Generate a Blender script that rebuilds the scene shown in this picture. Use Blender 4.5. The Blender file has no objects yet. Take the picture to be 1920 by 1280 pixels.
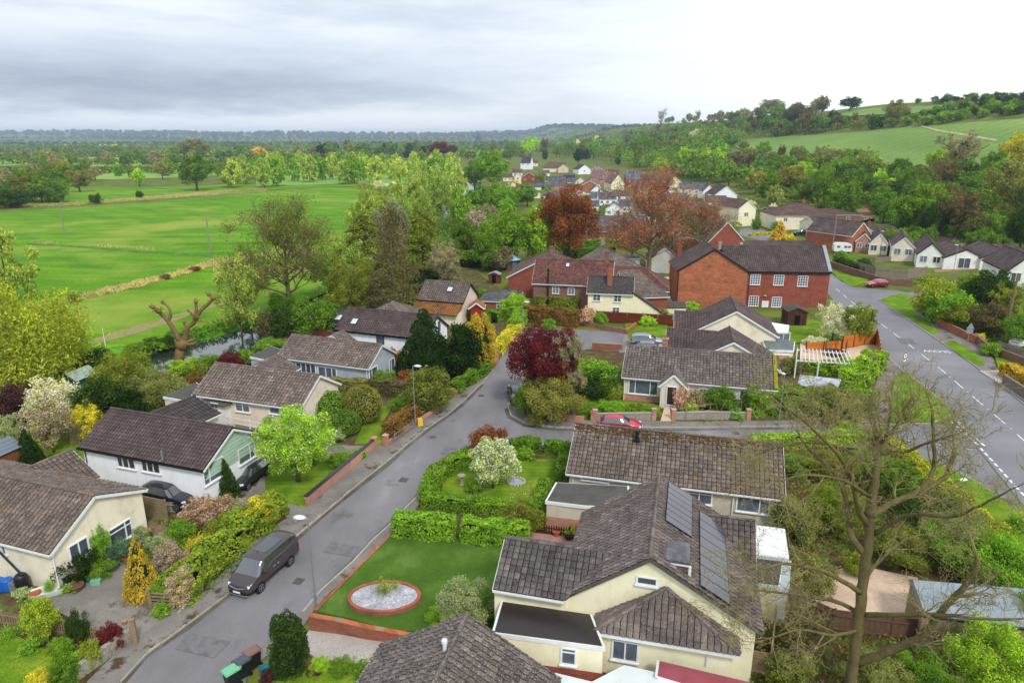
import bpy, bmesh, math, random
import numpy as np
from mathutils import Vector
R = random.Random(7)
rad = math.radians
SC = bpy.context.scene
COL = SC.collection

# ------------------------------------------------------------------ camera
F, CAMH = 1280.0, 27.0
PITCH = math.atan((640 - 258) / F)
SP, CP = math.sin(PITCH), math.cos(PITCH)
cam = bpy.data.cameras.new('camera')
cam.sensor_width = 36; cam.lens = 24; cam.clip_start = 0.5; cam.clip_end = 60000
camo = bpy.data.objects.new('camera', cam); COL.objects.link(camo)
camo.location = (0, 0, CAMH); camo.rotation_euler = (math.pi / 2 - PITCH, 0, 0)
SC.camera = camo

# ------------------------------------------------------------------ world, sun, exposure
SUN_EL, SUN_AZ = 48, 158      # azimuth from +y towards +x
W = bpy.data.worlds.new('World'); SC.world = W; W.use_nodes = True
def world():
 nt = W.node_tree; N = nt.nodes; L = nt.links; N.clear()
 out = N.new('ShaderNodeOutputWorld'); bg = N.new('ShaderNodeBackground')
 sky = N.new('ShaderNodeTexSky'); sky.sky_type = 'NISHITA'; sky.sun_disc = False
 sky.sun_elevation = rad(SUN_EL); sky.sun_rotation = rad(SUN_AZ)
 tc = N.new('ShaderNodeTexCoord'); sep = N.new('ShaderNodeSeparateXYZ'); L.new(tc.outputs['Generated'], sep.inputs[0])
 def m(op, a, b=None, c=None, clamp=False):
  n = N.new('ShaderNodeMath'); n.operation = op; n.use_clamp = clamp
  for i, v in enumerate((a, b, c)):
   if v is None: continue
   if isinstance(v, (int, float)): n.inputs[i].default_value = v
   else: L.new(v, n.inputs[i])
  return n.outputs[0]
 def ss(v, a, b, o0=0.0, o1=1.0):
  n = N.new('ShaderNodeMapRange'); n.interpolation_type = 'SMOOTHSTEP'; L.new(v, n.inputs[0])
  for i, k in enumerate((a, b, o0, o1)): n.inputs[i + 1].default_value = k
  return n.outputs[0]
 def nz(sx, sy, sz, det=5, rough=.55, off=0):
  mp = N.new('ShaderNodeMapping'); L.new(tc.outputs['Generated'], mp.inputs[0])
  mp.inputs['Scale'].default_value = (sx, sy, sz); mp.inputs['Location'].default_value = (off, off, off)
  n = N.new('ShaderNodeTexNoise'); n.inputs['Scale'].default_value = 1; n.inputs['Detail'].default_value = det
  n.inputs['Roughness'].default_value = rough; L.new(mp.outputs[0], n.inputs['Vector']); return n.outputs['Fac']
 X, Z = sep.outputs[0], sep.outputs[2]
 big = nz(2.2, 2.2, 22, 4, .5, 3.1); fine = nz(5, 5, 34, 7, .68, 9.2)
 n1 = m('ADD', m('MULTIPLY', big, .5), m('MULTIPLY', fine, .5))
 Zw = m('ADD', Z, m('MULTIPLY', m('SUBTRACT', n1, .5), .075))
 band = m('MULTIPLY', ss(Zw, .018, .045), ss(Zw, .135, .07))        # the grey cloud bank low in the west
 lft = ss(m('ADD', X, m('MULTIPLY', m('SUBTRACT', big, .5), .5)), .18, -.38)
 dark = m('MULTIPLY', band, lft)
 dark = m('MULTIPLY', dark, ss(n1, .25, .6, .55, 1.0))
 gen = m('MULTIPLY', ss(n1, .38, .68), .36)
 gen = m('MULTIPLY', gen, ss(X, .55, -.1, .25, 1.0))
 tot = m('ADD', m('MULTIPLY', dark, .60), gen, clamp=True)
 rmp = N.new('ShaderNodeValToRGB'); L.new(tot, rmp.inputs[0])
 e = rmp.color_ramp.elements; e[0].color = (.62, .66, .71, 1); e[1].color = (.235, .265, .35, 1)
 e2 = rmp.color_ramp.elements.new(.45); e2.color = (.40, .45, .535, 1)
 brt = ss(X, -.05, .55, 0, .55)
 addw = N.new('ShaderNodeMix'); addw.data_type = 'RGBA'; L.new(brt, addw.inputs[0]); L.new(rmp.outputs[0], addw.inputs[6]); addw.inputs[7].default_value = (.95, .96, .97, 1)
 sm = N.new('ShaderNodeMix'); sm.data_type = 'RGBA'; sm.blend_type = 'MULTIPLY'; sm.inputs[0].default_value = 1
 L.new(sky.outputs[0], sm.inputs[6]); sm.inputs[7].default_value = (.1, .1, .1, 1)
 mx = N.new('ShaderNodeMix'); mx.data_type = 'RGBA'; mx.inputs[0].default_value = .93
 L.new(sm.outputs[2], mx.inputs[6]); L.new(addw.outputs[2], mx.inputs[7])
 L.new(mx.outputs[2], bg.inputs[0]); bg.inputs[1].default_value = 1.0; L.new(bg.outputs[0], out.inputs[0])
world()
sl = bpy.data.lights.new('sun', 'SUN'); sl.energy = 1.5; sl.angle = rad(10); sl.color = (1, .965, .91)
so = bpy.data.objects.new('sun', sl); COL.objects.link(so)
so.rotation_euler = Vector((-math.sin(rad(SUN_AZ)) * math.cos(rad(SUN_EL)), -math.cos(rad(SUN_AZ)) * math.cos(rad(SUN_EL)), -math.sin(rad(SUN_EL)))).to_track_quat('-Z', 'Y').to_euler()
SC.view_settings.view_transform = 'Standard'; SC.view_settings.look = 'None'
SC.view_settings.exposure = 0.66; SC.view_settings.gamma = 1
SC.cycles.max_bounces = 5; SC.cycles.diffuse_bounces = 3; SC.cycles.glossy_bounces = 2; SC.cycles.transmission_bounces = 2
SC.cycles.transparent_max_bounces = 4; SC.cycles.volume_bounces = 0
SC.cycles.caustics_reflective = False; SC.cycles.caustics_refractive = False

# ------------------------------------------------------------------ positions: photo pixel -> point on the terrain
def S(c):
 c = c.lstrip('#'); v = [int(c[i:i + 2], 16) / 255 for i in (0, 2, 4)]
 return tuple(x / 12.92 if x <= .04045 else ((x + .055) / 1.055) ** 2.4 for x in v)
def ray(px, py):
 u, v = (px - 960) / F, (py - 640) / F
 return Vector((u, CP - v * SP, -(SP + v * CP)))
def P(px, py, z=0.0):
 r = ray(px, py); k = (z - CAMH) / r.z
 return Vector((r.x * k, r.y * k, z))
def PY(px, py, y):
 r = ray(px, py); k = y / r.y
 return Vector((r.x * k, y, CAMH + r.z * k))
RIV = [P(*q) for q in ((150, 735), (250, 690), (335, 662), (440, 641), (500, 622), (560, 600), (640, 560), (700, 527), (760, 490), (815, 450), (850, 420), (866, 395), (880, 365), (884, 340))]
RIVA = np.array([(p.x, p.y) for p in RIV])
HX = [-1e6, 75, 100, 140, 170, 200, 240, 270, 300, 330, 380, 450, 600, 1200, 1e6]
HZ = [0, 0, 1.0, 3, 6, 10, 21, 30, 39, 48, 57, 60, 61, 61, 61]
def seg_d(x, y, A):
 best = 1e9
 for i in range(len(A) - 1):
  ax, ay = A[i]; bx, by = A[i + 1]; dx, dy = bx - ax, by - ay
  t = max(0, min(1, ((x - ax) * dx + (y - ay) * dy) / (dx * dx + dy * dy)))
  d = math.hypot(x - ax - t * dx, y - ay - t * dy)
  if d < best: best = d
 return best
def hgt(x, y):
 z = float(np.interp(x, HX, HZ))
 if x > 130:
  k = min(1, (x - 130) / 120); z += k * (2.2 * math.sin(y / 61.0 + x / 45) + 1.4 * math.sin(y / 140 + 1.3))
 if y > 1200:                                   # low far hills closing the plain
  k = min(1, (y - 3800) / 3500) if y > 3800 else 0
  z += max(0, k) * (58 + 9 * math.sin(x / 900) + 6 * math.sin(x / 370 + 1) + 5 * math.sin(x / 180 + y / 500))
 if y < 600 and -90 < x < 0 and y > 50:
  d = seg_d(x, y, RIVA)
  if d < 8: z -= 1.3 * (1 - max(0, min(1, (d - 4.6) / 2.8))) 
 return z
def G(px, py):
 r = ray(px, py)
 t = 15.0; pt = t
 while t < 12000:
  p = Vector((0, 0, CAMH)) + r * t
  if p.z <= hgt(p.x, p.y):
   a, b = pt, t
   for _ in range(18):
    m = (a + b) / 2; q = Vector((0, 0, CAMH)) + r * m
    if q.z <= hgt(q.x, q.y): b = m
    else: a = m
   q = Vector((0, 0, CAMH)) + r * b
   return Vector((q.x, q.y, hgt(q.x, q.y)))
  pt = t; t *= 1.012
 return None

# ------------------------------------------------------------------ materials
MATS = {}
def base_mat(name):
 m = bpy.data.materials.new(name); m.use_nodes = True
 return m, m.node_tree, m.node_tree.nodes['Principled BSDF']
def node(nt, t, **k):
 n = nt.nodes.new(t)
 for a, b in k.items(): setattr(n, a, b)
 return n
def noise_fac(nt, scale, det=4, rough=.55, coord='Object', stretch=None, dist=0):
 tc = node(nt, 'ShaderNodeTexCoord'); v = tc.outputs[coord]
 if stretch:
  mp = node(nt, 'ShaderNodeMapping'); mp.inputs['Scale'].default_value = stretch; nt.links.new(v, mp.inputs[0]); v = mp.outputs[0]
 n = node(nt, 'ShaderNodeTexNoise'); n.inputs['Scale'].default_value = scale; n.inputs['Detail'].default_value = det
 n.inputs['Roughness'].default_value = rough; n.inputs['Distortion'].default_value = dist
 nt.links.new(v, n.inputs['Vector']); return n.outputs['Fac']
def ramp(nt, fac, stops):
 r = node(nt, 'ShaderNodeValToRGB'); nt.links.new(fac, r.inputs[0]); e = r.color_ramp.elements
 while len(e) < len(stops): e.new(.5)
 for i, (p, c) in enumerate(stops):
  e[i].position = p; e[i].color = (*c, 1) if len(c) == 3 else c
 return r.outputs[0]
def mixc(nt, fac, a, b, mode='MIX'):
 n = node(nt, 'ShaderNodeMix', data_type='RGBA', blend_type=mode)
 for s, v in ((0, fac), (6, a), (7, b)):
  if isinstance(v, (int, float)): n.inputs[s].default_value = v
  elif isinstance(v, tuple): n.inputs[s].default_value = (*v[:3], 1)
  else: nt.links.new(v, n.inputs[s])
 return n.outputs[2]
def mth(nt, op, a, b=None, clamp=False):
 n = node(nt, 'ShaderNodeMath', operation=op, use_clamp=clamp)
 for i, v in enumerate((a, b)):
  if v is None: continue
  if isinstance(v, (int, float)): n.inputs[i].default_value = v
  else: nt.links.new(v, n.inputs[i])
 return n.outputs[0]
def bump(nt, bs, h, dist=.02, strength=.6):
 b = node(nt, 'ShaderNodeBump'); b.inputs['Strength'].default_value = strength; b.inputs['Distance'].default_value = dist
 nt.links.new(h, b.inputs['Height']); nt.links.new(b.outputs[0], bs.inputs['Normal'])
def plain(name, c, rough=.6, spec=.4, var=.12, scale=1.5, metal=0, c2=None, bmp=0, coord='Object', fine=None):
 """a surface of one colour that is blotched and speckled a little"""
 if name in MATS: return MATS[name]
 m, nt, bs = base_mat(name); c = S(c) if isinstance(c, str) else c
 d = tuple(x * (1 - var * 1.6) for x in c) if c2 is None else (S(c2) if isinstance(c2, str) else c2)
 l = tuple(min(1, x * (1 + var)) for x in c)
 f = noise_fac(nt, scale, 5, .62, coord); col = ramp(nt, f, [(.3, d), (.5, c), (.72, l)])
 if fine:
  if fine == 30 or fine == 45: st = noise_fac(nt, 1.0, 5, .65, coord, (2.6, 2.6, .35)); col = mixc(nt, 1, col, ramp(nt, st, [(.28, (.87, .86, .84)), (.5, (1, 1, 1))]), 'MULTIPLY')
  f2 = noise_fac(nt, fine, 2, .6, coord); col = mixc(nt, .25 if fine == 30 else .55, col, ramp(nt, f2, [(.3, tuple(x * .6 for x in c)), (.7, tuple(min(1, x * 1.35) for x in c))]))
 nt.links.new(col, bs.inputs['Base Color']); bs.inputs['Roughness'].default_value = rough
 bs.inputs['Specular IOR Level'].default_value = spec; bs.inputs['Metallic'].default_value = metal
 if bmp: bump(nt, bs, noise_fac(nt, fine or scale * 8, 3, .6, coord), bmp)
 MATS[name] = m; return m
def ground_mat(name, stops, scale, fine, fc=.5, stretch=None, rough=.95, bmp=.05, third=None):
 if name in MATS: return MATS[name]
 m, nt, bs = base_mat(name)
 col = ramp(nt, noise_fac(nt, scale, 6, .6, 'Object', stretch), [(p, S(c)) for p, c in stops])
 if name in ('meadow_grass', 'crop_field', 'lawn_grass'):
  wv = node(nt, 'ShaderNodeTexWave'); wv.inputs['Scale'].default_value = {'meadow_grass': .045, 'crop_field': .03, 'lawn_grass': .5}[name]; wv.inputs['Distortion'].default_value = 3; wv.inputs['Detail'].default_value = 3; wv.inputs['Detail Scale'].default_value = .6; wv.bands_direction = 'DIAGONAL' if name == 'meadow_grass' else 'Y'
  tcw = node(nt, 'ShaderNodeTexCoord'); nt.links.new(tcw.outputs['Object'], wv.inputs['Vector']); col = mixc(nt, 1, col, ramp(nt, wv.outputs['Fac'], [(.2, (.94, .95, .93)), (.8, (1.05, 1.04, 1.02))]), 'MULTIPLY')
 f2 = noise_fac(nt, fine, 4, .7); col = mixc(nt, fc, col, mixc(nt, 1, col, ramp(nt, f2, [(.3, (.45, .45, .45)), (.5, (1, 1, 1)), (.72, (1.5, 1.5, 1.35))]), 'MULTIPLY'))
 if third:
  tcol, tsc, lo, hi = third; f3 = ramp(nt, noise_fac(nt, tsc, 5, .65), [(lo, (0, 0, 0)), (hi, (1, 1, 1))]); col = mixc(nt, f3, col, S(tcol))
 nt.links.new(col, bs.inputs['Base Color']); bs.inputs['Roughness'].default_value = rough; bs.inputs['Specular IOR Level'].default_value = .12
 bump(nt, bs, f2, bmp); MATS[name] = m; return m
def roof_mat(name, c, moss='#8a5a1e', lich='#a09a90', mossamt=.35, lichamt=.5, var=.35, ridge_moss=False):
 if name in MATS: return MATS[name]
 m, nt, bs = base_mat(name); c = S(c)
 g = node(nt, 'ShaderNodeNewGeometry')
 col = ramp(nt, g.outputs['Random Per Island'], [(0, tuple(x * (1 - var) for x in c)), (.5, c), (.9, tuple(x * (1 + var * 1.0) for x in c)), (1, tuple(x * (1 + var * 2.2) for x in c))])
 f1 = noise_fac(nt, .55, 5, .65); col = mixc(nt, 1, col, ramp(nt, f1, [(.3, (.62, .6, .6)), (.7, (1.25, 1.22, 1.2))]), 'MULTIPLY')
 f2 = noise_fac(nt, 10, 4, .8); mk = ramp(nt, f2, [(.68 - lichamt * .22, (0, 0, 0)), (.78 - lichamt * .15, (1, 1, 1))]); col = mixc(nt, mth(nt, 'MULTIPLY', mk, .85), col, S(lich)); f5 = noise_fac(nt, 16, 3, .8); col = mixc(nt, 1, col, ramp(nt, f5, [(.35, (.55, .55, .55)), (.55, (1.05, 1.05, 1.05)), (.7, (1.5, 1.5, 1.5))]), 'MULTIPLY')
 f3 = noise_fac(nt, 2.1, 5, .7); f4 = noise_fac(nt, .22, 2, .5)
 s = mth(nt, 'MULTIPLY', f3, mth(nt, 'ADD', f4, .5)); mk = ramp(nt, s, [(.66 - mossamt * .3, (0, 0, 0)), (.8 - mossamt * .3, (1, 1, 1))]); col = mixc(nt, mth(nt, 'MULTIPLY', mk, .85), col, S(moss))
 nt.links.new(col, bs.inputs['Base Color']); bs.inputs['Roughness'].default_value = .85; bs.inputs['Specular IOR Level'].default_value = .25
 bump(nt, bs, f2, .02); MATS[name] = m; return m
def brick_mat(name, c1, c2, mortar='#8f8378', scale=1.0, var=.5):
 if name in MATS: return MATS[name]
 m, nt, bs = base_mat(name); tc = node(nt, 'ShaderNodeTexCoord'); sep = node(nt, 'ShaderNodeSeparateXYZ'); nt.links.new(tc.outputs['Object'], sep.inputs[0])
 cmb = node(nt, 'ShaderNodeCombineXYZ'); nt.links.new(mth(nt, 'ADD', sep.outputs[0], mth(nt, 'MULTIPLY', sep.outputs[1], .93)), cmb.inputs[0]); nt.links.new(sep.outputs[2], cmb.inputs[1])
 b = node(nt, 'ShaderNodeTexBrick'); nt.links.new(cmb.outputs[0], b.inputs['Vector']); b.inputs['Scale'].default_value = 1
 b.inputs['Brick Width'].default_value = .23 * scale; b.inputs['Row Height'].default_value = .077 * scale; b.inputs['Mortar Size'].default_value = .007 * scale
 b.inputs['Color1'].default_value = (*S(c1), 1); b.inputs['Color2'].default_value = (*S(c2), 1); b.inputs['Mortar'].default_value = (*S(mortar), 1)
 col = mixc(nt, 1, b.outputs['Color'], ramp(nt, noise_fac(nt, .5, 6, .7, 'Object', (1, 1, 1.8)), [(.3, (.66, .66, .68)), (.68, (1.22, 1.15, 1.1))]), 'MULTIPLY')
 nt.links.new(col, bs.inputs['Base Color']); bs.inputs['Roughness'].default_value = .9; bs.inputs['Specular IOR Level'].default_value = .2
 bump(nt, bs, b.outputs['Fac'], -.01); MATS[name] = m; return m
def leaf_mat(name, blossom=None, amt=.4, var=.34, trans=.25):
 """leaf colour comes from the object's own colour, varied leaf by leaf and clump by clump"""
 if name in MATS: return MATS[name]
 m, nt, bs = base_mat(name); nt.nodes.remove(bs)
 oi = node(nt, 'ShaderNodeObjectInfo'); g = node(nt, 'ShaderNodeNewGeometry')
 rnd = g.outputs['Random Per Island']
 col = mixc(nt, 1, oi.outputs['Color'], ramp(nt, rnd, [(0, (1 - var, 1 - var, 1 - var)), (.5, (1, 1, 1)), (1, (1 + var * 1.3, 1 + var * 1.2, 1 + var * .7))]), 'MULTIPLY')
 tc = node(nt, 'ShaderNodeTexCoord'); n = node(nt, 'ShaderNodeTexNoise'); n.inputs['Scale'].default_value = 5.5; n.inputs['Detail'].default_value = 3
 nt.links.new(tc.outputs['Generated'], n.inputs['Vector'])
 col = mixc(nt, 1, col, ramp(nt, n.outputs['Fac'], [(.32, (.62, .68, .62)), (.66, (1.36, 1.32, 1.08))]), 'MULTIPLY')
 if blossom:
  r2 = mth(nt, 'FRACT', mth(nt, 'MULTIPLY', rnd, 17.31)); col = mixc(nt, mth(nt, 'LESS_THAN', r2, amt), col, S(blossom))
 d = node(nt, 'ShaderNodeBsdfDiffuse'); t = node(nt, 'ShaderNodeBsdfTranslucent'); mx = node(nt, 'ShaderNodeMixShader'); mx.inputs[0].default_value = trans
 nt.links.new(col, d.inputs[0]); nt.links.new(mixc(nt, 1, col, (1.0, 1.05, .7), 'MULTIPLY'), t.inputs[0]); nt.links.new(d.outputs[0], mx.inputs[1]); nt.links.new(t.outputs[0], mx.inputs[2])
 nt.links.new(mx.outputs[0], nt.nodes['Material Output'].inputs['Surface']); MATS[name] = m; return m
def glass_mat(name='window_glass', c=(.035, .045, .055), rough=.06, var=True):
 if name in MATS: return MATS[name]
 m, nt, bs = base_mat(name)
 oi = node(nt, 'ShaderNodeObjectInfo'); f = noise_fac(nt, 1.7, 2, .5)
 k = mth(nt, 'MULTIPLY', oi.outputs['Random'], 1.0)
 col = mixc(nt, mth(nt, 'MULTIPLY', k, f), c, tuple(min(1, x * 9) for x in c)) if var else mixc(nt, 0, c, c)
 nt.links.new(col, bs.inputs['Base Color']); bs.inputs['Roughness'].default_value = rough; bs.inputs['Specular IOR Level'].default_value = .8
 MATS[name] = m; return m
def paint_mat(name, c, metal=.35, rough=.28):
 if name in MATS: return MATS[name]
 m, nt, bs = base_mat(name); c = S(c)
 col = ramp(nt, noise_fac(nt, 2.5, 3, .5), [(.3, tuple(x * .88 for x in c)), (.7, c)]); nt.links.new(col, bs.inputs['Base Color'])
 bs.inputs['Metallic'].default_value = metal; bs.inputs['Roughness'].default_value = rough; bs.inputs['Coat Weight'].default_value = .6; bs.inputs['Coat Roughness'].default_value = .08
 MATS[name] = m; return m
LEAF = leaf_mat('leaf'); LEAF_W = leaf_mat('leaf_white_blossom', '#f0efdf', .42); LEAF_P = leaf_mat('leaf_pink_blossom', '#dcbab4', .34)
LEAF_FW = leaf_mat('leaf_few_white_flowers', '#f4f2e0', .06); TWIG = leaf_mat('twig', None, 0, .3, 0)
BARK = plain('bark', '#5f5340', .95, .1, .35, 3, c2='#3c3428', bmp=.03, fine=25)
BARKL = plain('bark_pale', '#7d7352', .95, .1, .35, 3, c2='#544a34', bmp=.03, fine=22)
BARKO = plain('bark_ochre', '#7d6744', .95, .1, .3, 1.3, c2='#574a2c', bmp=.03, fine=18)
GLASS = glass_mat(); FRAME = plain('white_frame', '#e9ebee', .4, .5, .04, 2)
GREYFRAME = plain('dark_frame', '#2b2e33', .4, .5, .08, 2)
WHITEP = plain('white_fascia', '#e3e4e4', .5, .4, .06, 2); BLACKP = plain('black_fascia', '#1b1b1e', .5, .4, .1, 2)
CREAM = plain('cream_render', '#eee4cc', .85, .2, .06, .8, c2='#cfc4a8', bmp=.004, fine=30)
YELLOW = plain('pale_yellow_render', '#f6efcb', .85, .2, .04, .7, c2='#e4dbab', bmp=.004, fine=30)
WHITER = plain('white_render', '#f6f9ff', .8, .25, .03, .8, c2='#ecf1f8', bmp=.004, fine=30)
GREYR = plain('grey_blue_render', '#b3bac4', .85, .2, .06, .8, c2='#9aa1ac', bmp=.004, fine=30)
PEB = plain('pebbledash', '#c5bdae', .95, .1, .15, 1.2, c2='#a59c8c', bmp=.01, fine=45)
SAGE = plain('sage_cladding', '#a9c1ae', .7, .3, .06, 1)
BRICK = brick_mat('red_brick', '#8f4d38', '#a8644a'); BRICKO = brick_mat('orange_brick', '#9c5433', '#bd7350', '#97806e', 1.7)
BRICKR = brick_mat('deep_red_brick', '#8c4436', '#a05543', '#8a6a60'); BRICKP = brick_mat('pink_brick', '#b07a68', '#c48f7c', '#b5a396')
BRICKD = brick_mat('old_brown_brick', '#7b5a4e', '#92705f', '#80706a'); STONEW = plain('flint_wall', '#9b968a', .95, .15, .4, 5, c2='#4e4a44', bmp=.03, fine=9)
RT_GREY = roof_mat('weathered_grey_tiles', '#726863', '#64523a', '#a0968f', .18, .6, .26)
RT_PINK = roof_mat('pinkish_lichen_tiles', '#74675f', '#66543a', '#a89d98', .1, .75, .3); RT_DUN = roof_mat('dun_lichen_tiles', '#655c57', '#56502f', '#a8a29c', .3, .8, .34)
RT_BRN = roof_mat('brown_tiles', '#5c504e', '#5b4a36', '#857b76', .05, .12, .16)
RT_LICH = roof_mat('lichen_tiles', '#6b6058', '#674a28', '#a59d93', .3, .7, .28)
RT_RED = roof_mat('mossy_red_tiles', '#6b4540', '#6b5a30', '#a48c8c', .3, .6)
RT_ORG = roof_mat('orange_moss_tiles', '#85603f', '#a06a30', '#958a6a', .8, .4)
RT_SLATE = roof_mat('grey_slate', '#5e6066', '#5a5a48', '#8d8f92', .1, .4)
RT_FARB = roof_mat('plain_brown_tiles', '#66514b', '#5d4a36', '#887a74', .15, .25, .2)
RT_DARK = roof_mat('charcoal_tiles', '#4c4646', '#504030', '#6e6866', .1, .15, .15)
FLAT = plain('roof_felt', '#55534f', .9, .2, .3, .9, c2='#35332f', fine=25); FLATD = plain('wet_roof_felt', '#2f2826', .35, .5, .35, .5, c2='#191413', fine=12)
TIMBER = plain('weathered_timber', '#8d7c60', .9, .15, .25, 2, c2='#5f5340', bmp=.01, fine=18)
TIMBO = plain('orange_timber', '#c2762c', .7, .3, .12, 1.5, c2='#a55f22', bmp=.006, fine=14)
TIMBG = plain('grey_timber', '#8f8578', .9, .15, .2, 2, c2='#6d6458', bmp=.01, fine=16); TIMBD = plain('dark_timber', '#4a2f22', .85, .2, .25, 2, c2='#33211a')
METAL = plain('galvanised_steel', '#a3a8aa', .45, .5, .1, 2, metal=.6); LAMPH = plain('lamp_head', '#dfe3e6', .4, .5, .05, 3)
CONC = plain('concrete', '#a39b8f', .95, .15, .2, 1.4, c2='#7f776b', bmp=.006, fine=22)
TYRE = plain('tyre', '#1c1c1d', .9, .2, .1, 5); RIM = plain('alloy_rim', '#8f9296', .35, .6, .1, 6, metal=.7)
BLACK = plain('black_plastic', '#17181a', .45, .5, .1, 3)

# ------------------------------------------------------------------ mesh helpers
class MB:
 def __init__(s): s.v = []; s.f = []; s.m = []
 def add(s, vs, fs, mi=0):
  o = len(s.v); s.v += [tuple(v) for v in vs]; s.f += [tuple(i + o for i in f) for f in fs]; s.m += [mi] * len(fs)
 def box(s, c, size, rz=0, mi=0, taper=1.0, tilt=None):
  hx, hy, hz = (q / 2 for q in size); cz, sz = math.cos(rz), math.sin(rz); vs = []
  for k in (-1, 1):
   t = taper if k > 0 else 1
   for a, b in ((-1, -1), (1, -1), (1, 1), (-1, 1)):
    x, y, z = a * hx * t, b * hy * t, k * hz
    if tilt: x, z = x * math.cos(tilt) + z * math.sin(tilt), -x * math.sin(tilt) + z * math.cos(tilt)
    vs.append((c[0] + x * cz - y * sz, c[1] + x * sz + y * cz, c[2] + z))
  s.add(vs, [(3, 2, 1, 0), (4, 5, 6, 7), (0, 1, 5, 4), (1, 2, 6, 5), (2, 3, 7, 6), (3, 0, 4, 7)], mi)
 def bar(s, p, q, w, h, mi=0, up=Vector((0, 0, 1))):
  p, q = Vector(p), Vector(q); d = (q - p); L = d.length
  if L < 1e-6: return
  d /= L; a = d.cross(up)
  if a.length < 1e-4: a = Vector((1, 0, 0))
  a.normalize(); b = a.cross(d).normalized(); a *= w / 2; b *= h / 2
  s.add([p - a - b, p + a - b, p + a + b, p - a + b, q - a - b, q + a - b, q + a + b, q - a + b], [(3, 2, 1, 0), (4, 5, 6, 7), (0, 1, 5, 4), (1, 2, 6, 5), (2, 3, 7, 6), (3, 0, 4, 7)], mi)
 def prism(s, pts, z0, z1, mi=0):
  n = len(pts)
  ar = sum(pts[i][0] * pts[(i + 1) % n][1] - pts[(i + 1) % n][0] * pts[i][1] for i in range(n))
  if ar < 0: pts = list(pts)[::-1]
  f0 = z0 if callable(z0) else (lambda p: z0); f1 = z1 if callable(z1) else (lambda p: z1)
  s.add([(p[0], p[1], f0(p)) for p in pts] + [(p[0], p[1], f1(p)) for p in pts],
              [tuple(range(n))[::-1], tuple(range(n, 2 * n))] + [(i, (i + 1) % n, n + (i + 1) % n, n + i) for i in range(n)], mi)
 def tube(s, pts, rs, n=6, mi=0, cap=True):
  pts = [Vector(p) for p in pts]; o = len(s.v); k = len(pts)
  d0 = (pts[1] - pts[0]).normalized(); a = d0.orthogonal().normalized()
  for i, p in enumerate(pts):
   d = (pts[min(i + 1, k - 1)] - pts[max(i - 1, 0)]).normalized(); a = (a - d * a.dot(d)); a = a.normalized() if a.length > 1e-5 else d.orthogonal().normalized(); b = d.cross(a)
   r = rs[i] if hasattr(rs, '__len__') else rs
   for j in range(n):
    t = 2 * math.pi * j / n; s.v.append(tuple(p + (a * math.cos(t) + b * math.sin(t)) * r))
  for i in range(k - 1):
   for j in range(n):
    s.f.append((o + i * n + j, o + i * n + (j + 1) % n, o + (i + 1) * n + (j + 1) % n, o + (i + 1) * n + j)); s.m.append(mi)
  if cap:
   s.f.append(tuple(o + j for j in range(n))[::-1]); s.f.append(tuple(o + (k - 1) * n + j for j in range(n))); s.m += [mi, mi]
 def lathe(s, c, prof, n=16, mi=0):
  o = len(s.v); k = len(prof)
  for r, z in prof:
   for j in range(n):
    t = 2 * math.pi * j / n; s.v.append((c[0] + r * math.cos(t), c[1] + r * math.sin(t), c[2] + z))
  for i in range(k - 1):
   for j in range(n):
    s.f.append((o + i * n + j, o + i * n + (j + 1) % n, o + (i + 1) * n + (j + 1) % n, o + (i + 1) * n + j)); s.m.append(mi)
  s.f.append(tuple(o + j for j in range(n))[::-1]); s.f.append(tuple(o + (k - 1) * n + j for j in range(n))); s.m += [mi, mi]
 def mesh(s, name, mats, smooth=False, off=None):
  me = bpy.data.meshes.new(name)
  vs = s.v if off is None else [(v[0] - off[0], v[1] - off[1], v[2] - off[2]) for v in s.v]
  me.from_pydata(vs, [], s.f)
  for m in (mats if isinstance(mats, (list, tuple)) else [mats]): me.materials.append(m)
  if any(s.m): me.polygons.foreach_set('material_index', s.m)
  if smooth: me.polygons.foreach_set('use_smooth', [True] * len(me.polygons))
  me.update(); return me
 def build(s, name, mats, parent=None, smooth=False, label=None):
  off = parent_loc(parent) if parent else None
  o = bpy.data.objects.new(name, s.mesh(name, mats, smooth, off)); COL.objects.link(o)
  if parent: o.parent = parent
  if label: o['label'] = label
  return o
def parent_loc(p):
 v = Vector((0, 0, 0))
 while p: v = v + p.location; p = p.parent
 return v
def props(o, label=None, cat=None, group=None, kind=None):
 for k, v in (('label', label), ('category', cat), ('group', group), ('kind', kind)):
  if v: o[k] = v
 return o
def thing(name, label, cat, loc=(0, 0, 0), group=None, rz=0):
 o = bpy.data.objects.new(name, None); COL.objects.link(o); o.location = loc; o.rotation_euler = (0, 0, rz); o.empty_display_size = .3
 return props(o, label, cat, group)
def solo(mb, name, mats, label, cat, group=None, smooth=False, kind=None):
 """one-mesh thing with its origin at its base"""
 a = np.array(mb.v); c = ((a[:, 0].min() + a[:, 0].max()) / 2, (a[:, 1].min() + a[:, 1].max()) / 2, a[:, 2].min())
 o = bpy.data.objects.new(name, mb.mesh(name, mats, smooth, c)); COL.objects.link(o); o.location = c
 return props(o, label, cat, group, kind)
def copy_tree(o, parent=None):
 c = o.copy(); COL.objects.link(c); c.parent = parent
 for ch in o.children: copy_tree(ch, c)
 return c
ORD = ['first', 'second', 'third', 'fourth', 'fifth', 'sixth', 'seventh', 'eighth', 'ninth', 'tenth', 'eleventh', 'twelfth', 'thirteenth', 'fourteenth', 'fifteenth', 'sixteenth', 'seventeenth', 'eighteenth', 'nineteenth', 'twentieth']
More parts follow.
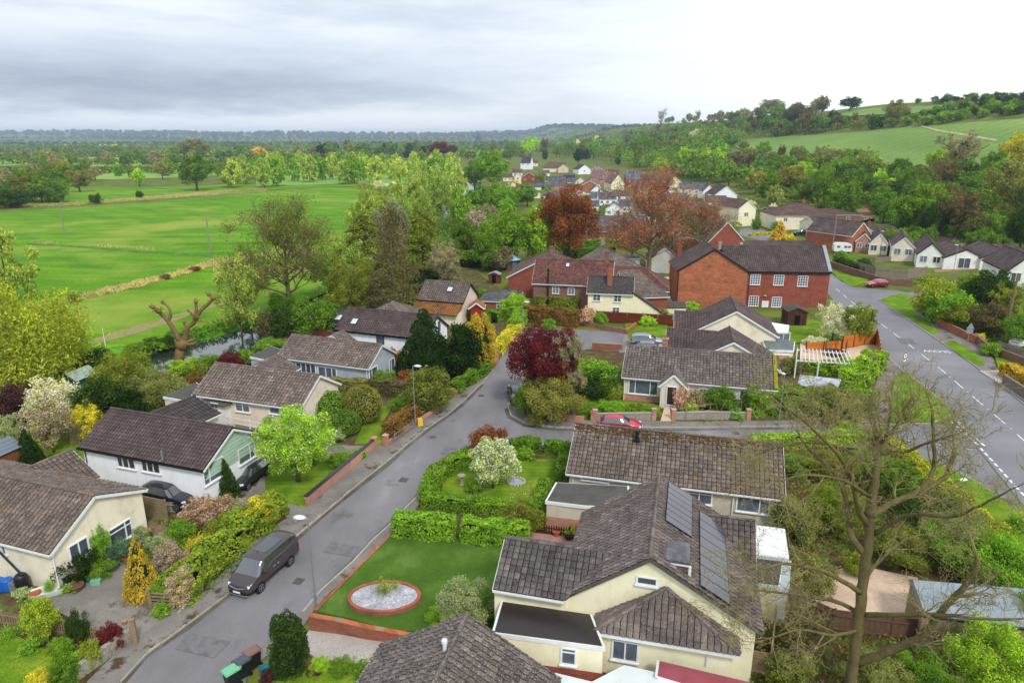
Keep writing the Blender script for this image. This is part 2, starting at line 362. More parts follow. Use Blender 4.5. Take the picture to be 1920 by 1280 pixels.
def ordn(i): return ORD[i] if i < 20 else {20: 'twenty-first', 21: 'twenty-second', 22: 'twenty-third', 23: 'twenty-fourth', 24: 'twenty-fifth', 25: 'twenty-sixth', 26: 'twenty-seventh', 27: 'twenty-eighth', 28: 'twenty-ninth', 29: 'thirtieth'}.get(i, '%dth' % (i + 1))

# ------------------------------------------------------------------ foliage
def np_mesh(name, V, nq, mats, extra=None, quads=True):
 """V: (n*4,3) array of separate quads, plus optional MB geometry as a second material"""
 me = bpy.data.meshes.new(name)
 ev = np.array(extra.v, dtype=np.float32).reshape(-1, 3) if extra and extra.v else np.zeros((0, 3), np.float32)
 ef = extra.f if extra else []
 nv = len(V); me.vertices.add(nv + len(ev)); me.vertices.foreach_set('co', np.concatenate([V, ev]).astype(np.float32).ravel())
 loops = [np.arange(nv)]; tot = [np.full(nq, 4)]
 if ef:
  loops.append(np.array([i + nv for f in ef for i in f])); tot.append(np.array([len(f) for f in ef]))
 loops = np.concatenate(loops).astype(np.int32); tot = np.concatenate(tot).astype(np.int32); st = np.concatenate([[0], np.cumsum(tot)[:-1]]).astype(np.int32)
 me.loops.add(len(loops)); me.loops.foreach_set('vertex_index', loops); me.polygons.add(len(tot)); me.polygons.foreach_set('loop_start', st)
 for m in mats: me.materials.append(m)
 if ef: me.polygons.foreach_set('material_index', np.concatenate([np.zeros(nq), np.ones(len(ef))]).astype(np.int32))
 me.update(calc_edges=True); me.validate(); return me
def leaf_quads(Pt, N, size, asp=.62, jit=.8, rs=None, droop=0):
 n = len(Pt); nn = N + rs.normal(0, jit, (n, 3)); nn /= np.linalg.norm(nn, axis=1, keepdims=True) + 1e-9
 t = rs.normal(0, 1, (n, 3)); t[:, 2] -= droop; t -= nn * (t * nn).sum(1, keepdims=True); t /= np.linalg.norm(t, axis=1, keepdims=True) + 1e-9; b = np.cross(nn, t)
 sz = size * rs.uniform(.65, 1.35, (n, 1))
 V = np.empty((n, 4, 3)); V[:, 0] = Pt + t * sz; V[:, 1] = Pt + b * sz * asp; V[:, 2] = Pt - t * sz; V[:, 3] = Pt - b * sz * asp
 return V.reshape(-1, 3)
def lobes_pts(C, r, n, rs, shell=.28, up=0.0):
 """points on a set of overlapping spheres, those deep inside a neighbour dropped"""
 C = np.array(C); r = np.array(r); m = int(n * 1.9); k = rs.choice(len(C), m, p=r ** 2 / (r ** 2).sum())
 d = rs.normal(0, 1, (m, 3)); d[:, 2] += up; d /= np.linalg.norm(d, axis=1, keepdims=True)
 p = C[k] + d * (r[k] * (1 - shell * rs.uniform(0, 1, m) ** 1.5))[:, None]
 keep = np.ones(m, bool)
 for i in range(len(C)):
  q = np.linalg.norm(p - C[i], axis=1) < r[i] * (1 - shell * 1.15); keep &= ~(q & (k != i))
 p, d = p[keep][:n], d[keep][:n]; return p, d
def ell_lobes(rs, n, cz, rx, rz, lr, inner=.62, zlo=None):
 C, r = [], []
 i = 0
 while len(C) < n and i < n * 12:
  i += 1; d = rs.normal(0, 1, 3); d /= np.linalg.norm(d); k = inner * rs.uniform(.6, 1.12)
  c = np.array((d[0] * rx * k, d[1] * rx * k, cz + d[2] * rz * k))
  if zlo is not None and c[2] < zlo: continue
  C.append(c); r.append(lr * rs.uniform(.65, 1.25))
 C.append(np.array((0, 0, cz))); r.append(min(rx, rz) * .62)
 return C, r
LODN = {0: 26000, 1: 9000, 2: 2600}
LFS = {0: .0115, 1: .019, 2: .036}
def skeleton(rs, h=1.0, spread=.45, trunk=.028, nb=7, z0=.25, depth=3, wob=.12, upw=.45, fan=5, rmin=.0018, bare_trunk=None, thick=1.0):
 """trunk, limbs and twigs in a unit tree; returns tubes and tip points"""
 mb = MB(); tips = []
 def branch(p, d, L, r, lev):
  n = 4 if lev < 2 else 3; pts = [p]; q = p
  for i in range(n):
   d = (d + Vector(rs.normal(0, wob, 3)) + Vector((0, 0, upw * .12))).normalized(); q = q + d * (L / n); pts.append(q)
  rsz = [max(rmin, r * (1 - .72 * i / n)) for i in range(n + 1)]
  mb.tube(pts, rsz, 6 if lev == 0 else (5 if lev == 1 else 3), cap=(lev < 2))
  if lev >= depth: tips.append((pts[-1], d)); tips.append((pts[-2], d)); return
  for i in range(fan):
   k = rs.integers(1, n + 1); a = rs.uniform(0, 6.28); o = d.orthogonal().normalized(); o2 = d.cross(o)
   nd = (d * rs.uniform(.5, .95) + (o * math.cos(a) + o2 * math.sin(a)) * rs.uniform(.45, .85) + Vector((0, 0, upw * .35))).normalized()
   branch(pts[k], nd, L * rs.uniform(.5, .72), max(rmin, r * .42 * thick), lev + 1)
 tp = [Vector((0, 0, 0))]; d = Vector((0, 0, 1)); nt_ = 7; top = h * .82
 for i in range(nt_):
  d = (d + Vector(rs.normal(0, .05, 3))).normalized(); tp.append(Vector((tp[-1].x + d.x * .03, tp[-1].y + d.y * .03, top * (i + 1) / nt_)))
 mb.tube(tp, [trunk * (1.25 if i == 0 else 1) * (1 - .8 * i / nt_) for i in range(nt_ + 1)], 8)
 for i in range(nb):
  f = z0 + (1 - z0) * ((i + rs.uniform(0, .8)) / nb) * .9; a = i * 2.4 + rs.uniform(-.4, .4); z = f * top
  j = min(nt_ - 1, int(f * nt_)); p = tp[j].lerp(tp[j + 1], f * nt_ - j)
  prof = math.sin(math.pi * min(1, .25 + .75 * (1 - f))) * .6 + .4
  el = upw * (.6 + f * .9); dd = Vector((math.cos(a), math.sin(a), el)).normalized()
  branch(p, dd, spread * prof * rs.uniform(.55, .8), trunk * .5 * (1.1 - f * .6), 1)
 return mb, tips
PROTO = {}
def proto(kind, lod, var, mat=None):
 """unit plant: height 1, crown radius .5; returns (crown mesh, trunk mesh or None)"""
 key = (kind, lod, var, mat.name if mat else 'leaf')
 if key in PROTO: return PROTO[key]
 mat = mat or LEAF; rs = np.random.default_rng(sum(map(ord, kind)) * 31 + var * 7 + 1); n = LODN[lod]; s = LFS[lod]; tr = MB(); up = .15; jit = .8; asp = .62
 trunkm = BARK
 if kind == 'tree':
  C, r = ell_lobes(rs, 70, .60, .5, .42, .105, .82); p, d = lobes_pts(C, r, n, rs, .55, .25); jit = 1.0
  if lod < 2: tr = skeleton(rs, .8, .34, .03, 6, .3, 2, fan=3)[0]
  else: tr.tube([(0, 0, 0), (0, 0, .5)], [.03, .018], 5)
 elif kind == 'tall':
  C, r = ell_lobes(rs, 70, .56, .46, .46, .095, .84); p, d = lobes_pts(C, r, n, rs, .55, .2); jit = 1.0; tr.tube([(0, 0, 0), (.01, 0, .3), (0, 0, .7)], [.03, .022, .01], 6)
 elif kind == 'airy':
  C, r = ell_lobes(rs, 70, .57, .5, .46, .075, .86); p, d = lobes_pts(C, r, int(n * .75), rs, .75, .1); jit = 1.4
  sk, tips = skeleton(rs, .95, .42, .02, 9, .2, 2 if lod else 3, fan=3, upw=.9); tr = sk; s *= .85
 elif kind == 'plume':        # upswept pointed crown of a young poplar or willow
  C, r = [], []
  for i in range(60):
   f = rs.uniform(0, 1); w = .46 * (math.sin(math.pi * (f * .8 + .16)) ** .8) * rs.uniform(.3, 1); a = rs.uniform(0, 6.28)
   C.append((w * math.cos(a), w * math.sin(a), .12 + f * .8)); r.append(.09 * rs.uniform(.6, 1.2))
  p, d = lobes_pts(C, r, n, rs, .7, .2); jit = 1.2; tr.tube([(0, 0, 0), (0, 0, .9)], [.018, .004], 5)
 elif kind == 'bush':
  C, r = ell_lobes(rs, 46, .40, .5, .52, .125, .76, .04); p, d = lobes_pts(C, r, n, rs, .55, .3); jit = 1.0; p *= (1 + rs.normal(0, .03, (len(p), 1))); p[:, 2] = np.abs(p[:, 2]); tr.tube([(0, 0, 0), (0, 0, .4)], [.03, .02], 5)
 elif kind == 'ball':
  d = rs.normal(0, 1, (n, 3)); d /= np.linalg.norm(d, axis=1, keepdims=True); w = 1 + .035 * np.sin(d[:, 0] * 7 + var) * np.cos(d[:, 1] * 6) + .02 * np.sin(d[:, 2] * 13)
  p = d * np.array((.5, .5, .56)) * (w * (1 - .07 * rs.uniform(0, 1, n) ** 2))[:, None]; p[:, 2] += .44; k = p[:, 2] > 0; p, d = p[k], d[k]; jit = .55; s *= .8
  tr.lathe((0, 0, 0), [(.28, .02), (.42, .25), (.43, .5), (.3, .83), (.05, .93)], 12)
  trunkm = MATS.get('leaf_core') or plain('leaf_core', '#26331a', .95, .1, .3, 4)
 elif kind == 'cone':
  C, r = [], []
  for i in range(150):
   f = rs.uniform(0, 1) ** 1.2; w = .40 * (1 - f) ** .8 + .01; a = rs.uniform(0, 6.28); C.append((w * math.cos(a), w * math.sin(a), .06 + f * .86)); r.append(.12 * (1 - f * .7) * rs.uniform(.7, 1.15))
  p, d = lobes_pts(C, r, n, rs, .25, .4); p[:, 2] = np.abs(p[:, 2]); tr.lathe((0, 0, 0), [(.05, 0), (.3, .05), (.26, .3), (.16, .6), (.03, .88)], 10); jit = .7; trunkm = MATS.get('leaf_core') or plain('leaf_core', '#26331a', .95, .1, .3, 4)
 elif kind == 'col':
  C, r = [], []
  for i in range(130):
   f = rs.uniform(0, 1); w = .40 * (math.sin(math.pi * (f * .72 + .2)) ** .6); a = rs.uniform(0, 6.28); C.append((w * math.cos(a), w * math.sin(a), .08 + f * .8)); r.append(.10 * rs.uniform(.75, 1.1))
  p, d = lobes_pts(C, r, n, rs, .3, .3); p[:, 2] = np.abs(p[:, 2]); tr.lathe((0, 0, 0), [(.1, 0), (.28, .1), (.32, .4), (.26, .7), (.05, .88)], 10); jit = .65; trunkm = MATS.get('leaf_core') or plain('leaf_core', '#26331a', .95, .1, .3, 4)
 elif kind == 'weep':
  C, r = ell_lobes(rs, 40, .62, .5, .36, .13, .7); p, d = lobes_pts(C, r, n // 3, rs, .3, .3); P2 = [p]; D2 = [d]
  for _ in range(2):
   q = p.copy(); L = rs.uniform(.05, .5, len(p)); q[:, 2] = np.maximum(.02, q[:, 2] - L * (.35 + np.hypot(q[:, 0], q[:, 1]))); q[:, :2] *= (1 + .1 * rs.normal(0, 1, (len(p), 1))) * 1.02
   P2.append(q); D2.append(d * np.array((1, 1, .1)))
  p = np.concatenate(P2); d = np.concatenate(D2); asp = .3; tr.tube([(0, 0, 0), (.02, 0, .3), (0, .01, .7)], [.045, .035, .015], 6); s *= 1.15
 elif kind == 'cedar':
  P2, D2 = [], []
  for i in range(46):
   f = i / 46; z = .16 + .8 * f; L = (.5 * (1 - f) ** .55 + .05) * rs.uniform(.6, 1.05); a = i * 2.4 + rs.uniform(-.4, .4); m = max(20, int(n / 46 * (1.4 - f)))
   t = rs.uniform(.15, 1, m) ** .7; wd = .10 * (1 - .5 * f); off = rs.normal(0, wd, m) * (1.1 - t * .5)
   P2.append(np.stack([L * t * math.cos(a) - off * math.sin(a), L * t * math.sin(a) + off * math.cos(a), z + .05 * t - .09 * t * t + rs.normal(0, .012, m)], 1)); D2.append(np.tile((0, 0, 1.0), (m, 1)))
   tr.tube([(0, 0, z), (L * .9 * math.cos(a), L * .9 * math.sin(a), z - .03)], [.008, .003], 4, cap=False)
  p, d = np.concatenate(P2), np.concatenate(D2); tr.tube([(0, 0, 0), (0, 0, .97)], [.032, .004], 7); jit = .6
 elif kind == 'larch':
  P2, D2 = [], []
  for i in range(90):
   f = i / 90; z = .14 + .84 * f; L = (.5 * (1 - f) ** .8 + .03) * rs.uniform(.55, 1.05); a = i * 2.4 + rs.uniform(-.5, .5); m = max(8, int(n * .30 / 90 * (1.5 - f)))
   t = rs.uniform(.25, 1, m); off = rs.normal(0, .045, m)
   P2.append(np.stack([L * t * math.cos(a) - off * math.sin(a), L * t * math.sin(a) + off * math.cos(a), z + .06 * t - np.abs(rs.normal(0, .035, m))], 1)); D2.append(np.tile((0, 0, .5), (m, 1)))
   tr.tube([(0, 0, z), (L * math.cos(a), L * math.sin(a), z + .04)], [.005, .0018], 3, cap=False)
  p, d = np.concatenate(P2), np.concatenate(D2); tr.tube([(0, 0, 0), (0, 0, .99)], [.022, .003], 7); jit = 1.2; trunkm = BARKL; asp = .45
 elif kind in ('bare', 'bud', 'twiggy'):
  dp = 4 if (lod == 0) else 3
  sk, tips = skeleton(rs, .97, .46, .026, 15, .28, dp, .17, .62, 5 if lod == 0 else 4, .0015 if lod == 0 else .0028); tr = sk; m = {'bare': 1, 'bud': 4 if lod == 0 else 5, 'twiggy': 2 if lod == 0 else 5}[kind]
  m = max(1, int(m * (1 if lod == 0 else 2)))
  tp = np.array([t[0] for t in tips]); td = np.array([t[1] for t in tips]); k = np.repeat(np.arange(len(tp)), m)
  p = tp[k] + rs.normal(0, .022 if kind != 'bare' else .012, (len(k), 3)); d = td[k]; jit = 1.2
  if kind == 'twiggy' or kind == 'bare':
   asp = .09; s = s * (2.4 if lod < 2 else 1.8)
  else: s *= .55 if lod == 0 else .75; asp = .6
  trunkm = BARK if kind == 'twiggy' else BARKL
  if kind == 'bare' or kind == 'twiggy': mat = TWIG if mat is LEAF else mat
 elif kind == 'tuft':          # strap-leaved clump
  P2 = rs.normal(0, .22, (n // 3, 3)); P2[:, 2] = np.abs(rs.normal(.25, .25, n // 3)); p = P2; d = np.stack([p[:, 0], p[:, 1], np.full(len(p), .2)], 1); asp = .16; s *= 2.6; jit = .6; tr.tube([(0, 0, 0), (0, 0, .2)], [.05, .02], 5)
 V = leaf_quads(p, d, s, asp, jit, rs, droop=(1.5 if kind == 'weep' else (-2.5 if kind in ('plume', 'tuft') else 0)))
 if lod == 2 or kind == 'ball':
  cm = np_mesh(kind, V, len(V) // 4, [mat, trunkm], tr); res = (cm, None)
 else:
  res = (np_mesh(kind + '_crown', V, len(V) // 4, [mat]), tr.mesh(kind + '_trunk', trunkm, True))
 PROTO[key] = res; return res
COLS = dict(lime='#8eb730', green='#6a942e', mid='#5f872a', dark='#38552a', deep='#27421f', olive='#727a38', yellow='#c4bd34', gold='#c2a53c', maroon='#6c2338', purple='#4f3040',
   copper='#86503a', redbud='#a86a68', white='#c4c4aa', pink='#c49a98', grey='#8a877c', silver='#94a58c', willow='#98a836', teal='#56786c', rust='#80603e', fresh='#76a630',
   pale='#94ad58', ochre='#84864a', brown='#6b6450', blue='#3a5560', straw='#b5a98e', wood='#66783a', buff='#828858', forest='#608238', ivy='#3f5c2c', mossy='#7d8c34')
COLS['yellowgreen'] = '#93a634'
NAMEK = {'tree': 'deciduous_tree', 'tall': 'deciduous_tree', 'airy': 'young_leaved_tree', 'plume': 'willow_tree', 'bush': 'shrub', 'ball': 'clipped_shrub', 'cone': 'conifer_tree', 'col': 'columnar_conifer', 'weep': 'weeping_willow',
         'cedar': 'cedar_tree', 'larch': 'larch_tree', 'bare': 'bare_tree', 'bud': 'budding_tree', 'twiggy': 'bare_tree', 'tuft': 'strap_leaved_plant'}
GAIN = 1.2
def colr(c, j=.08):
 c = S(COLS.get(c, c)); l = .3 * c[0] + .6 * c[1] + .1 * c[2]; c = ((c[0] + (l - c[0]) * .14) * 1.0, (c[1] + (l - c[1]) * .14) * .96, (c[2] + (l - c[2]) * .08) * .70); k = R.uniform(1 - j, 1 + j) * GAIN; return (min(1, c[0] * k * R.uniform(1 - j * .6, 1 + j * .6)), min(1, c[1] * k), min(1, c[2] * k), 1)
SCR = []
def plant_at(loc, h, w, kind, col, label, cat=None, group=None, mat=None, lod=None, name=None, j=.08, px=None, wy=None):
 dist = math.hypot(loc[0], loc[1]); wp = (px or w * 683 / max(dist, 20))
 if lod is None: lod = 0 if wp > 62 else (1 if wp > 24 else 2)
 v = R.randrange(3); cm, tm = proto(kind, lod, v, mat); LG = 1.22 if lod == 2 else 1; name = name or NAMEK[kind]
 cat = cat or ('shrub' if kind in ('bush', 'ball') else ('plant' if kind == 'tuft' else 'tree')); rz = R.uniform(0, 6.28)
 c = colr(col, j); c = (c[0] * LG, c[1] * LG, c[2] * LG, 1)
 if tm is None:
  o = bpy.data.objects.new(name, cm); COL.objects.link(o); o.color = c
 else:
  o = bpy.data.objects.new(name, None); COL.objects.link(o); o.empty_display_size = .2
  a = bpy.data.objects.new('foliage' if cat == 'shrub' else 'crown', cm); b = bpy.data.objects.new('stem' if cat in ('shrub', 'plant') else 'trunk', tm)
  for q in (a, b): COL.objects.link(q); q.parent = o
  a.color = c; b.color = c
 o.location = loc; o.rotation_euler = (0, 0, rz); o.scale = (w, w if wy is None else wy, h); props(o, label, cat, group)
 return o
def plant(px, base, top, wpx, kind, col, label, **k):
 """px, base: where it stands in the photo; top row and width in photo pixels give its size"""
 g = G(px, base)
 if g is None: return None
 y = g.y; t = PY(px, top, y + .0); h = max(.25, t.z - g.z); w = wpx / F * (y * 1.0 / (CP - (base - 640) / F * SP))
 return plant_at(g, h, w, kind, col, label, px=wpx * .533, **k)
def hedge(pts, h, wd, col, label, leaf=.085, name='hedge', cat='hedge', top=None, mat=None, dens=1.0, world=False, rough=.07, group=None, kind=None, z=None):
 A = [Vector(p) if world else P(*p) for p in pts]; rs = np.random.default_rng(len(label) * 13 + int(abs(A[0].x) * 7))
 z0 = A[0].z if z is None else z; Pt, N = [], []; core = MB()
 for i in range(len(A) - 1):
  p, q = A[i], A[i + 1]; d = (q - p); L = d.length; d.normalize(); nrm = Vector((-d.y, d.x, 0)); area = L * (2 * h + wd) + wd * h * 2
  n = int(area * 1.9 * dens / (leaf * leaf * 1.3)); n = min(n, 60000)
  u = rs.uniform(-.0, 1, n); k = rs.uniform(0, 2 * h + wd, n); s_ = np.zeros((n, 2)); nn = np.zeros((n, 3))
  m1 = k < h; m2 = (k >= h) & (k < 2 * h); m3 = k >= 2 * h
  s_[m1] = np.stack([np.full(m1.sum(), wd / 2), k[m1]], 1); nn[m1] = nrm
  s_[m2] = np.stack([np.full(m2.sum(), -wd / 2), k[m2] - h], 1); nn[m2] = -nrm
  s_[m3] = np.stack([k[m3] - 2 * h - wd / 2, np.full(m3.sum(), h)], 1); nn[m3] = (0, 0, 1)
  x = p.x + d.x * L * u + nrm.x * s_[:, 0]; y = p.y + d.y * L * u + nrm.y * s_[:, 0]; zz = z0 + s_[:, 1]
  wob = rough * (np.sin(x * 2.3 + y * 1.1) + np.cos(y * 2.7 - x) + np.sin(zz * 3 + x * 3.1)) - np.abs(rs.normal(0, .04, n))
  pts_ = np.stack([x, y, zz], 1) + nn * wob[:, None]; Pt.append(pts_); N.append(nn)
  for e, (c, dd) in enumerate(((p, -d), (q, d))):
   if (e == 0 and i > 0) or (e == 1 and i < len(A) - 2): continue
   n = int(wd * h * 1.9 * dens / (leaf * leaf * 1.3)); a = rs.uniform(-wd / 2, wd / 2, n); b = rs.uniform(0, h, n)
   Pt.append(np.stack([c.x + nrm.x * a, c.y + nrm.y * a, z0 + b], 1) + np.array(dd) * .05); N.append(np.tile(tuple(dd), (n, 1)))
  cw = max(.2, wd - .16 - 5 * rough); core.bar((p.x, p.y, z0 + (h - .1 - 2 * rough) / 2), (q.x, q.y, z0 + (h - .1 - 2 * rough) / 2), cw, h - .1 - 2 * rough)
 Pt = np.concatenate(Pt); N = np.concatenate(N).astype(float); c = Vector(((A[0].x + A[-1].x) / 2, (A[0].y + A[-1].y) / 2, z0)); off = np.array(c)
 V = leaf_quads(Pt - off, N, leaf, .62, .6, rs); core.v = [(v[0] - c.x, v[1] - c.y, v[2] - c.z) for v in core.v]
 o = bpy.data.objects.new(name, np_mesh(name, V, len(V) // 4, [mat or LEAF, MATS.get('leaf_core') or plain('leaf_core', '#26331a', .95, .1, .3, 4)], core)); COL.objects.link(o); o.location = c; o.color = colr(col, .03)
 return props(o, label, cat, group, kind)

# ------------------------------------------------------------------ terrain
def terrain():
 def axis(fine0, fine1, st, lo, hi, gr):
  a = list(np.arange(fine0, fine1, st)); x, s = a[-1], st
  while x < hi: s *= gr; x += s; a.append(x)
  x, s = a[0], st; b = []
  while x > lo: s *= gr; x -= s; b.append(x)
  return b[::-1] + a
 xs = axis(-62, 60, 1.5, -14000, 14000, 1.045); ys = axis(40, 150, 1.5, -150, 16000, 1.03)
 V = [(x, y, hgt(x, y)) for y in ys for x in xs]; nx = len(xs)
 Fc = [(j * nx + i, j * nx + i + 1, (j + 1) * nx + i + 1, (j + 1) * nx + i) for j in range(len(ys) - 1) for i in range(nx - 1)]
 me = bpy.data.meshes.new('ground'); me.from_pydata(V, [], Fc); me.polygons.foreach_set('use_smooth', [True] * len(Fc))
 me.materials.append(ground_mat('rough_ground', [(.3, '#4c5224'), (.48, '#5c6828'), (.6, '#6a782e'), (.75, '#766a48')], .12, 3.5, .6, third=('#6d5b41', .35, .58, .72)))
 o = bpy.data.objects.new('ground', me); COL.objects.link(o); props(o, kind='structure')
terrain()
ZL = [0.0]
def zn(base):
 ZL[0] += .0006; return base + (ZL[0] % .02)
def slab(name, pts, z, mat, world=False, kind='structure', label=None, cat=None, z0=-.35):
 A = [(p[0], p[1]) if world else P(*p)[:2] for p in pts]; mb = MB(); mb.prism(A, z0, zn(z)); return solo(mb, name, mat, label, cat, kind=kind)
def drape(name, topc, botc, mat, n=40, m=14, dz=.35, world=False):
 def res(c):
  A = [Vector(q) if world else G(*q) for q in c]; L = [0]
  for i in range(len(A) - 1): L.append(L[-1] + (A[i + 1] - A[i]).length)
  o = []
  for k in range(n + 1):
   t = L[-1] * k / n; i = max(0, min(len(A) - 2, int(np.searchsorted(L, t) - 1))); o.append(A[i].lerp(A[i + 1], (t - L[i]) / max(1e-6, L[i + 1] - L[i])))
  return o
 a, b = res(topc), res(botc); mb = MB(); vs = []
 for j in range(m + 1):
  for i in range(n + 1):
   q = a[i].lerp(b[i], j / m); vs.append((q.x, q.y, hgt(q.x, q.y) + dz))
 mb.add(vs, [(j * (n + 1) + i, (j + 1) * (n + 1) + i, (j + 1) * (n + 1) + i + 1, j * (n + 1) + i + 1) for j in range(m) for i in range(n)])
 o = mb.build(name, mat, smooth=True); o['kind'] = 'structure'; return o
MEADOW = ground_mat('meadow_grass', [(.3, '#45720a'), (.45, '#52820d'), (.56, '#5f8c12'), (.7, '#759a20')], .06, 1.6, .6, (.6, 3, 1), third=('#87983a', .02, .5, .66))
LAWN = ground_mat('lawn_grass', [(.3, '#4a6a14'), (.5, '#617f1a'), (.66, '#7c9028'), (.78, '#92923c')], .6, 9, .75)
LAWNV = ground_mat('verge_grass', [(.3, '#4b7010'), (.55, '#648616'), (.75, '#83982a')], .6, 9, .6)
LAWNA = ground_mat('artificial_turf', [(.3, '#3c591c'), (.5, '#4a6822'), (.7, '#647e3a')], .3, 12, .6)
ROAD = ground_mat('asphalt', [(.3, '#6a686b'), (.45, '#777578'), (.6, '#807e82'), (.72, '#8e8c90')], .22, 26, .5, (1, .45, 1), rough=.8, bmp=.006, third=('#625f5c', .35, .58, .72))
ROADM = ground_mat('main_asphalt', [(.3, '#727176'), (.5, '#7d7c81'), (.7, '#8b8a8f')], .12, 26, .45, (.5, 1, 1), rough=.8, bmp=.004)
PAVE = ground_mat('pavement_asphalt', [(.3, '#6a645e'), (.5, '#7d7873'), (.7, '#8b8681')], .5, 16, .45, rough=.9, bmp=.006, third=('#4f4030', .8, .56, .66))
DRIVE = ground_mat('drive_asphalt', [(.3, '#6f6a64'), (.55, '#858079'), (.75, '#938d86')], .4, 14, .45, rough=.9, bmp=.006, third=('#4a3a2b', .5, .58, .7))
SOIL = ground_mat('garden_soil', [(.3, '#4c3b2a'), (.5, '#5f4d36'), (.62, '#54702a'), (.75, '#668a30')], .9, 8, .6)
GRAVEL = ground_mat('white_gravel', [(.3, '#85868e'), (.5, '#a9aab2'), (.75, '#d2d2d8')], 1.5, 22, .9, bmp=.03)
PAVING = ground_mat('block_paving', [(.3, '#a29a94'), (.7, '#b8b0a9')], .5, 9, .4)
PATIO = ground_mat('patio_slabs', [(.3, '#c0a68f'), (.7, '#d3bba4')], .5, 3, .25)
CROP = ground_mat('crop_field', [(.3, '#64823c'), (.5, '#739046'), (.7, '#8c9e58')], .02, .5, .35, (1, .25, 1))
FIELD2 = ground_mat('far_field', [(.3, '#688c3c'), (.6, '#84a44c')], .012, .2, .3)
REED = ground_mat('dry_reed', [(.3, '#a08a60'), (.7, '#c2ac82')], .2, 3, .6)
DIRT = ground_mat('bare_track', [(.3, '#7f8048'), (.5, '#93885f'), (.62, '#76862e'), (.75, '#6a8420')], .5, 5, .5)

# ------------------------------------------------------------------ buildings
def tile_plane(mb, pts, w=.32, hc=.32, amp=.028, lift=.055, K=4, mi=0, slab_mi=1, stag=False):
 """a roof slope laid in courses of single tiles; pts[0]->pts[1] is the eave"""
 p = [Vector(q) for q in pts]; e = (p[1] - p[0]).normalized(); n = None
 for q in p[2:]:
  c = e.cross(q - p[0])
  if c.length > 1e-3: n = c.normalized(); break
 if n.z < 0: n = -n
 t = n.cross(e)
 if t.z < 0: t = -t
 T = [((q - p[0]).dot(e), (q - p[0]).dot(t)) for q in p]; H = max(q[1] for q in T); m = len(T)
 def rng(h):
  xs = []
  for i in range(m):
   a, b = T[i], T[(i + 1) % m]
   if abs(a[1] - b[1]) < 1e-6:
    if abs(a[1] - h) < 1e-4: xs += [a[0], b[0]]
    continue
   k = (h - a[1]) / (b[1] - a[1])
   if -1e-6 <= k <= 1 + 1e-6: xs.append(a[0] + (b[0] - a[0]) * k)
  return (min(xs), max(xs)) if xs else None
 nc = max(1, round(H / hc)); hh = H / nc; s0, s1 = min(q[0] for q in T), max(q[0] for q in T)
 for c in range(nc):
  ra, rb = rng(max(1e-4, c * hh)), rng(min(H - 1e-4, (c + 1) * hh))
  if not ra or not rb: continue
  x = s0 - (w / 2 if stag and c % 2 else 0)
  while x < s1:
   gp = .022 if K > 1 else 0; a0, a1 = max(x + gp, ra[0]), min(x + w - gp, ra[1]); b0, b1 = max(x + gp, rb[0]), min(x + w - gp, rb[1])
   if a1 - a0 > .02 or b1 - b0 > .02:
    a1, b1 = max(a0, a1), max(b0, b1)
    if a1 - a0 < .02: a0 = a1 = min(max(x + w / 2, ra[0]), ra[1])
    if b1 - b0 < .02: b0 = b1 = min(max(x + w / 2, rb[0]), rb[1])
    vs = []; jl = R.uniform(-.006, .01)
    for i in range(K + 1):
     z = amp * math.sin(math.pi * i / K) if K > 1 else 0
     f = i / K; vs.append(p[0] + e * (a0 + (a1 - a0) * f) + t * (c * hh - .02) + n * (z + lift + jl + .012))
    for i in range(K + 1):
     z = amp * math.sin(math.pi * i / K) ** 2 if K > 1 else 0
     f = i / K; vs.append(p[0] + e * (b0 + (b1 - b0) * f) + t * ((c + 1) * hh) + n * (z + .012))
    mb.add(vs, [(i, i + 1, K + 2 + i, K + 1 + i) for i in range(K)], mi)
   x += w
 q = [v + n * .004 for v in p]; d = [v - n * .07 for v in p]; k = len(q)
 fs = [tuple(range(k)), tuple(range(k, 2 * k))[::-1]] + [(i, (i + 1) % k, k + (i + 1) % k, k + i) for i in range(k)]
 mb.add(q + d, fs, slab_mi)
def house(name, label, cat, at, group=None, z=0):
 H = thing(name, label, cat, (at[0], at[1], z), group); H['_w'] = 0; del H['_w']; return H
class Blk: pass
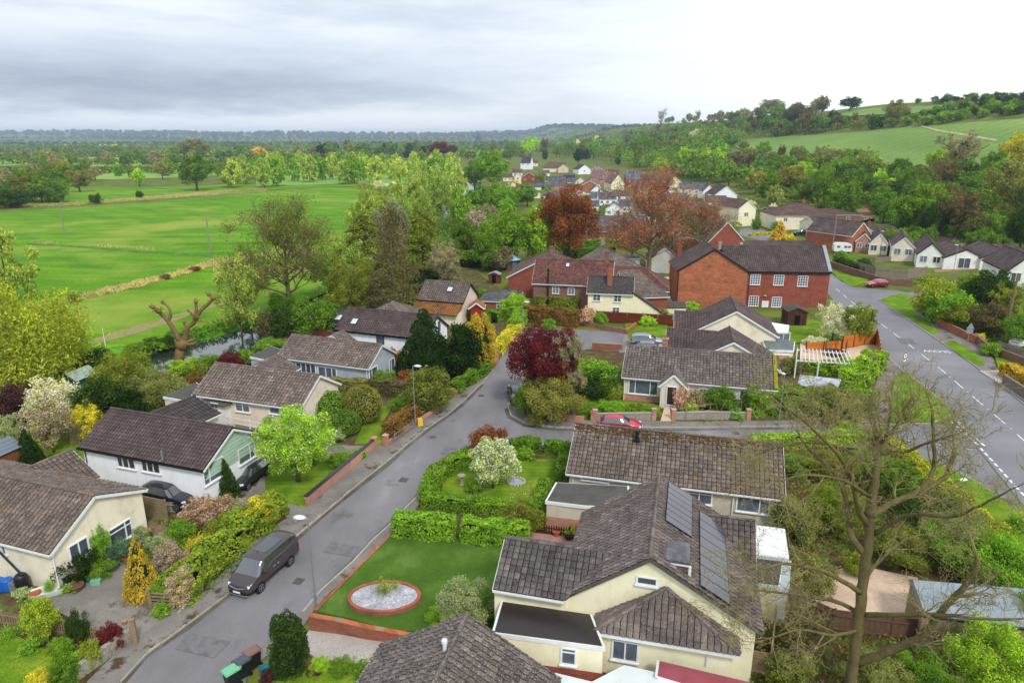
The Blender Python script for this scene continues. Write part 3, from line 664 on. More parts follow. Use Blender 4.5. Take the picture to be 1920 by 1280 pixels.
def block(H, A, B, zr, ze, hw, wall=CREAM, roof=None, z0=-.4, hip=(0, 0), hwb=None, over=.3, gov=.22, tw=.34, th=.37, K=4, amp=.035, trim=WHITEP, ridge=True, gcol=None, gz=None, lod=0, zeb=None, walls=True, gutter=True, rlabel=None):
 """gabled or hipped wing. A,B ridge ends (world xy); hw half width of the slope nearer the camera, hwb of the other"""
 A, B = Vector((A[0], A[1], 0)), Vector((B[0], B[1], 0)); d = (B - A).normalized(); n = Vector((-d.y, d.x, 0))
 mid = (A + B) / 2
 if (n.x < 0 if abs(d.y) > abs(d.x) else n.y > 0): n = -n           # n points east for a ridge running away, else to the camera side
 hwb = hwb or hw; zeb = zeb if zeb is not None else ze
 ea = A - d * (hw if hip[0] else 0); eb = B + d * (hw if hip[1] else 0)
 Z = lambda v, z: Vector((v.x, v.y, z))
 FA, FB, BA, BB = Z(ea + n * hw, ze), Z(eb + n * hw, ze), Z(ea - n * hwb, zeb), Z(eb - n * hwb, zeb); RA, RB = Z(A, zr), Z(B, zr)
 rm = MB(); kw = dict(w=tw, hc=th, K=K, amp=amp)
 if lod: 
  kw.update(K=1, w=max(tw, .5 * lod), hc=max(th, .42 * lod), amp=0, lift=.03)
 tile_plane(rm, [FA, FB, RB, RA], **kw); tile_plane(rm, [BB, BA, RA, RB], **kw)
 if hip[0]: tile_plane(rm, [BA, FA, RA], **kw)
 if hip[1]: tile_plane(rm, [FB, BB, RB], **kw)
 ro = rm.build('roof', [roof or RT_GREY, MATS['slab']], H, label=rlabel)
 if ridge:
  r = MB(); segs = [(RA, RB)]
  if hip[0]: segs += [(FA, RA), (BA, RA)]
  if hip[1]: segs += [(FB, RB), (BB, RB)]
  for p, q in segs:
   L = (q - p).length; k = max(1, int(L / (.45 if lod < 2 else 1.5)))
   for i in range(k):
    a, b = p.lerp(q, i / k), p.lerp(q, (i + .97) / k); up = Vector((0, 0, .035 + R.uniform(-.006, .008))); r.tube([a + up, b + up], .115, 6)
  r.build('ridge_tile', roof or RT_GREY, ro)
 # walls
 b = Blk(); pitf = (zr - ze) / hw; pitb = (zr - zeb) / hwb
 ia, ib = (A + d * gov if not hip[0] else ea + d * over), (B - d * gov if not hip[1] else eb - d * over)
 fo, bo = hw - over, hwb - over; zf, zb = ze + over * pitf - .06, zeb + over * pitb - .06
 fa, fb, ba, bb = ia + n * fo, ib + n * fo, ia - n * bo, ib - n * bo
 b.f, b.bk, b.gA, b.gB = (fa, fb), (ba, bb), (fa, ba), (fb, bb); b.n, b.d = n, d; b.ze = zf
 if walls:
  w = MB()
  def gable(p, q, r, hipped, mi=0):
   return [Z(p, z0), Z(q, z0), Z(q, zb)] + ([] if hipped else [Z(r, zr - .1)]) + [Z(p, zf)]
  w.add([Z(fa, z0), Z(fb, z0), Z(fb, zf), Z(fa, zf)], [(0, 1, 2, 3)]); w.add([Z(ba, z0), Z(bb, z0), Z(bb, zb), Z(ba, zb)], [(3, 2, 1, 0)])
  g1 = gable(fa, ba, ia, hip[0]); g2 = gable(fb, bb, ib, hip[1]); w.add(g1, [tuple(range(len(g1)))]); w.add(g2, [tuple(range(len(g2)))[::-1]])
  w.build('wall', wall, H)
  if gcol and not hip[1]:            # cladding in the gable
   for (p, q, r, sg) in ((fa, ba, ia, -1), (fb, bb, ib, 1)):
    g = MB()
    zc = gz if gz is not None else zf
    def at(z, a, zz): k = (z - zz) / (zr - .1 - zz); return a.lerp(r, max(0, k))
    o = d * sg * .03; P1, P2 = at(zc, p, zf) + o, at(zc, q, zb) + o; rows = 9
    pl = [Z(P1, zc), Z(P2, zc), Z(r + o, zr - .12)]
    g.add(pl, [(0, 1, 2)])
    for i in range(rows):
     z = zc + (zr - .2 - zc) * i / rows; a, c = at(z, p, zf) + o * 1.5, at(z, q, zb) + o * 1.5; g.bar(Z(a, z), Z(c, z), .03, .02)
    g.build('gable_cladding', gcol, H)
 for hp, x, sg in ((hip[0], A, -1), (hip[1], B, 1)):
  if hp: continue
  for s_, hwx, zx in ((1, hw, ze), (-1, hwb, zeb)):
   e_ = x + n * s_ * hwx; t = MB(); t.bar(Z(x, zr - .12) + d * sg * .015, Z(e_, zx - .12) + d * sg * .015, .035, .2); t.build('bargeboard', trim, H)
 if gutter:
  for p, q, zz in ((FA, FB, ze), (BA, BB, zeb)):
   s_ = n if p is FA else -n; g = MB()
   g.bar(p + s_ * .05 + Vector((0, 0, -.09)), q + s_ * .05 + Vector((0, 0, -.09)), .11, .1); g.bar(p - s_ * .015 + Vector((0, 0, -.15)), q - s_ * .015 + Vector((0, 0, -.15)), .03, .18); g.build('gutter', trim, H)
 b.A, b.B, b.zr, b.H = A, B, zr, H; b.FA, b.FB, b.RA, b.RB = FA, FB, RA, RB
 return b
plain('slab', '#2a2523', .9, .1, .2, 2)
def wall_hit(pl, px, py):
 p, q = pl; d = (q - p); n = Vector((-d.y, d.x, 0)).normalized(); r = ray(px, py); o = Vector((0, 0, CAMH))
 k = (Vector((p.x, p.y, 0)) - o).dot(n) / r.dot(n); h = o + r * k; return h
def win(H, pl, px, py, w, h, cols=2, fm=None, name='window', rows=1, bars=None, sill=True, world=None, door=False, dcol=None, open_=None, out=None, pane=None):
 """window whose middle is seen at photo pixel px,py on the wall plane pl"""
 c = wall_hit(pl, px, py) if world is None else Vector(world); d = Vector(((pl[1] - pl[0]).x, (pl[1] - pl[0]).y, 0)).normalized(); n = Vector((-d.y, d.x, 0))
 if n.dot(Vector((-c.x, -c.y, 0))) < 0: n = -n
 if out: n = n * out
 if d.x < 0: d = -d
 U = Vector((0, 0, 1)); fm = fm or FRAME; f = MB(); o = n * .03
 t = .07
 for s_ in (-1, 1):
  f.bar(c + o + d * s_ * (w / 2) - U * h / 2, c + o + d * s_ * (w / 2) + U * h / 2, .1, t, up=n); f.bar(c + o - d * w / 2 + U * s_ * h / 2, c + o + d * w / 2 + U * s_ * h / 2, .1, t)
 xs = []
 if isinstance(cols, (list, tuple)): xs = list(cols)
 elif cols > 1: xs = [i / cols for i in range(1, cols)]
 for x in xs: f.bar(c + o + d * w * (x - .5) - U * h / 2, c + o + d * w * (x - .5) + U * h / 2, .075, t * .9, up=n)
 for i in range(1, rows): f.bar(c + o - d * w / 2 + U * h * (i / rows - .5), c + o + d * w / 2 + U * h * (i / rows - .5), .05, t * .8)
 if bars: f.bar(c + o - d * w / 2 + U * h * (bars - .5), c + o + d * w / 2 + U * h * (bars - .5), .05, t * .9)
 if open_ is None and sill: f.bar(c + n * .07 - d * (w / 2 + .1) - U * (h / 2 + .05), c + n * .07 + d * (w / 2 + .1) - U * (h / 2 + .05), .2, .06)
 fo = f.build(name, fm, H)
 g = MB(); a = c + n * .012
 if door: 
  g.add([a - d * w / 2 - U * h / 2, a + d * w / 2 - U * h / 2, a + d * w / 2 + U * h / 2, a - d * w / 2 + U * h / 2], [(0, 1, 2, 3)]); g.build('doorway_panel', dcol or TIMBD, fo)
 else:
  g.add([a - d * w / 2 - U * h / 2, a + d * w / 2 - U * h / 2, a + d * w / 2 + U * h / 2, a - d * w / 2 + U * h / 2], [(0, 1, 2, 3)]); g.build('pane', pane or GLASS, fo)
 return fo
def rooflight(H, b, u, v, w=.8, h=1.0):
 """u along the ridge 0..1, v up the slope 0..1 on the camera side"""
 e = (b.FB - b.FA).normalized(); up = (b.RA - b.FA); up = (up - e * up.dot(e)); L = up.length; up.normalize(); n = e.cross(up)
 if n.z < 0: n = -n
 c = b.FA.lerp(b.FB, u) + up * L * v + n * .1; m = MB()
 for s_ in (-1, 1): m.bar(c + e * s_ * w / 2 - up * h / 2, c + e * s_ * w / 2 + up * h / 2, .09, .12, up=n); m.bar(c - e * w / 2 + up * s_ * h / 2, c + e * w / 2 + up * s_ * h / 2, .12, .09)
 o = m.build('rooflight', GREYFRAME, H); g = MB(); q = c + n * .02; g.add([q - e * w / 2 - up * h / 2, q + e * w / 2 - up * h / 2, q + e * w / 2 + up * h / 2, q - e * w / 2 + up * h / 2], [(0, 1, 2, 3)])
 g.build('pane', glass_mat('skylight_glass', (.55, .6, .66), .15, False), o)
def chimney(H, x, y, z0, z1, w=.6, d=.6, rz=0, mat=None, pots=2, name='chimney'):
 m = MB(); m.box((x, y, (z0 + z1) / 2), (w, d, z1 - z0), rz); m.box((x, y, z1 - .08), (w + .14, d + .14, .14), rz); o = m.build(name, mat or BRICK, H)
 for i in range(pots):
  p = MB(); t = (i - (pots - 1) / 2) * .34; p.lathe((x + t * math.cos(rz), y + t * math.sin(rz), z1), [(.12, 0), (.1, .3), (.125, .34), (.08, .35)], 10); p.build('chimney_pot', plain('terracotta', '#a8603c', .9, .2, .2, 3), o)
 return o
def flat(H, pts, z, wall, roofm, th=.28, z0=-.3, over=.12, trim=WHITEP, px=True, brick=None, bz=1.0):
 """flat roofed box; pts are its roof corners seen in the photo at height z"""
 A = [P(q[0], q[1], z) if px else Vector((q[0], q[1], z)) for q in pts]; c = sum(A, Vector()) / len(A)
 ins = [(a.x + (c.x - a.x) * over / max(.5, (c - a).length), a.y + (c.y - a.y) * over / max(.5, (c - a).length)) for a in A]
 w = MB(); w.prism(ins, z0, z - th); w.build('wall', wall, H)
 if brick:
  w = MB(); o2 = [(a.x + (c.x - a.x) * (over * .7) / max(.5, (c - a).length), a.y + (c.y - a.y) * (over * .7) / max(.5, (c - a).length)) for a in A]; w.prism(o2, z0 - .02, bz); w.build('brick_base', brick, H)
 f = MB(); f.prism([(a.x, a.y) for a in A], z - th, z - .03); fo = f.build('fascia', trim, H)
 r = MB(); r.prism([(a.x + (c.x - a.x) * .05, a.y + (c.y - a.y) * .05) for a in A], z - .05, z); r.build('flat_roof', roofm, H)
 return [(Vector((ins[i][0], ins[i][1], 0)), Vector((ins[(i + 1) % len(A)][0], ins[(i + 1) % len(A)][1], 0))) for i in range(len(A))]
def pipe(H, p, z0, z1, mat=None, r=.045, name='downpipe'):
 m = MB(); m.tube([(p[0], p[1], z0), (p[0], p[1], z1)], r, 6); m.build(name, mat or WHITEP, H)
def rdg(Apx, Bpx, zr, ang=None, L=None):
 a, b = P(*Apx, zr), P(*Bpx, zr)
 if ang is not None:
  m = (a + b) / 2; l = L or (b - a).length; d = Vector((math.cos(rad(ang)), math.sin(rad(ang)), 0)); a, b = m - d * l / 2, m + d * l / 2
 return a, b
def hwof(b0, Cpx, ze, A, B):
 c = P(*Cpx, ze); d = (B - A).normalized(); v = Vector((c.x - A.x, c.y - A.y, 0)); return abs(v.dot(Vector((-d.y, d.x, 0))))

# ------------------------------------------------------------------ walls, fences
def run_wall(name, pts, h, th, mat, label, cop=None, world=False, pillars=0, pmat=None, cat='wall', h2=None, z=0, group=None, pil=None):
 A = [Vector((p[0], p[1], z)) if world else P(*p, z) for p in pts]; c = sum(A, Vector()) / len(A); T = thing(name, label, cat, (c.x, c.y, z), group)
 m = MB(); k = MB(); n = len(A) - 1; hs = [h + ((h2 if h2 is not None else h) - h) * i / n for i in range(n + 1)]
 for i in range(n):
  p, q = A[i], A[i + 1]; d = (q - p).normalized(); s = Vector((-d.y, d.x, 0)) * th / 2
  def quad(mm, w, z0a, z1a, z0b, z1b):
   s2 = Vector((-d.y, d.x, 0)) * w / 2; U = Vector((0, 0, 1)); vs = [p - s2 + U * z0a, p + s2 + U * z0a, p + s2 + U * z1a, p - s2 + U * z1a, q - s2 + U * z0b, q + s2 + U * z0b, q + s2 + U * z1b, q - s2 + U * z1b]
   mm.add(vs, [(0, 1, 2, 3), (7, 6, 5, 4), (0, 4, 5, 1), (1, 5, 6, 2), (2, 6, 7, 3), (3, 7, 4, 0)])
  quad(m, th, -.3, hs[i], -.3, hs[i + 1])
  if cop: quad(k, th + .08, hs[i], hs[i] + .08, hs[i + 1], hs[i + 1] + .08)
 m.build('wall', mat, T)
 if cop: k.build('coping', cop, T)
 if pillars:
  for p in (pil or (A[0], A[-1])):
   q = MB(); p = Vector(p); q.box((p.x, p.y, z + pillars / 2 - .1), (.42, .42, pillars + .2), math.atan2((A[-1] - A[0]).y, (A[-1] - A[0]).x)); q.box((p.x, p.y, z + pillars + .04), (.5, .5, .09), math.atan2((A[-1] - A[0]).y, (A[-1] - A[0]).x)); q.build('pillar', pmat or mat, T)
 return T
def fence(name, pts, h, kind, mat, label, world=False, cat='fence', z=0, pitch=1.8, pm=None, group=None, h0=.06):
 A = [Vector((p[0], p[1], z)) if world else P(*p, z) for p in pts]; c = sum(A, Vector()) / len(A); T = thing(name, label, cat, (c.x, c.y, z), group); pan = MB(); first = True
 for i in range(len(A) - 1):
  p, q = A[i], A[i + 1]; L = (q - p).length; k = max(1, round(L / pitch)); d = (q - p).normalized(); s = Vector((-d.y, d.x, 0)); rz = math.atan2(d.y, d.x)
  for j in range(k + 1):
   if j == 0 and not first: continue
   a = p.lerp(q, j / k); m = MB(); m.box((a.x, a.y, z + (h + .12) / 2 - .1), (.1, .1, h + .32), rz); m.build('post', pm or mat, T)
  first = False
  for j in range(k):
   a, b = p.lerp(q, (j + .03) / k), p.lerp(q, (j + .97) / k); U = Vector((0, 0, 1))
   if kind == 'close':
    nb = max(3, int((b - a).length / .14))
    for t in range(nb):
     x = a.lerp(b, (t + .5) / nb) + s * (.012 if t % 2 else -.004); pan.box((x.x, x.y, z + h / 2 + h0 / 2), ((b - a).length / nb * 1.02, .022, h - h0), rz)
    pan.bar(a + U * (h + .02), b + U * (h + .02), .05, .03); pan.bar(a + U * h * .2 - s * .05, b + U * h * .2 - s * .05, .05, .08); pan.bar(a + U * h * .8 - s * .05, b + U * h * .8 - s * .05, .05, .08)
   elif kind == 'panel':
    pan.bar(a + U * (h / 2 + h0 / 2), b + U * (h / 2 + h0 / 2), .025, h - h0)
    for zz in (h0 + .05, h * .35, h * .68, h): pan.bar(a + U * zz, b + U * zz, .07, .05)
    for x in (a, b): pan.bar(x + U * h0, x + U * h, .07, .05, up=s)
   elif kind == 'picket':
    nb = max(3, int((b - a).length / .17))
    for t in range(nb + 1): x = a.lerp(b, t / nb); pan.box((x.x, x.y, z + h / 2 + .03), (.085, .022, h - .06 + R.uniform(-.03, .03)), rz)
    for zz in (h * .25, h * .78): pan.bar(a + U * zz - s * .03, b + U * zz - s * .03, .04, .07)
   elif kind == 'rail':
    for zz in (h * .5, h * .97): pan.bar(a + U * zz, b + U * zz, .05, .07)
   elif kind == 'lattice':
    for zz in (h * .15, h): pan.bar(a + U * zz, b + U * zz, .05, .05)
    nb = max(2, int((b - a).length / .35))
    for t in range(nb): x, y = a.lerp(b, t / nb), a.lerp(b, (t + 1) / nb); pan.bar(x + U * h * .15, y + U * h, .02, .02); pan.bar(x + U * h, y + U * h * .15, .02, .02)
 pan.build({'close': 'board_panel', 'panel': 'panel', 'picket': 'pickets', 'rail': 'rails', 'lattice': 'lattice'}[kind], mat, T)
 return T

# ------------------------------------------------------------------ cars
def car_body(st, glassx, paint, bumper=None):
 """st: list of (x, zbottom, zbelt, zroof, wsill, wbelt, wroof); glass between belt and roof for stations in glassx"""
 vs, fs, mi = [], [], []; n = 6
 for (x, zb, zl, zr, ws, wl, wr) in st:
  hf = zb + (zl - zb) * .35
  for s in (1, -1):
   pts = [(x, s * ws * .9, zb), (x, s * ws, hf), (x, s * wl, zl), (x, s * wr, zr - (.05 if zr > zl + .1 else .01)), (x, s * wr * .55, zr), (x, 0, zr + .005)]
   if s == 1: vs += pts
   else: vs += pts[:5]
 N = 11; idx = lambda k, s, i: k * N + (i if s == 1 or i == 5 else 6 + i)
 for k in range(len(st) - 1):
  cab0, cab1 = st[k][3] > st[k][2] + .1, st[k + 1][3] > st[k + 1][2] + .1
  for s in (1, -1):
   for i in range(5):
    f = [idx(k, s, i), idx(k + 1, s, i), idx(k + 1, s, i + 1), idx(k, s, i + 1)]
    if s == -1: f = f[::-1]
    fs.append(f[::-1]); m = 0
    if i == 2 and cab0 and cab1 and k in glassx: m = 1
    if i >= 3 and (cab0 != cab1): m = 1
    if i == 2 and (cab0 != cab1): m = 1
    if i == 0: m = 2
    mi.append(m)
  fs.append([idx(k, 1, 0), idx(k + 1, 1, 0), idx(k + 1, -1, 0), idx(k, -1, 0)]); mi.append(2)
 for k in (0, len(st) - 1):
  f = [idx(k, 1, i) for i in range(6)] + [idx(k, -1, i) for i in range(4, -1, -1)]; fs.append(f if k == 0 else f[::-1]); mi.append(0)
 me = bpy.data.meshes.new('car'); me.from_pydata(vs, [], fs); me.polygons.foreach_set('material_index', mi)
 bm = bmesh.new(); bm.from_mesh(me); bmesh.ops.recalc_face_normals(bm, faces=bm.faces)
 cl = bm.edges.layers.float.get('crease_edge') or bm.edges.layers.float.new('crease_edge')
 for e in bm.edges:
  ms = {f.material_index for f in e.link_faces}
  if len(ms) > 1: e[cl] = .65
 bm.to_mesh(me); bm.free()
 o = bpy.data.objects.new('tmp', me); COL.objects.link(o); md = o.modifiers.new('s', 'SUBSURF'); md.levels = 2; md.render_levels = 2
 dg = bpy.context.evaluated_depsgraph_get(); ev = bpy.data.meshes.new_from_object(o.evaluated_get(dg)); bpy.data.objects.remove(o)
 parts = {}
 for p in ev.polygons: parts.setdefault(p.material_index, []).append([tuple(ev.vertices[i].co) for i in p.vertices])
 out = {}
 for m, polys in parts.items():
  b = MB(); seen = {}
  for pl in polys:
   ids = []
   for v in pl:
    kx = (round(v[0], 5), round(v[1], 5), round(v[2], 5))
    if kx not in seen: seen[kx] = len(b.v); b.v.append(v)
    ids.append(seen[kx])
   b.f.append(tuple(ids)); b.m.append(0)
  out[m] = b
 return out
STATS = {
 'mpv': ([(2.46, .42, .66, .68, .72, .70, .5), (2.3, .3, .86, .9, .88, .86, .7), (2.0, .28, 1.04, 1.08, .94, .92, .8), (1.7, .28, 1.14, 1.17, .95, .93, .82), (.98, .28, 1.2, 1.84, .95, .94, .76), (.6, .28, 1.2, 1.94, .95, .94, .78), (-.6, .28, 1.2, 1.94, .95, .94, .78), (-1.6, .28, 1.2, 1.93, .95, .94, .78), (-2.25, .28, 1.2, 1.92, .94, .93, .78), (-2.44, .3, 1.15, 1.78, .92, .9, .74), (-2.5, .4, .95, .97, .86, .84, .66)], (4, 5, 6, 7), 1.5, -1.42, .34, 2.5),
 'hatch': ([(2.0, .4, .58, .6, .6, .58, .4), (1.85, .25, .72, .76, .78, .76, .55), (1.35, .22, .86, .92, .86, .84, .66), (.85, .22, .93, .98, .88, .86, .7), (.25, .22, .95, 1.36, .88, .87, .6), (-.15, .22, .96, 1.45, .88, .87, .62), (-.9, .22, .98, 1.44, .88, .87, .62), (-1.55, .24, 1.0, 1.34, .87, .85, .58), (-1.9, .28, .98, 1.0, .82, .8, .6), (-2.02, .38, .8, .82, .74, .72, .5)], (4, 5, 6), 1.28, -1.25, .31, 2.02),
 'estate': ([(2.2, .4, .58, .6, .62, .6, .4), (2.05, .25, .7, .74, .8, .78, .55), (1.5, .22, .84, .9, .86, .84, .66), (1.0, .22, .9, .95, .88, .86, .7), (.35, .22, .93, 1.34, .88, .87, .6), (0, .22, .94, 1.42, .88, .87, .62), (-.9, .22, .95, 1.44, .88, .87, .62), (-1.75, .22, .96, 1.4, .88, .86, .6), (-2.12, .26, .96, 1.2, .84, .82, .58), (-2.25, .36, .85, .87, .78, .76, .5)], (4, 5, 6, 7), 1.4, -1.35, .31, 2.25),
 'suv': ([(2.3, .45, .72, .74, .66, .64, .45), (2.15, .32, .88, .93, .86, .84, .62), (1.6, .3, 1.02, 1.07, .92, .9, .74), (1.05, .3, 1.08, 1.12, .93, .92, .78), (.4, .3, 1.1, 1.56, .93, .92, .68), (0, .3, 1.1, 1.66, .93, .92, .7), (-.9, .3, 1.12, 1.68, .93, .92, .7), (-1.75, .3, 1.14, 1.62, .93, .91, .68), (-2.15, .34, 1.12, 1.4, .9, .88, .64), (-2.3, .42, .95, .97, .84, .82, .56)], (4, 5, 6, 7), 1.42, -1.4, .37, 2.3),
 'van': ([(2.6, .4, .7, .72, .74, .72, .5), (2.45, .3, 1.0, 1.05, .92, .9, .7), (1.95, .28, 1.25, 1.3, .98, .96, .85), (1.3, .28, 1.35, 2.15, .99, .98, .85), (.8, .28, 1.35, 2.35, .99, .98, .88), (-1, .28, 1.35, 2.4, .99, .98, .9), (-2.4, .28, 1.35, 2.38, .99, .98, .9), (-2.6, .32, 1.3, 2.3, .97, .96, .88)], (3,), 1.75, -1.6, .35, 2.6),
}
CARP = {}
def car(name, kind, col, loc, heading, label, cat='car', group=None, plate=None, z=0, roofglass=False, chrome=False):
 st, gx, fx, rx, rw, half = STATS[kind]; key = kind
 if key not in CARP:
  o = car_body(st, gx, None); CARP[key] = {m: b.mesh('car_body', MATS.get('x') or BLACK, True) for m, b in o.items()}
 T = thing(name, label, cat, (0, 0, 0), group); pm = paint_mat('paint_' + col.lstrip('#'), col)
 gl = glass_mat('car_glass', (.03, .038, .045), .04, False); gl.node_tree.nodes['Principled BSDF'].inputs['IOR'].default_value = 2.1
 for m, nm, mt in ((0, 'body', pm), (1, 'window', gl), (2, 'sill', BLACK)):
  if m not in CARP[key]: continue
  me = CARP[key][m].copy(); me.materials.clear(); me.materials.append(mt); o = bpy.data.objects.new(nm, me); COL.objects.link(o); o.parent = T
 W_ = max(s[4] for s in st)
 for x in (fx, rx):
  for s in (-1, 1):
   a = MB(); a.tube([(x, s * (W_ - .12), rw), (x, s * (W_ + .005), rw)], rw * 1.17, 20); a.build('wheel_arch', BLACK, T).location
   w = MB(); w.tube([(x, s * (W_ - .2), rw), (x, s * (W_ + .018), rw)], rw, 20); wo = w.build('wheel', TYRE, T)
   r = MB(); c = (x, s * (W_ + .022), rw); r.tube([(x, s * (W_ + .0), rw), (x, s * (W_ + .024), rw)], rw * .26, 10)
   for k in range(5):
    t = k * 2 * math.pi / 5; r.bar((x, s * (W_ + .024), rw), (x + rw * .66 * math.cos(t), s * (W_ + .024), rw + rw * .66 * math.sin(t)), .02, rw * .2, up=Vector((-math.sin(t), 0, math.cos(t))))
   ring = [(x + rw * .68 * math.cos(t * .3142), s * (W_ + .02), rw + rw * .68 * math.sin(t * .3142)) for t in range(21)]; r.tube(ring, .02, 5, cap=False); r.build('rim', RIM, wo)
 f0 = st[1]; fz = f0[2]; b0 = st[-2]
 for s in (-1, 1):
  h = MB(); h.box((half - (.3 if kind != 'hatch' else .24), s * (f0[5] - .15), fz - .03), (.3, .26, .11), s * -.5, 0, .8); h.build('headlight', LAMPH, T)
  h = MB(); h.box((-half + .16, s * (b0[5] - .04), b0[2] - .12), (.14, .16, .3)); h.build('tail_light', plain('tail_light_red', '#8c1f1c', .3, .5, .1, 4), T)
  h = MB(); zz = st[3][2]; h.box((st[4][0] + .12, s * (W_ + .1), zz + .08), (.14, .2, .14), 0, 0, .85); h.build('wing_mirror', pm, T)
 g = MB(); g.box((half - .1, 0, fz - .12), (.1, .95, .1)); g.box((half - .03, 0, .42), (.08, 1.2, .16)); g.build('grille', BLACK, T)
 if chrome:
  g = MB(); g.bar((half - .02, -.55, fz - .06), (half + .03, 0, fz - .13), .03, .035); g.bar((half + .03, 0, fz - .13), (half - .02, .55, fz - .06), .03, .035)
  g.bar((half - .02, -.72, .34), (half + .03, -.5, .3), .03, .05); g.bar((half + .03, -.5, .3), (half + .03, .5, .3), .03, .05); g.bar((half + .03, .5, .3), (half - .02, .72, .34), .03, .05); g.build('chrome_trim', plain('chrome', '#c9ccd0', .2, .6, .03, 2, metal=.8), T)
  a = MB(); a.tube([(.55, 0, 1.86), (.35, 0, 2.08)], .012, 4); a.build('aerial', BLACK, T)
  for s in (-1, 1):
   for x in (.15, -.22): hd = MB(); hd.box((x, s * (W_ + .01), 1.02), (.2, .05, .05)); hd.build('door_handle', plain('chrome', '#c9ccd0', .2, .6, .03, 2, metal=.8), T)
 for x, pc in ((half + .045, '#e6e6e0'), (-half - .0, '#d8b42a')):
  p = MB(); p.box((x, 0, .5 if x > 0 else .72), (.03, .52, .11)); p.build('number_plate', plain('plate' + pc, pc, .5, .3, .03, 3), T)
 if roofglass:
  p = MB(); zr = st[6][3]; p.add([(.28, -.5, zr + .006), (.28, .5, zr + .006), (-1.35, .5, zr + .008), (-1.35, -.5, zr + .008)], [(0, 1, 2, 3)]); p.build('sunroof', glass_mat('sunroof_glass', (.06, .08, .085), .08, False), T)
 T.location = (loc[0], loc[1], z); T.rotation_euler = (0, 0, heading); return T

# ------------------------------------------------------------------ river, meadow, roads, gardens
def strip(name, C, w, z, mat, kind='structure'):
 mb = MB(); k = len(C); vs = []
 for i, p in enumerate(C):
  d = (C[min(i + 1, k - 1)] - C[max(i - 1, 0)]); d.z = 0; d.normalize(); n = Vector((-d.y, d.x, 0)); ww = w[i] if hasattr(w, '__len__') else w
  vs += [p + n * ww / 2, p - n * ww / 2]
 vs = [(v.x, v.y, z) for v in vs]; mb.add(vs, [(2 * i, 2 * i + 1, 2 * i + 3, 2 * i + 2) for i in range(k - 1)]); o = mb.build(name, mat); o['kind'] = kind; return o
def water_mat():
 m, nt, bs = base_mat('river_water'); bs.inputs['Base Color'].default_value = (.03, .04, .03, 1); bs.inputs['Roughness'].default_value = .04; bs.inputs['Specular IOR Level'].default_value = 1.0; bs.inputs['IOR'].default_value = 1.9
 bump(nt, bs, noise_fac(nt, 1.4, 3, .5), .008, .25); return m
strip('river', RIV, 14.5, -.55, water_mat())
def meadow(name, px, z, mat): return slab(name, px, z, mat, z0=-.1)
meadow('meadow', [(-900, 700), (-900, 420), (-300, 397), (0, 398), (150, 388), (300, 378), (480, 360), (600, 353), (720, 352), (760, 372), (735, 430), (690, 470), (620, 545), (520, 585), (440, 610), (380, 625), (300, 638), (160, 660), (0, 700)], .05, MEADOW)
meadow('meadow_beyond', [(-600, 372), (0, 352), (330, 350), (560, 342), (740, 330), (730, 347), (480, 356), (250, 374), (0, 390), (-600, 410)], .05, MEADOW)
drape('ditch', [(50, 456), (150, 461), (250, 470), (330, 473), (400, 478)], [(50, 459), (150, 465), (250, 474), (330, 478), (400, 484)], ground_mat('ditch_grass', [(.3, '#3b6a1c'), (.6, '#4f7f24'), (.75, '#a9a47c')], .5, 4, .5), 40, 1, .09)
drape('farm_track', [(165, 640), (230, 618), (310, 596), (370, 578), (440, 562)], [(165, 648), (235, 632), (320, 606), (375, 584), (440, 566)], DIRT, 30, 2, .075)
drape('river_bank', [(120, 655), (220, 655), (300, 638), (380, 620), (440, 606), (500, 592)], [(120, 690), (230, 690), (310, 662), (400, 636), (455, 622), (510, 606)], ground_mat('bank_grass', [(.3, '#4a8018'), (.6, '#5f9c22')], .6, 4, .6), 30, 3, .16)
# far fields on the plain
for nm, q in (('far_field', [(0, 326), (300, 318), (480, 316), (470, 326), (250, 336), (0, 342)]), ('far_field', [(150, 296), (290, 291), (300, 300), (180, 306)]), ('far_field', [(480, 315), (720, 330), (640, 345), (480, 350)]),
              ('far_field', [(100, 306), (330, 300), (350, 310), (120, 316)]), ('far_field', [(-300, 300), (40, 300), (60, 310), (-300, 318)]), ('far_field', [(300, 284), (520, 280), (560, 286), (330, 292)]), ('far_field', [(640, 330), (760, 318), (860, 322), (840, 345), (700, 350)]),
              ('far_field', [(760, 284), (960, 280), (960, 288), (800, 292)])):
 slab(nm, q, .3, FIELD2, z0=-.2)
slab('rape_field', [(100, 270.5), (236, 271.5), (236, 274), (120, 274)], 1.0, plain('rapeseed', '#c9c04a', .9, .1, .1, .01), z0=-.2)
# hill fields
drape('hill_field', [(1376, 272), (1390, 262), (1480, 256), (1600, 248), (1700, 240), (1760, 236), (1920, 224), (2150, 205), (2500, 175)], [(1376, 274), (1400, 284), (1460, 294), (1560, 304), (1700, 322), (1800, 332), (1920, 345), (2150, 370), (2500, 400)], CROP, 60, 16, .5)
drape('upper_field', [(1555, 211), (1640, 204), (1790, 198)], [(1550, 222), (1640, 216), (1740, 212), (1800, 206)], CROP, 24, 5, .5)
drape('chalk_path', [(1728, 238), (1760, 246), (1800, 252), (1870, 264)], [(1724, 239), (1756, 248), (1796, 255), (1866, 267)], plain('chalk', '#b3a987', .95, .1, .15, .3), 24, 1, .7)
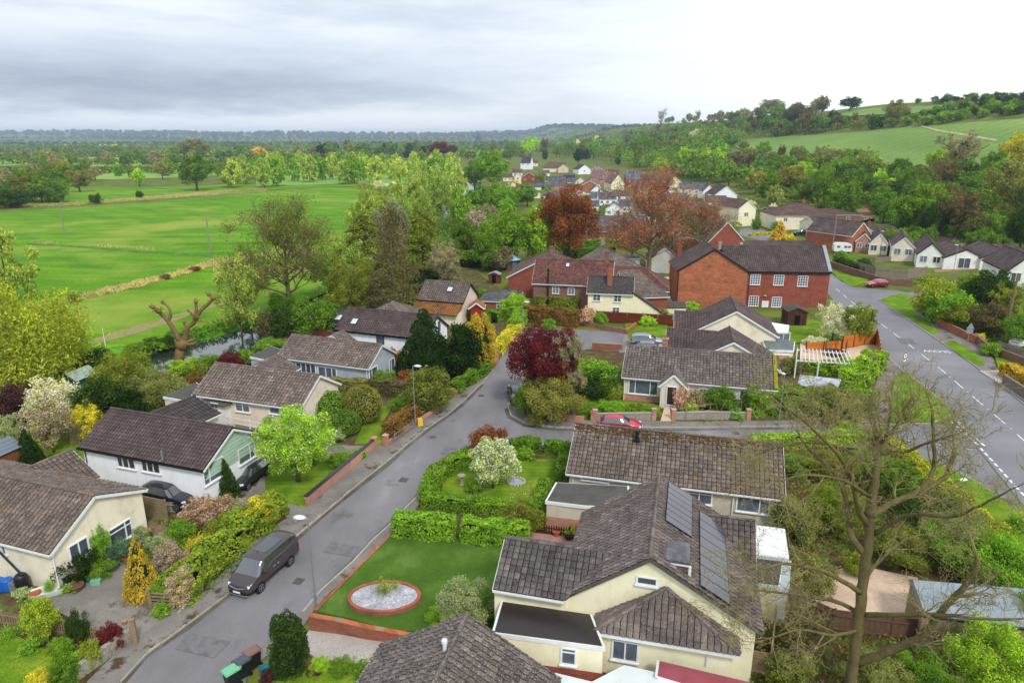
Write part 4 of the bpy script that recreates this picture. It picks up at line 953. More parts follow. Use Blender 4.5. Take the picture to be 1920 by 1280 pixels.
# village carriageways
slab('road', [(235, 1420), (225, 1281), (275, 1227), (350, 1173), (441, 1105), (554, 1008), (603, 967), (669, 911), (724, 868), (765, 833), (802, 803), (838, 779), (868, 754), (905, 718), (925, 694), (975, 612), (1180, 624), (1166, 662), (1090, 656), (1020, 690), (985, 703), (965, 735), (952, 762), (958, 780), (985, 795), (1040, 802), (1100, 803), (1300, 803), (1470, 800), (1650, 797), (1745, 795), (1800, 800), (1900, 930), (1920, 965), (1830, 905), (1765, 872), (1660, 838), (1400, 826), (1240, 826), (1060, 833), (960, 836), (900, 848), (862, 868), (838, 882), (810, 904), (795, 920), (765, 949), (737, 980), (700, 1013), (662, 1055), (606, 1105), (568, 1149), (503, 1203), (448, 1245), (420, 1420)], .02, ROAD)
slab('main_road', [(1535, 515), (1548, 545), (1575, 580), (1612, 616), (1656, 662), (1691, 695), (1729, 723), (1766, 755), (1783, 780), (1850, 862), (1925, 955), (2100, 1200), (2400, 1200), (2060, 850), (1920, 759), (1879, 725), (1828, 687), (1790, 660), (1746, 630), (1700, 598), (1646, 562), (1600, 540), (1575, 526), (1555, 512)], .03, ROADM)
slab('side_road', [(1590, 538), (1625, 541), (1680, 545), (1722, 552), (1725, 545), (1800, 520), (1900, 512), (1990, 512), (1990, 524), (1860, 530), (1780, 540), (1722, 553), (1700, 558), (1668, 562), (1646, 563)], .04, ROADM)
slab('lane', [(1388, 430), (1420, 425), (1470, 436), (1480, 452), (1440, 455), (1385, 440)], .05, ROADM); slab('gravel_yard', [(1240, 520), (1285, 518), (1300, 590), (1240, 570)], .05, PATIO)
# pavements
slab('pavement', [(112, 1420), (165, 1280), (255, 1190), (330, 1135), (440, 1040), (520, 985), (570, 955), (600, 925), (655, 868), (700, 835), (730, 838), (770, 800), (810, 765), (850, 740), (915, 692), (925, 694), (905, 718), (868, 754), (838, 779), (802, 803), (765, 833), (724, 868), (669, 911), (603, 967), (554, 1008), (441, 1105), (350, 1173), (275, 1227), (225, 1281), (190, 1420)], .14, PAVE)
slab('pavement', [(448, 1245), (503, 1203), (568, 1149), (606, 1105), (662, 1055), (700, 1013), (737, 980), (765, 949), (795, 920), (803, 930), (770, 968), (745, 998), (715, 1025), (670, 1070), (620, 1112), (590, 1145), (570, 1175), (520, 1215), (465, 1262), (440, 1420), (390, 1420)], .13, PAVE)
slab('pavement', [(975, 700), (965, 735), (952, 762), (958, 780), (985, 795), (1040, 802), (1100, 803), (1300, 803), (1470, 800), (1650, 797), (1665, 790), (1672, 719), (1691, 695), (1656, 662), (1650, 690), (1635, 747), (1615, 785), (1470, 790), (1300, 792), (1100, 790), (1000, 780), (972, 765), (975, 740), (985, 712)], .13, PAVE)
slab('pavement', [(1646, 562), (1700, 598), (1746, 630), (1790, 660), (1828, 687), (1879, 725), (1920, 759), (2060, 850), (2110, 850), (1960, 745), (1935, 700), (1868, 690), (1856, 660), (1816, 637), (1784, 625), (1746, 594), (1722, 577), (1712, 548), (1690, 553)], .13, PAVE)
slab('pavement', [(1762, 870), (1700, 850), (1500, 835), (1060, 840), (960, 843), (905, 853), (862, 868), (900, 848), (960, 836), (1060, 833), (1400, 826), (1660, 838)], .12, PAVE)
for q in ([(1553, 505), (1580, 515), (1632, 526), (1600, 539), (1575, 526)], [(1650, 564), (1672, 555), (1700, 551), (1712, 575), (1724, 598), (1764, 624), (1748, 628), (1700, 596)], [(1770, 645), (1790, 641), (1838, 670), (1846, 687), (1828, 685), (1800, 668)], [(1865, 672), (1920, 677), (2000, 690), (1960, 700), (1872, 694)],
          [(1691, 696), (1729, 724), (1766, 756), (1781, 776), (1776, 786), (1740, 793), (1668, 793), (1668, 762), (1676, 716)], [(1650, 845), (1700, 852), (1762, 871), (1830, 906), (1920, 966), (2060, 1120), (1920, 1060), (1860, 1010), (1800, 960), (1740, 900), (1690, 870)]):
 slab('grass_verge', q, .17, LAWNV)
# kerbs
def kerb(pts, name='kerb', w=.14, h=.15):
 A = [P(*p) for p in pts]; mb = MB()
 for i in range(len(A) - 1):
  p, q = A[i], A[i + 1]; L = (q - p).length; k = max(1, round(L / .9))
  for j in range(k): mb.bar(p.lerp(q, j / k) + Vector((0, 0, h / 2 - .02)), p.lerp(q, (j + .97) / k) + Vector((0, 0, h / 2 - .02 + R.uniform(-.004, .004))), w, h + .04)
 o = mb.build(name, CONC); o['kind'] = 'structure'
kerb([(225, 1281), (275, 1227), (350, 1173), (441, 1105), (554, 1008), (603, 967), (669, 911), (724, 868), (765, 833), (802, 803), (838, 779), (868, 754), (905, 718), (925, 694)])
kerb([(440, 1252), (503, 1203), (568, 1149)], h=.05); kerb([(568, 1149), (606, 1105), (662, 1055), (700, 1013), (737, 980), (765, 949), (795, 920)])
kerb([(965, 735), (952, 762), (958, 780), (985, 795), (1040, 802), (1100, 803), (1300, 803), (1470, 800), (1650, 797), (1745, 795), (1781, 780), (1766, 755), (1729, 723), (1691, 695), (1656, 662)])
kerb([(1646, 562), (1700, 598), (1746, 630), (1790, 660), (1828, 687), (1879, 725), (1920, 759), (2060, 850)]); kerb([(1553, 512), (1600, 540)]); kerb([(862, 868), (900, 848), (960, 836), (1060, 833), (1400, 826), (1660, 838), (1765, 872), (1830, 905), (1920, 965)])
GD = ground_mat('gutter_dirt', [(.3, '#4c4338'), (.5, '#5d5850'), (.66, '#6f6d6c')], .6, 9, .6)
for q_, w_ in ((((225, 1283), (275, 1229), (350, 1176), (441, 1108), (554, 1011), (603, 970), (669, 914), (724, 871), (765, 836), (802, 806), (838, 782), (868, 757), (905, 721)), (.5, .3, .6, .35, .55, .3, .6, .8, .4, .55, .35, .6, .4)), (((606, 1103), (662, 1053), (700, 1011), (737, 978), (765, 947), (795, 918)), (.3, .45, .3, .5, .3, .4)), (((952, 766), (957, 783), (984, 798), (1040, 806), (1100, 806), (1300, 806), (1470, 803)), (.8, .6, .5, .3, .4, .3, .4))):
 strip('gutter_dirt', [P(*a) for a in q_], w_, .0445, GD)
# painted markings
ROADPAINT = plain('road_paint', '#d9dadb', .7, .3, .12, 4, c2='#b9b9bb')
def dash(mb, p, q, w): d = (q - p).normalized(); n = Vector((-d.y, d.x, 0)) * w / 2; z = Vector((0, 0, .048)); mb.add([p - n + z, q - n + z, q + n + z, p + n + z], [(0, 1, 2, 3)])
CL = [P(*q) for q in ((1560, 535), (1594, 564), (1646, 603), (1689, 635), (1732, 668), (1761, 690), (1804, 727), (1841, 758), (1882, 793), (1930, 835), (2010, 905))]
mb = MB(); tot = 0; L = [0]
for i in range(len(CL) - 1): L.append(L[-1] + (CL[i + 1] - CL[i]).length)
def along(t):
 i = max(0, min(len(CL) - 2, int(np.searchsorted(L, t)) - 1)); return CL[i].lerp(CL[i + 1], (t - L[i]) / (L[i + 1] - L[i]))
t0 = L[1] + .3
step = (L[5] - L[3]) / 2 if False else 5.1
t = t0 - step * 6
while t < L[-1] - 4:
 if t > 0: dash(mb, along(t), along(t + 2.6), .13); dash(mb, along(t + 3.7), along(t + 3.85), .16)
 t += step
o = mb.build('centre_line', ROADPAINT); o['kind'] = 'structure'
mb = MB()
for a, b in (((1782, 790), (1838, 838)), ((1795, 791), (1850, 840)), ((1838, 840), (1925, 935)), ((1600 + 10, 545), (1646, 563))):
 A_, B_ = P(*a), P(*b); Ln = (B_ - A_).length; k = max(2, int(Ln / .95))
 for i in range(k): dash(mb, A_.lerp(B_, i / k), A_.lerp(B_, (i + .62) / k), .2)
A_, B_ = P(1700, 826), P(1835, 845)
for i in range(5): dash(mb, A_.lerp(B_, i / 5), A_.lerp(B_, (i + .6) / 5), .1)
o = mb.build('give_way_line', ROADPAINT); o['kind'] = 'structure'
# SLOW, painted for drivers coming the other way
def text_mesh(txt, size, mat, name, M, parent=None, ext=.0, xs=1.0):
 cu = bpy.data.curves.new(name, 'FONT'); cu.body = txt; cu.size = size; cu.align_x = 'CENTER'; cu.align_y = 'CENTER'; cu.extrude = ext; cu.offset = size * .012
 t = bpy.data.objects.new(name, cu); COL.objects.link(t); dg = bpy.context.evaluated_depsgraph_get(); me = bpy.data.meshes.new_from_object(t.evaluated_get(dg)); bpy.data.objects.remove(t)
 me.materials.clear(); me.materials.append(mat)
 for v in me.vertices: v.co = M(v.co.x * xs, v.co.y, v.co.z)
 o = bpy.data.objects.new(name, me); COL.objects.link(o)
 if parent: o.parent = parent
 return o
c = P(1756, 659); dr = (P(1746, 630) - P(1828, 687)).normalized(); sd = Vector((-dr.y, dr.x, 0))
def Mslow(x, y, z): v = c + sd * x * 1.0 - dr * y * 1.0; return (v.x, v.y, .05)
o = text_mesh('SLOW', 1.25, ROADPAINT, 'slow_marking', Mslow, xs=.95); o['kind'] = 'structure'
# gardens
slab('garden_ground', [(-300, 1420), (-300, 860), (150, 800), (330, 740), (470, 660), (600, 590), (760, 540), (880, 500), (960, 560), (940, 640), (915, 692), (850, 740), (770, 800), (700, 835), (600, 925), (440, 1040), (330, 1135), (165, 1280), (112, 1420)], .06, SOIL)
slab('lawn', [(-200, 1420), (-60, 1190), (30, 1195), (105, 1230), (150, 1280), (100, 1420)], .16, LAWN)
slab('driveway', [(80, 1130), (130, 1100), (240, 1040), (265, 1075), (300, 1150), (330, 1138), (262, 1200), (160, 1180)], .15, DRIVE)
slab('driveway', [(480, 915), (505, 868), (520, 875), (500, 930), (575, 950), (555, 985), (520, 960), (440, 960)], .155, DRIVE)
slab('driveway', [(300, 910), (380, 905), (480, 915), (500, 935), (440, 960), (300, 945), (250, 935)], .15, DRIVE)
slab('driveway', [(600, 835), (660, 838), (712, 838), (655, 868), (610, 862)], .155, DRIVE)
slab('lawn', [(500, 875), (560, 860), (640, 862), (655, 868), (600, 925), (572, 955), (500, 935), (497, 905)], .18, LAWN)
slab('lawn', [(672, 770), (712, 762), (735, 766), (715, 800), (722, 835), (665, 835), (680, 800)], .17, LAWN)
slab('lawn', [(-80, 880), (30, 835), (150, 828), (215, 850), (60, 905), (0, 905)], .17, LAWN)
slab('garden_ground', [(590, 1150), (740, 990), (800, 925), (900, 852), (1060, 842), (1660, 845), (1920, 1060), (2300, 1500), (500, 1500)], .055, SOIL)
slab('artificial_lawn', [(594, 1150), (660, 1080), (742, 1000), (850, 1010), (1060, 1030), (1060, 1180), (745, 1188), (660, 1165)], .2, LAWNA)
slab('garden_lawn', [(800, 945), (840, 900), (890, 868), (1060, 862), (1070, 880), (1010, 965), (900, 950)], .19, LAWN)
slab('block_drive', [(560, 1215), (585, 1178), (745, 1192), (800, 1200), (760, 1262), (640, 1245), (590, 1235)], .16, PAVING)
slab('front_lawn', [(520, 1280), (560, 1258), (640, 1255), (720, 1262), (700, 1420), (480, 1420)], .17, LAWN)
slab('patio', [(985, 1000), (1075, 1012), (1070, 1040), (1000, 1030), (940, 1030)], .21, plain('red_patio', '#a88079', .9, .2, .15, 1.5))
slab('patio', [(1480, 1100), (1600, 1060), (1720, 1085), (1725, 1190), (1560, 1180), (1450, 1130)], .1, PATIO)
slab('garden_ground', [(975, 700), (1100, 655), (1170, 660), (1460, 660), (1650, 640), (1650, 690), (1635, 747), (1615, 785), (1300, 790), (1000, 780), (972, 765)], .06, SOIL)
slab('lawn', [(1090, 735), (1130, 730), (1165, 752), (1240, 762), (1235, 778), (1090, 778)], .17, LAWN)
slab('lawn', [(1170, 608), (1250, 605), (1255, 640), (1180, 640)], .16, LAWN); slab('lawn', [(1475, 605), (1540, 600), (1570, 640), (1480, 645)], .16, LAWN)
slab('decking', [(1500, 645), (1590, 640), (1645, 650), (1640, 680), (1560, 685), (1500, 680)], .15, PATIO)
slab('car_port', [(1172, 625), (1250, 632), (1250, 662), (1160, 662)], .12, DRIVE)
slab('drive_entry', [(1835, 697), (1920, 695), (2050, 720), (2060, 780), (1925, 758), (1879, 724)], .15, PAVING)
slab('garden_path', [(1245, 768), (1256, 768), (1258, 792), (1238, 792)], .18, PATIO)

# ------------------------------------------------------------------ near houses
WG = dict(cols=2)
# cream bungalow at the lower left
A, B = rdg((60, 905), (177, 929), 5.1, -18.5); B_ = P(177, 929, 5.1); A = B_ - (B - A).normalized() * 14
H = house('cream_bungalow', 'cream rendered bungalow with lichened tiled roof and mossy extension beside the blue drums', 'house', (B_.x - 5, B_.y))
b = block(H, A, B_, 5.1, 3.0, 3.5, CREAM, RT_LICH, trim=WHITEP, hwb=3.9, zeb=3.55)
win(H, b.gB, 226, 998, 1.75, 1.25, [.72], bars=.72); win(H, b.gB, 148, 1030, 1.3, 1.15, [.5]); win(H, b.f, 8, 1030, .35, .6, 1)
pipe(H, b.f[1] + Vector((.05, -.08, 0)), 0, 3.0)
# garage wing behind it
gd = Vector((math.cos(rad(71.5)), math.sin(rad(71.5)), 0))
def back_wing(label, top, ridge_end, zr, ze, hw, wall, roof, cat='outbuilding', L=None, name='garage', **k):
 a, b_ = P(*top, zr), P(*ridge_end, zr)
 if L: b_ = a + (b_ - a).normalized() * L
 Hh = house(name, label, cat, ((a.x + b_.x) / 2, (a.y + b_.y) / 2)); return Hh, block(Hh, a, b_, zr, ze, hw, wall, roof, **k)
Hh, b = back_wing('cream garage with lichened tiled roof behind the cream bungalow', (135, 843), (18, 892), 4.2, 2.5, 2.7, CREAM, RT_LICH)
win(Hh, b.f, 186, 917, .6, .8, 1)
# white house with the sage gable
A, B = P(207, 765, 5.55), P(436, 801, 5.55)
H = house('white_house', 'white rendered house with plain brown roof and sage green gable', 'house', ((A.x + B.x) / 2, (A.y + B.y) / 2)); b = block(H, A, B, 5.55, 3.6, 3.5, WHITER, RT_BRN, gcol=SAGE, trim=BLACKP, th=.34, tw=.3, amp=.012, gz=2.6)
m = MB(); 
for s_, hwx in ((1, 3.5), (-1, 3.5)): e = b.B + b.n * s_ * hwx; m = MB(); m.bar(Vector((b.B.x, b.B.y, 5.36)) + b.d * .05, Vector((e.x, e.y, 3.44)) + b.d * .05, .05, .16); m.build('bargeboard', WHITEP, H)
for px_, py_ in ((237, 866), (283, 874)): win(H, b.f, px_, py_, 1.75, .95, [.3, .64], pane=glass_mat('dark_glass', (.02, .03, .03), .05, False))
win(H, b.f, 203, 911, .5, .4, 1); win(H, b.f, 215, 914, .5, .4, 1); win(H, b.gB, 400, 882, 2.1, 1.5, [.28]); win(H, b.gB, 462, 849, 1.9, 1.3, [.7], bars=None)
pipe(H, P(306, 905, 0) + Vector((0, .1, 0)), 0, 3.6, GREYR, .07); m = MB(); q = P(305, 862, 4.0); m.tube([q, q + Vector((0, 0, .75))], .06, 8); m.build('flue', METAL, H); pipe(H, b.f[0] + Vector((.2, -.12, 0)), 1, 3.4, BLACKP)
Hh, b = back_wing('ribbed brown roofed garage between the sage gabled white house and the pinkish cream bungalow', (366, 742), (284, 776), 4.3, 3.1, 3.0, CREAM, RT_DARK, th=.5, amp=.02); 
# pinkish cream bungalow
A, B = P(403, 680, 5.3), P(600, 703, 5.3); H = house('cream_bungalow', 'cream bungalow with dark speckled roof and white railed ramp behind the bright green tree', 'house', ((A.x + B.x) / 2, (A.y + B.y) / 2)); PINKC = plain('pinkish_cream_render', '#e3d6c4', .85, .2, .06, .8, c2='#cfc0ac', bmp=.004, fine=30)
b = block(H, A, B, 5.3, 3.2, 3.55, PINKC, RT_PINK); win(H, b.f, 455, 762, 1.6, 1.0, 2, bars=.65); win(H, b.f, 515, 768, 1.1, .75, 1); pipe(H, b.f[1] + Vector((-.2, -.1, 0)), 0, 3.1)
po = MB(); pp = P(410, 748, 2.9); po.box((pp.x, pp.y, 1.3), (2.6, 1.6, 2.6), rad(-19)); po.build('porch', WHITEP, H); po = MB(); po.box((pp.x, pp.y - .1, 2.75), (3.2, 2.0, .12), rad(-19)); po.build('porch_roof', FLAT, H)
win(H, (pp + Vector((-1.5, -.35, 0)), pp + Vector((1.0, -1.2, 0))), 403, 765, .9, 1.0, 2, bars=.5)
Hh = house('flat_garage', 'flat roofed garage with white fascia tucked behind the pinkish cream bungalow', 'outbuilding', P(340, 735)[:2]); flat(Hh, [(305, 743), (345, 750), (395, 733), (368, 716)], 2.9, PINKC, FLAT)
run = fence('ramp_railing', [(425, 800), (470, 809), (508, 817), (545, 806)], 1.1, 'rail', WHITEP, 'white painted railing along the ramp of the pinkish cream bungalow', cat='railing', z=.5, pitch=2)
slab('ramp', [(420, 800), (520, 822), (560, 800), (470, 785)], .6, CONC)
# blue grey bungalow
A, B = P(547, 627, 4.65), P(717, 646, 4.65); H = house('grey_bungalow', 'pale blue grey rendered bungalow with long speckled roof and two lit gable windows', 'house', ((A.x + B.x) / 2, (A.y + B.y) / 2)); H['label'] = 'pale blue grey rendered bungalow with long speckled roof and gable windows'
b = block(H, A, B, 4.65, 2.8, 3.15, GREYR, RT_PINK); win(H, b.f, 614, 698, 2.4, 1.2, [.42, .75]); win(H, b.f, 574, 691, 2.6, 1.3, 4); win(H, b.gB, 700, 700, 1.7, 1.4, [.3]); win(H, b.gB, 735, 684, 1.2, 1.5, [.35]); pipe(H, b.f[1] + Vector((-.2, -.1, 0)), 0, 2.7)
Hh, b = back_wing('small speckled roof garage between the blue grey bungalow and the pinkish cream one', (525, 664), (478, 684), 3.9, 2.6, 2.6, GREYR, RT_GREY)
Hh = house('flat_garage', 'grey flat roofed outbuilding among shrubs by the river bend', 'outbuilding', P(490, 665)[:2]); flat(Hh, [(468, 668), (505, 676), (530, 655), (508, 648)], 2.3, GREYR, FLAT)
# white house with skylights
A, B = P(652, 576, 5.2), P(782, 588, 5.2); B = A + (B - A) * 1.28; H = house('white_house', 'white house with black eaves and skylights behind the tall dark conifer', 'house', ((A.x + B.x) / 2, (A.y + B.y) / 2))
b = block(H, A, B, 5.2, 3.0, 3.5, WHITER, RT_BRN, trim=BLACKP); rooflight(H, b, .17, .42, .9, 1.0); win(H, b.f, 713, 633, 1.0, 1.6, 1, fm=GREYFRAME, sill=False); win(H, b.gB, 823, 612, 1.0, 1.6, 1)
A2, B2 = P(600, 577, 4.9), P(655, 582, 4.9); bb = block(H, A2, B2, 4.9, 3.4, 2.6, BRICK, RT_DARK, trim=BLACKP); rooflight(H, bb, .38, .5, .9, 1.0); rooflight(H, bb, .82, .5, .9, 1.0); win(H, bb.f, 617, 607, 2.6, 1.0, 5, fm=GREYFRAME)
Hh, b = back_wing('small hipped grey roof peeping over the ridge of the skylit white house', (733, 570), (740, 562), 5.4, 3.4, 3.3, WHITER, RT_GREY, hip=(1, 1), L=1.5)
Hh, b = back_wing('little grey roofed store between the blue grey bungalow and the skylit house', (645, 620), (622, 628), 3.9, 2.7, 2.5, WHITER, RT_GREY)
# orange moss roofed cottage
A, B = P(797, 525, 5.7), P(883, 531, 5.7); H = house('mossy_cottage', 'cottage with orange mossy lean-to roof and one skylight beside the dark river trees', 'house', ((A.x + B.x) / 2, (A.y + B.y) / 2))
b = block(H, A, B, 5.7, 3.3, 3.3, plain('pink_render', '#dcc9bc', .9, .2, .08, 1), RT_LICH, trim=BLACKP); rooflight(H, b, .62, .62, .9, .9)
m = MB(); fa, fb = b.FA + Vector((0, 0, -.2)), b.FB + Vector((0, 0, -.2)); o2 = b.n * 2.6; tile_plane(m, [fa + o2 + Vector((0, 0, -1.1)), fb + o2 + Vector((0, 0, -1.1)), fb, fa], w=.3, hc=.3); m.build('leanto_roof', [RT_ORG, MATS['slab']], H)
m = MB(); c0 = [(v.x, v.y) for v in (b.f[0], b.f[1], b.f[1] + b.n * 2.3, b.f[0] + b.n * 2.3)]; m.prism(c0, -.2, 1.9); m.build('leanto_wall', CREAM, H)
Hh, bb = back_wing('small red porch with an orange mossy roof beside the mossy cottage', (893, 567), (897, 553), 3.4, 2.5, 1.2, plain('red_boards', '#8c2c22', .8, .2, .15, 2), RT_ORG, L=2.6, name='red_porch')
# long red mossy brick house
A, B = P(1005, 485, 8), P(1152, 490, 8); H = house('brick_farmhouse', 'long brick farmhouse with crimson mossy roof and black flue', 'house', ((A.x + B.x) / 2, (A.y + B.y) / 2))
b = block(H, A, B, 8, 4.7, 3.9, BRICKD, RT_RED, hip=(0, 0), tw=.27, th=.24, K=1, amp=0)
for x, y in ((1042, 544), (1071, 546)): win(H, b.f, x, y, 1.0, 1.0, 2, rows=3)
for x, y in ((1040, 568), (1073, 571)): win(H, b.f, x, y, 1.1, .9, 2, rows=2)
rooflight(H, b, .42, .78, .6, .8); m = MB(); q = wall_hit(b.f, 1027, 560) + Vector((0, -.25, 0)); m.tube([(q.x, q.y, 2), (q.x, q.y, 7.2)], .14, 8); m.tube([(q.x, q.y, 1.4), (q.x, q.y, 2.1)], .35, 8); m.build('flue', BLACK, H)
q = b.B; chimney(H, q.x - 1.2, q.y + .3, 7, 9.6, .7, .7, rad(-11), BRICKD, 1)
A2 = b.B + b.d * .1; B2 = A2 + b.d * 4.5; bb = block(H, A2, B2, 7.2, 4.4, 4.2, BRICKD, RT_RED, hip=(0, 1), tw=.27, th=.24, K=1, amp=0)
# brown hipped roofs behind the farmhouse
Hh = house('brown_roofed_house', 'brown roofed brick house with white verge just behind the crimson roofed farmhouse', 'house', G(1000, 520)[:2]); a = P(1030, 470, 7); block(Hh, a, a + Vector((math.cos(rad(-100)) * 1, math.sin(rad(-100)) * 1, 0)) * 9, 7, 3.6, 6.4, BRICKR, RT_FARB, hip=(1, 0), lod=1); chimney(Hh, a.x + .2, a.y - 2.5, 6, 8.2, .6, .6, 0, BRICKD, 0)
Hh = house('brown_roofed_house', 'mossy brown gabled house with a pale chimney below the red budding tree', 'house', G(1120, 515)[:2]); a = P(1130, 460, 7.2); block(Hh, a, a + Vector((.15, -1, 0)).normalized() * 9, 7.2, 3.8, 6.2, BRICKD, RT_LICH, hip=(0, 1), lod=1); chimney(Hh, a.x, a.y + .2, 6, 8.6, .8, .6, 0, STONEW, 1)
# yellow cottage
A, B = P(1103, 517, 6.6), P(1190, 520, 6.6); H = house('yellow_cottage', 'pale yellow cottage with black slate roof, central chimney and catslide', 'house', ((A.x + B.x) / 2, (A.y + B.y) / 2)); DTS = roof_mat('black_lichen_slates', '#3d3836', '#6b5a1e', '#8f8a86', .3, .85)
b = block(H, A, B, 6.6, 4.5, 2.7, YELLOW, DTS, tw=.27, th=.22, K=1, amp=0)
for x, y in ((1119, 557), (1158, 559)): win(H, b.f, x, y, 1.1, 1.1, 2, rows=2, bars=.5)
win(H, b.f, 1155, 581, 1.0, .8, 2, rows=2); q = b.A.lerp(b.B, .48) + b.n * 1.2; chimney(H, q.x, q.y, 4.6, 8.0, .75, .6, rad(-11), BRICK, 1)
e0 = b.FB.copy(); c0 = b.B + Vector((0, 0, 5.6)) - b.d * .2; off = b.d * 4.2
m = MB(); n_ = b.n; pL = b.f[1]; w1 = [Vector((pL.x, pL.y, -.3)), Vector((pL.x, pL.y, 4.6)), Vector(((pL + off).x, (pL + off).y, 1.9)), Vector(((pL + off).x, (pL + off).y, -.3))]; bk = -n_ * 4.8
m.add(w1 + [v + bk for v in w1], [(0, 3, 2, 1), (4, 5, 6, 7), (2, 3, 7, 6)]); m.build('catslide_wall', YELLOW, H)
m = MB(); r0 = Vector((pL.x, pL.y, 4.85)) + n_ * .2; r1 = r0 + off * 1.06 + Vector((0, 0, -2.95)); tile_plane(m, [r1 + bk * 1.05, r1, r0, r0 + bk * 1.05], w=.27, hc=.24, K=1, amp=0); m.build('catslide_roof', [RT_FARB, MATS['slab']], H)
Hh = house('hipped_outbuilding', 'steep mossy hipped brown roof directly behind the yellow cottage', 'house', G(1215, 560)[:2]); a, b_ = P(1160, 508, 7.2), P(1197, 507, 7.2); block(Hh, a, b_, 7.2, 3.8, 3.9, BRICKR, RT_LICH, hip=(0, 1), tw=.27, th=.26, K=1, amp=0)
# tall brick building
a = PY(1341, 466, 110.5); ap = Vector((a.x, a.y, 0)); dd = Vector((math.sin(rad(4)), math.cos(rad(4)), 0)); H = house('brick_house', 'tall two storey brick house with orange end gable and sash windows beside the main road', 'house', (ap.x + 6, ap.y + 6))
zr = 9.7; bb = block(H, ap, ap + dd * 9, zr, 6.0, 5.9, BRICKO, RT_BRN, trim=BLACKP, over=.25, gutter=False)
A = ap + dd * 4.5 + Vector((2, -.2, 0)); dx = Vector((math.cos(rad(-4)), math.sin(rad(-4)), 0)); B = P(1547, 462, 9.6); A = Vector((B.x, B.y, 0)) - dx * (B.x - A.x)
b = block(H, A, B, 9.6, 6.0, 4.2, BRICKR, RT_BRN, trim=BLACKP, gov=.12)
for x, y in ((1416, 524), (1460, 525), (1505, 527)): win(H, b.f, x, y, 1.55, 1.65, 4, rows=4)
for x, y in ((1413, 564), (1456, 566)): win(H, b.f, x, y, 1.5, 1.65, 4, rows=4)
m = MB(); q = wall_hit(b.f, 1434, 570) + b.n * .1; m.box((q.x, q.y, q.z), (1.1, .2, 1.1), rad(-4)); m.build('air_vent_box', WHITEP, H); m = MB(); q = wall_hit(b.f, 1434, 554) + b.n * .15; m.lathe((q.x, q.y, q.z), [(.05, -.12), (.25, 0), (.05, .12)], 8); m.build('wall_lamp', plain('pale_lamp', '#d8b49a', .6, .3, .1, 2), H)
m = MB(); e = b.B; 
for s_ in (1, -1): ed = e + b.n * s_ * 4.2; m.bar(Vector((e.x, e.y, 9.78)) - b.d * .2, Vector((ed.x, ed.y, 6.15)) - b.d * .2, .55, .1)
m.build('lead_verge', plain('lead', '#8d97a3', .5, .4, .12, 2), H); m = MB(); v0, v1 = b.f[1], b.gB[1]; m.add([(v0.x + .03, v0.y, -.3), (v1.x + .03, v1.y, -.3), (v1.x + .03, v1.y, 6), ((v0.x + v1.x) / 2 + .03, (v0.y + v1.y) / 2, 9.4), (v0.x + .03, v0.y, 6)], [(0, 1, 2, 3, 4)]); m.build('end_render', CREAM, H)
q = ap + dd * 4; chimney(H, q.x + 1.6, q.y, 9, 10.3, .5, .5, 0, STONEW, 1); pipe(H, bb.gA[0] + Vector((.3, -.15, 0)), 0, 6, BLACKP, .07); pipe(H, bb.gA[1] + Vector((.1, -.15, 0)), 0, 6, BLACKP, .07)
# dormer bungalow pair with crossing gables in the middle
def cross_house(label, name, apex_f, zr, L, back_dir, hwl, ze, wing, wall, roof, wzr, wze, whw):
 a = P(*apex_f, zr); d = Vector((math.cos(rad(back_dir)), math.sin(rad(back_dir)), 0)); Hx = house(name, label, 'house', (a.x, a.y + 4)); b1 = block(Hx, a, a + d * L, zr, ze, hwl, wall, roof)
 w0, w1 = P(*wing[0], wzr), P(*wing[1], wzr); b2 = block(Hx, w0, w1, wzr, wze, whw, wall, roof); return Hx, b1, b2
H, b1, b2 = cross_house('grey roofed bungalow with broad cream gable beside the tall brick house', 'gabled_bungalow', (1382, 583), 6.6, 8.5, 78, 5.2, 3.6, ((1264, 583), (1352, 587)), CREAM, RT_BRN, 5.3, 3.6, 3.0)
H, b1, b2 = cross_house('grey roofed bungalow with small front gable behind the long lichen roofed bungalow', 'gabled_bungalow', (1376, 641), 6.0, 6.5, 77, 5.0, 3.2, ((1250, 616), (1345, 622)), CREAM, RT_BRN, 5.0, 3.0, 3.5)
Hh = house('flat_extension', 'grey felt roofed white extension with a pink blind beside the crossing grey roofs', 'outbuilding', P(1465, 680)[:2]); pl = flat(Hh, [(1436, 655), (1489, 657), (1491, 640), (1446, 632), (1428, 632)], 3.0, CREAM, plain('green_grey_felt', '#66706f', .9, .2, .2, 1)); win(Hh, pl[0], 1466, 672, 1.7, .9, 1, pane=plain('pink_blind', '#c99a88', .8, .2, .1, 2))
Hh = house('conservatory', 'small white conservatory with glass walls at the gabled bungalow', 'conservatory', P(1463, 628)[:2]); pl = flat(Hh, [(1444, 622), (1478, 623), (1480, 609), (1447, 604)], 2.5, WHITEP, plain('white_polycarbonate', '#eceef0', .4, .4, .03, 2), th=.2); win(Hh, pl[0], 1463, 631, 2.4, 1.2, 3)
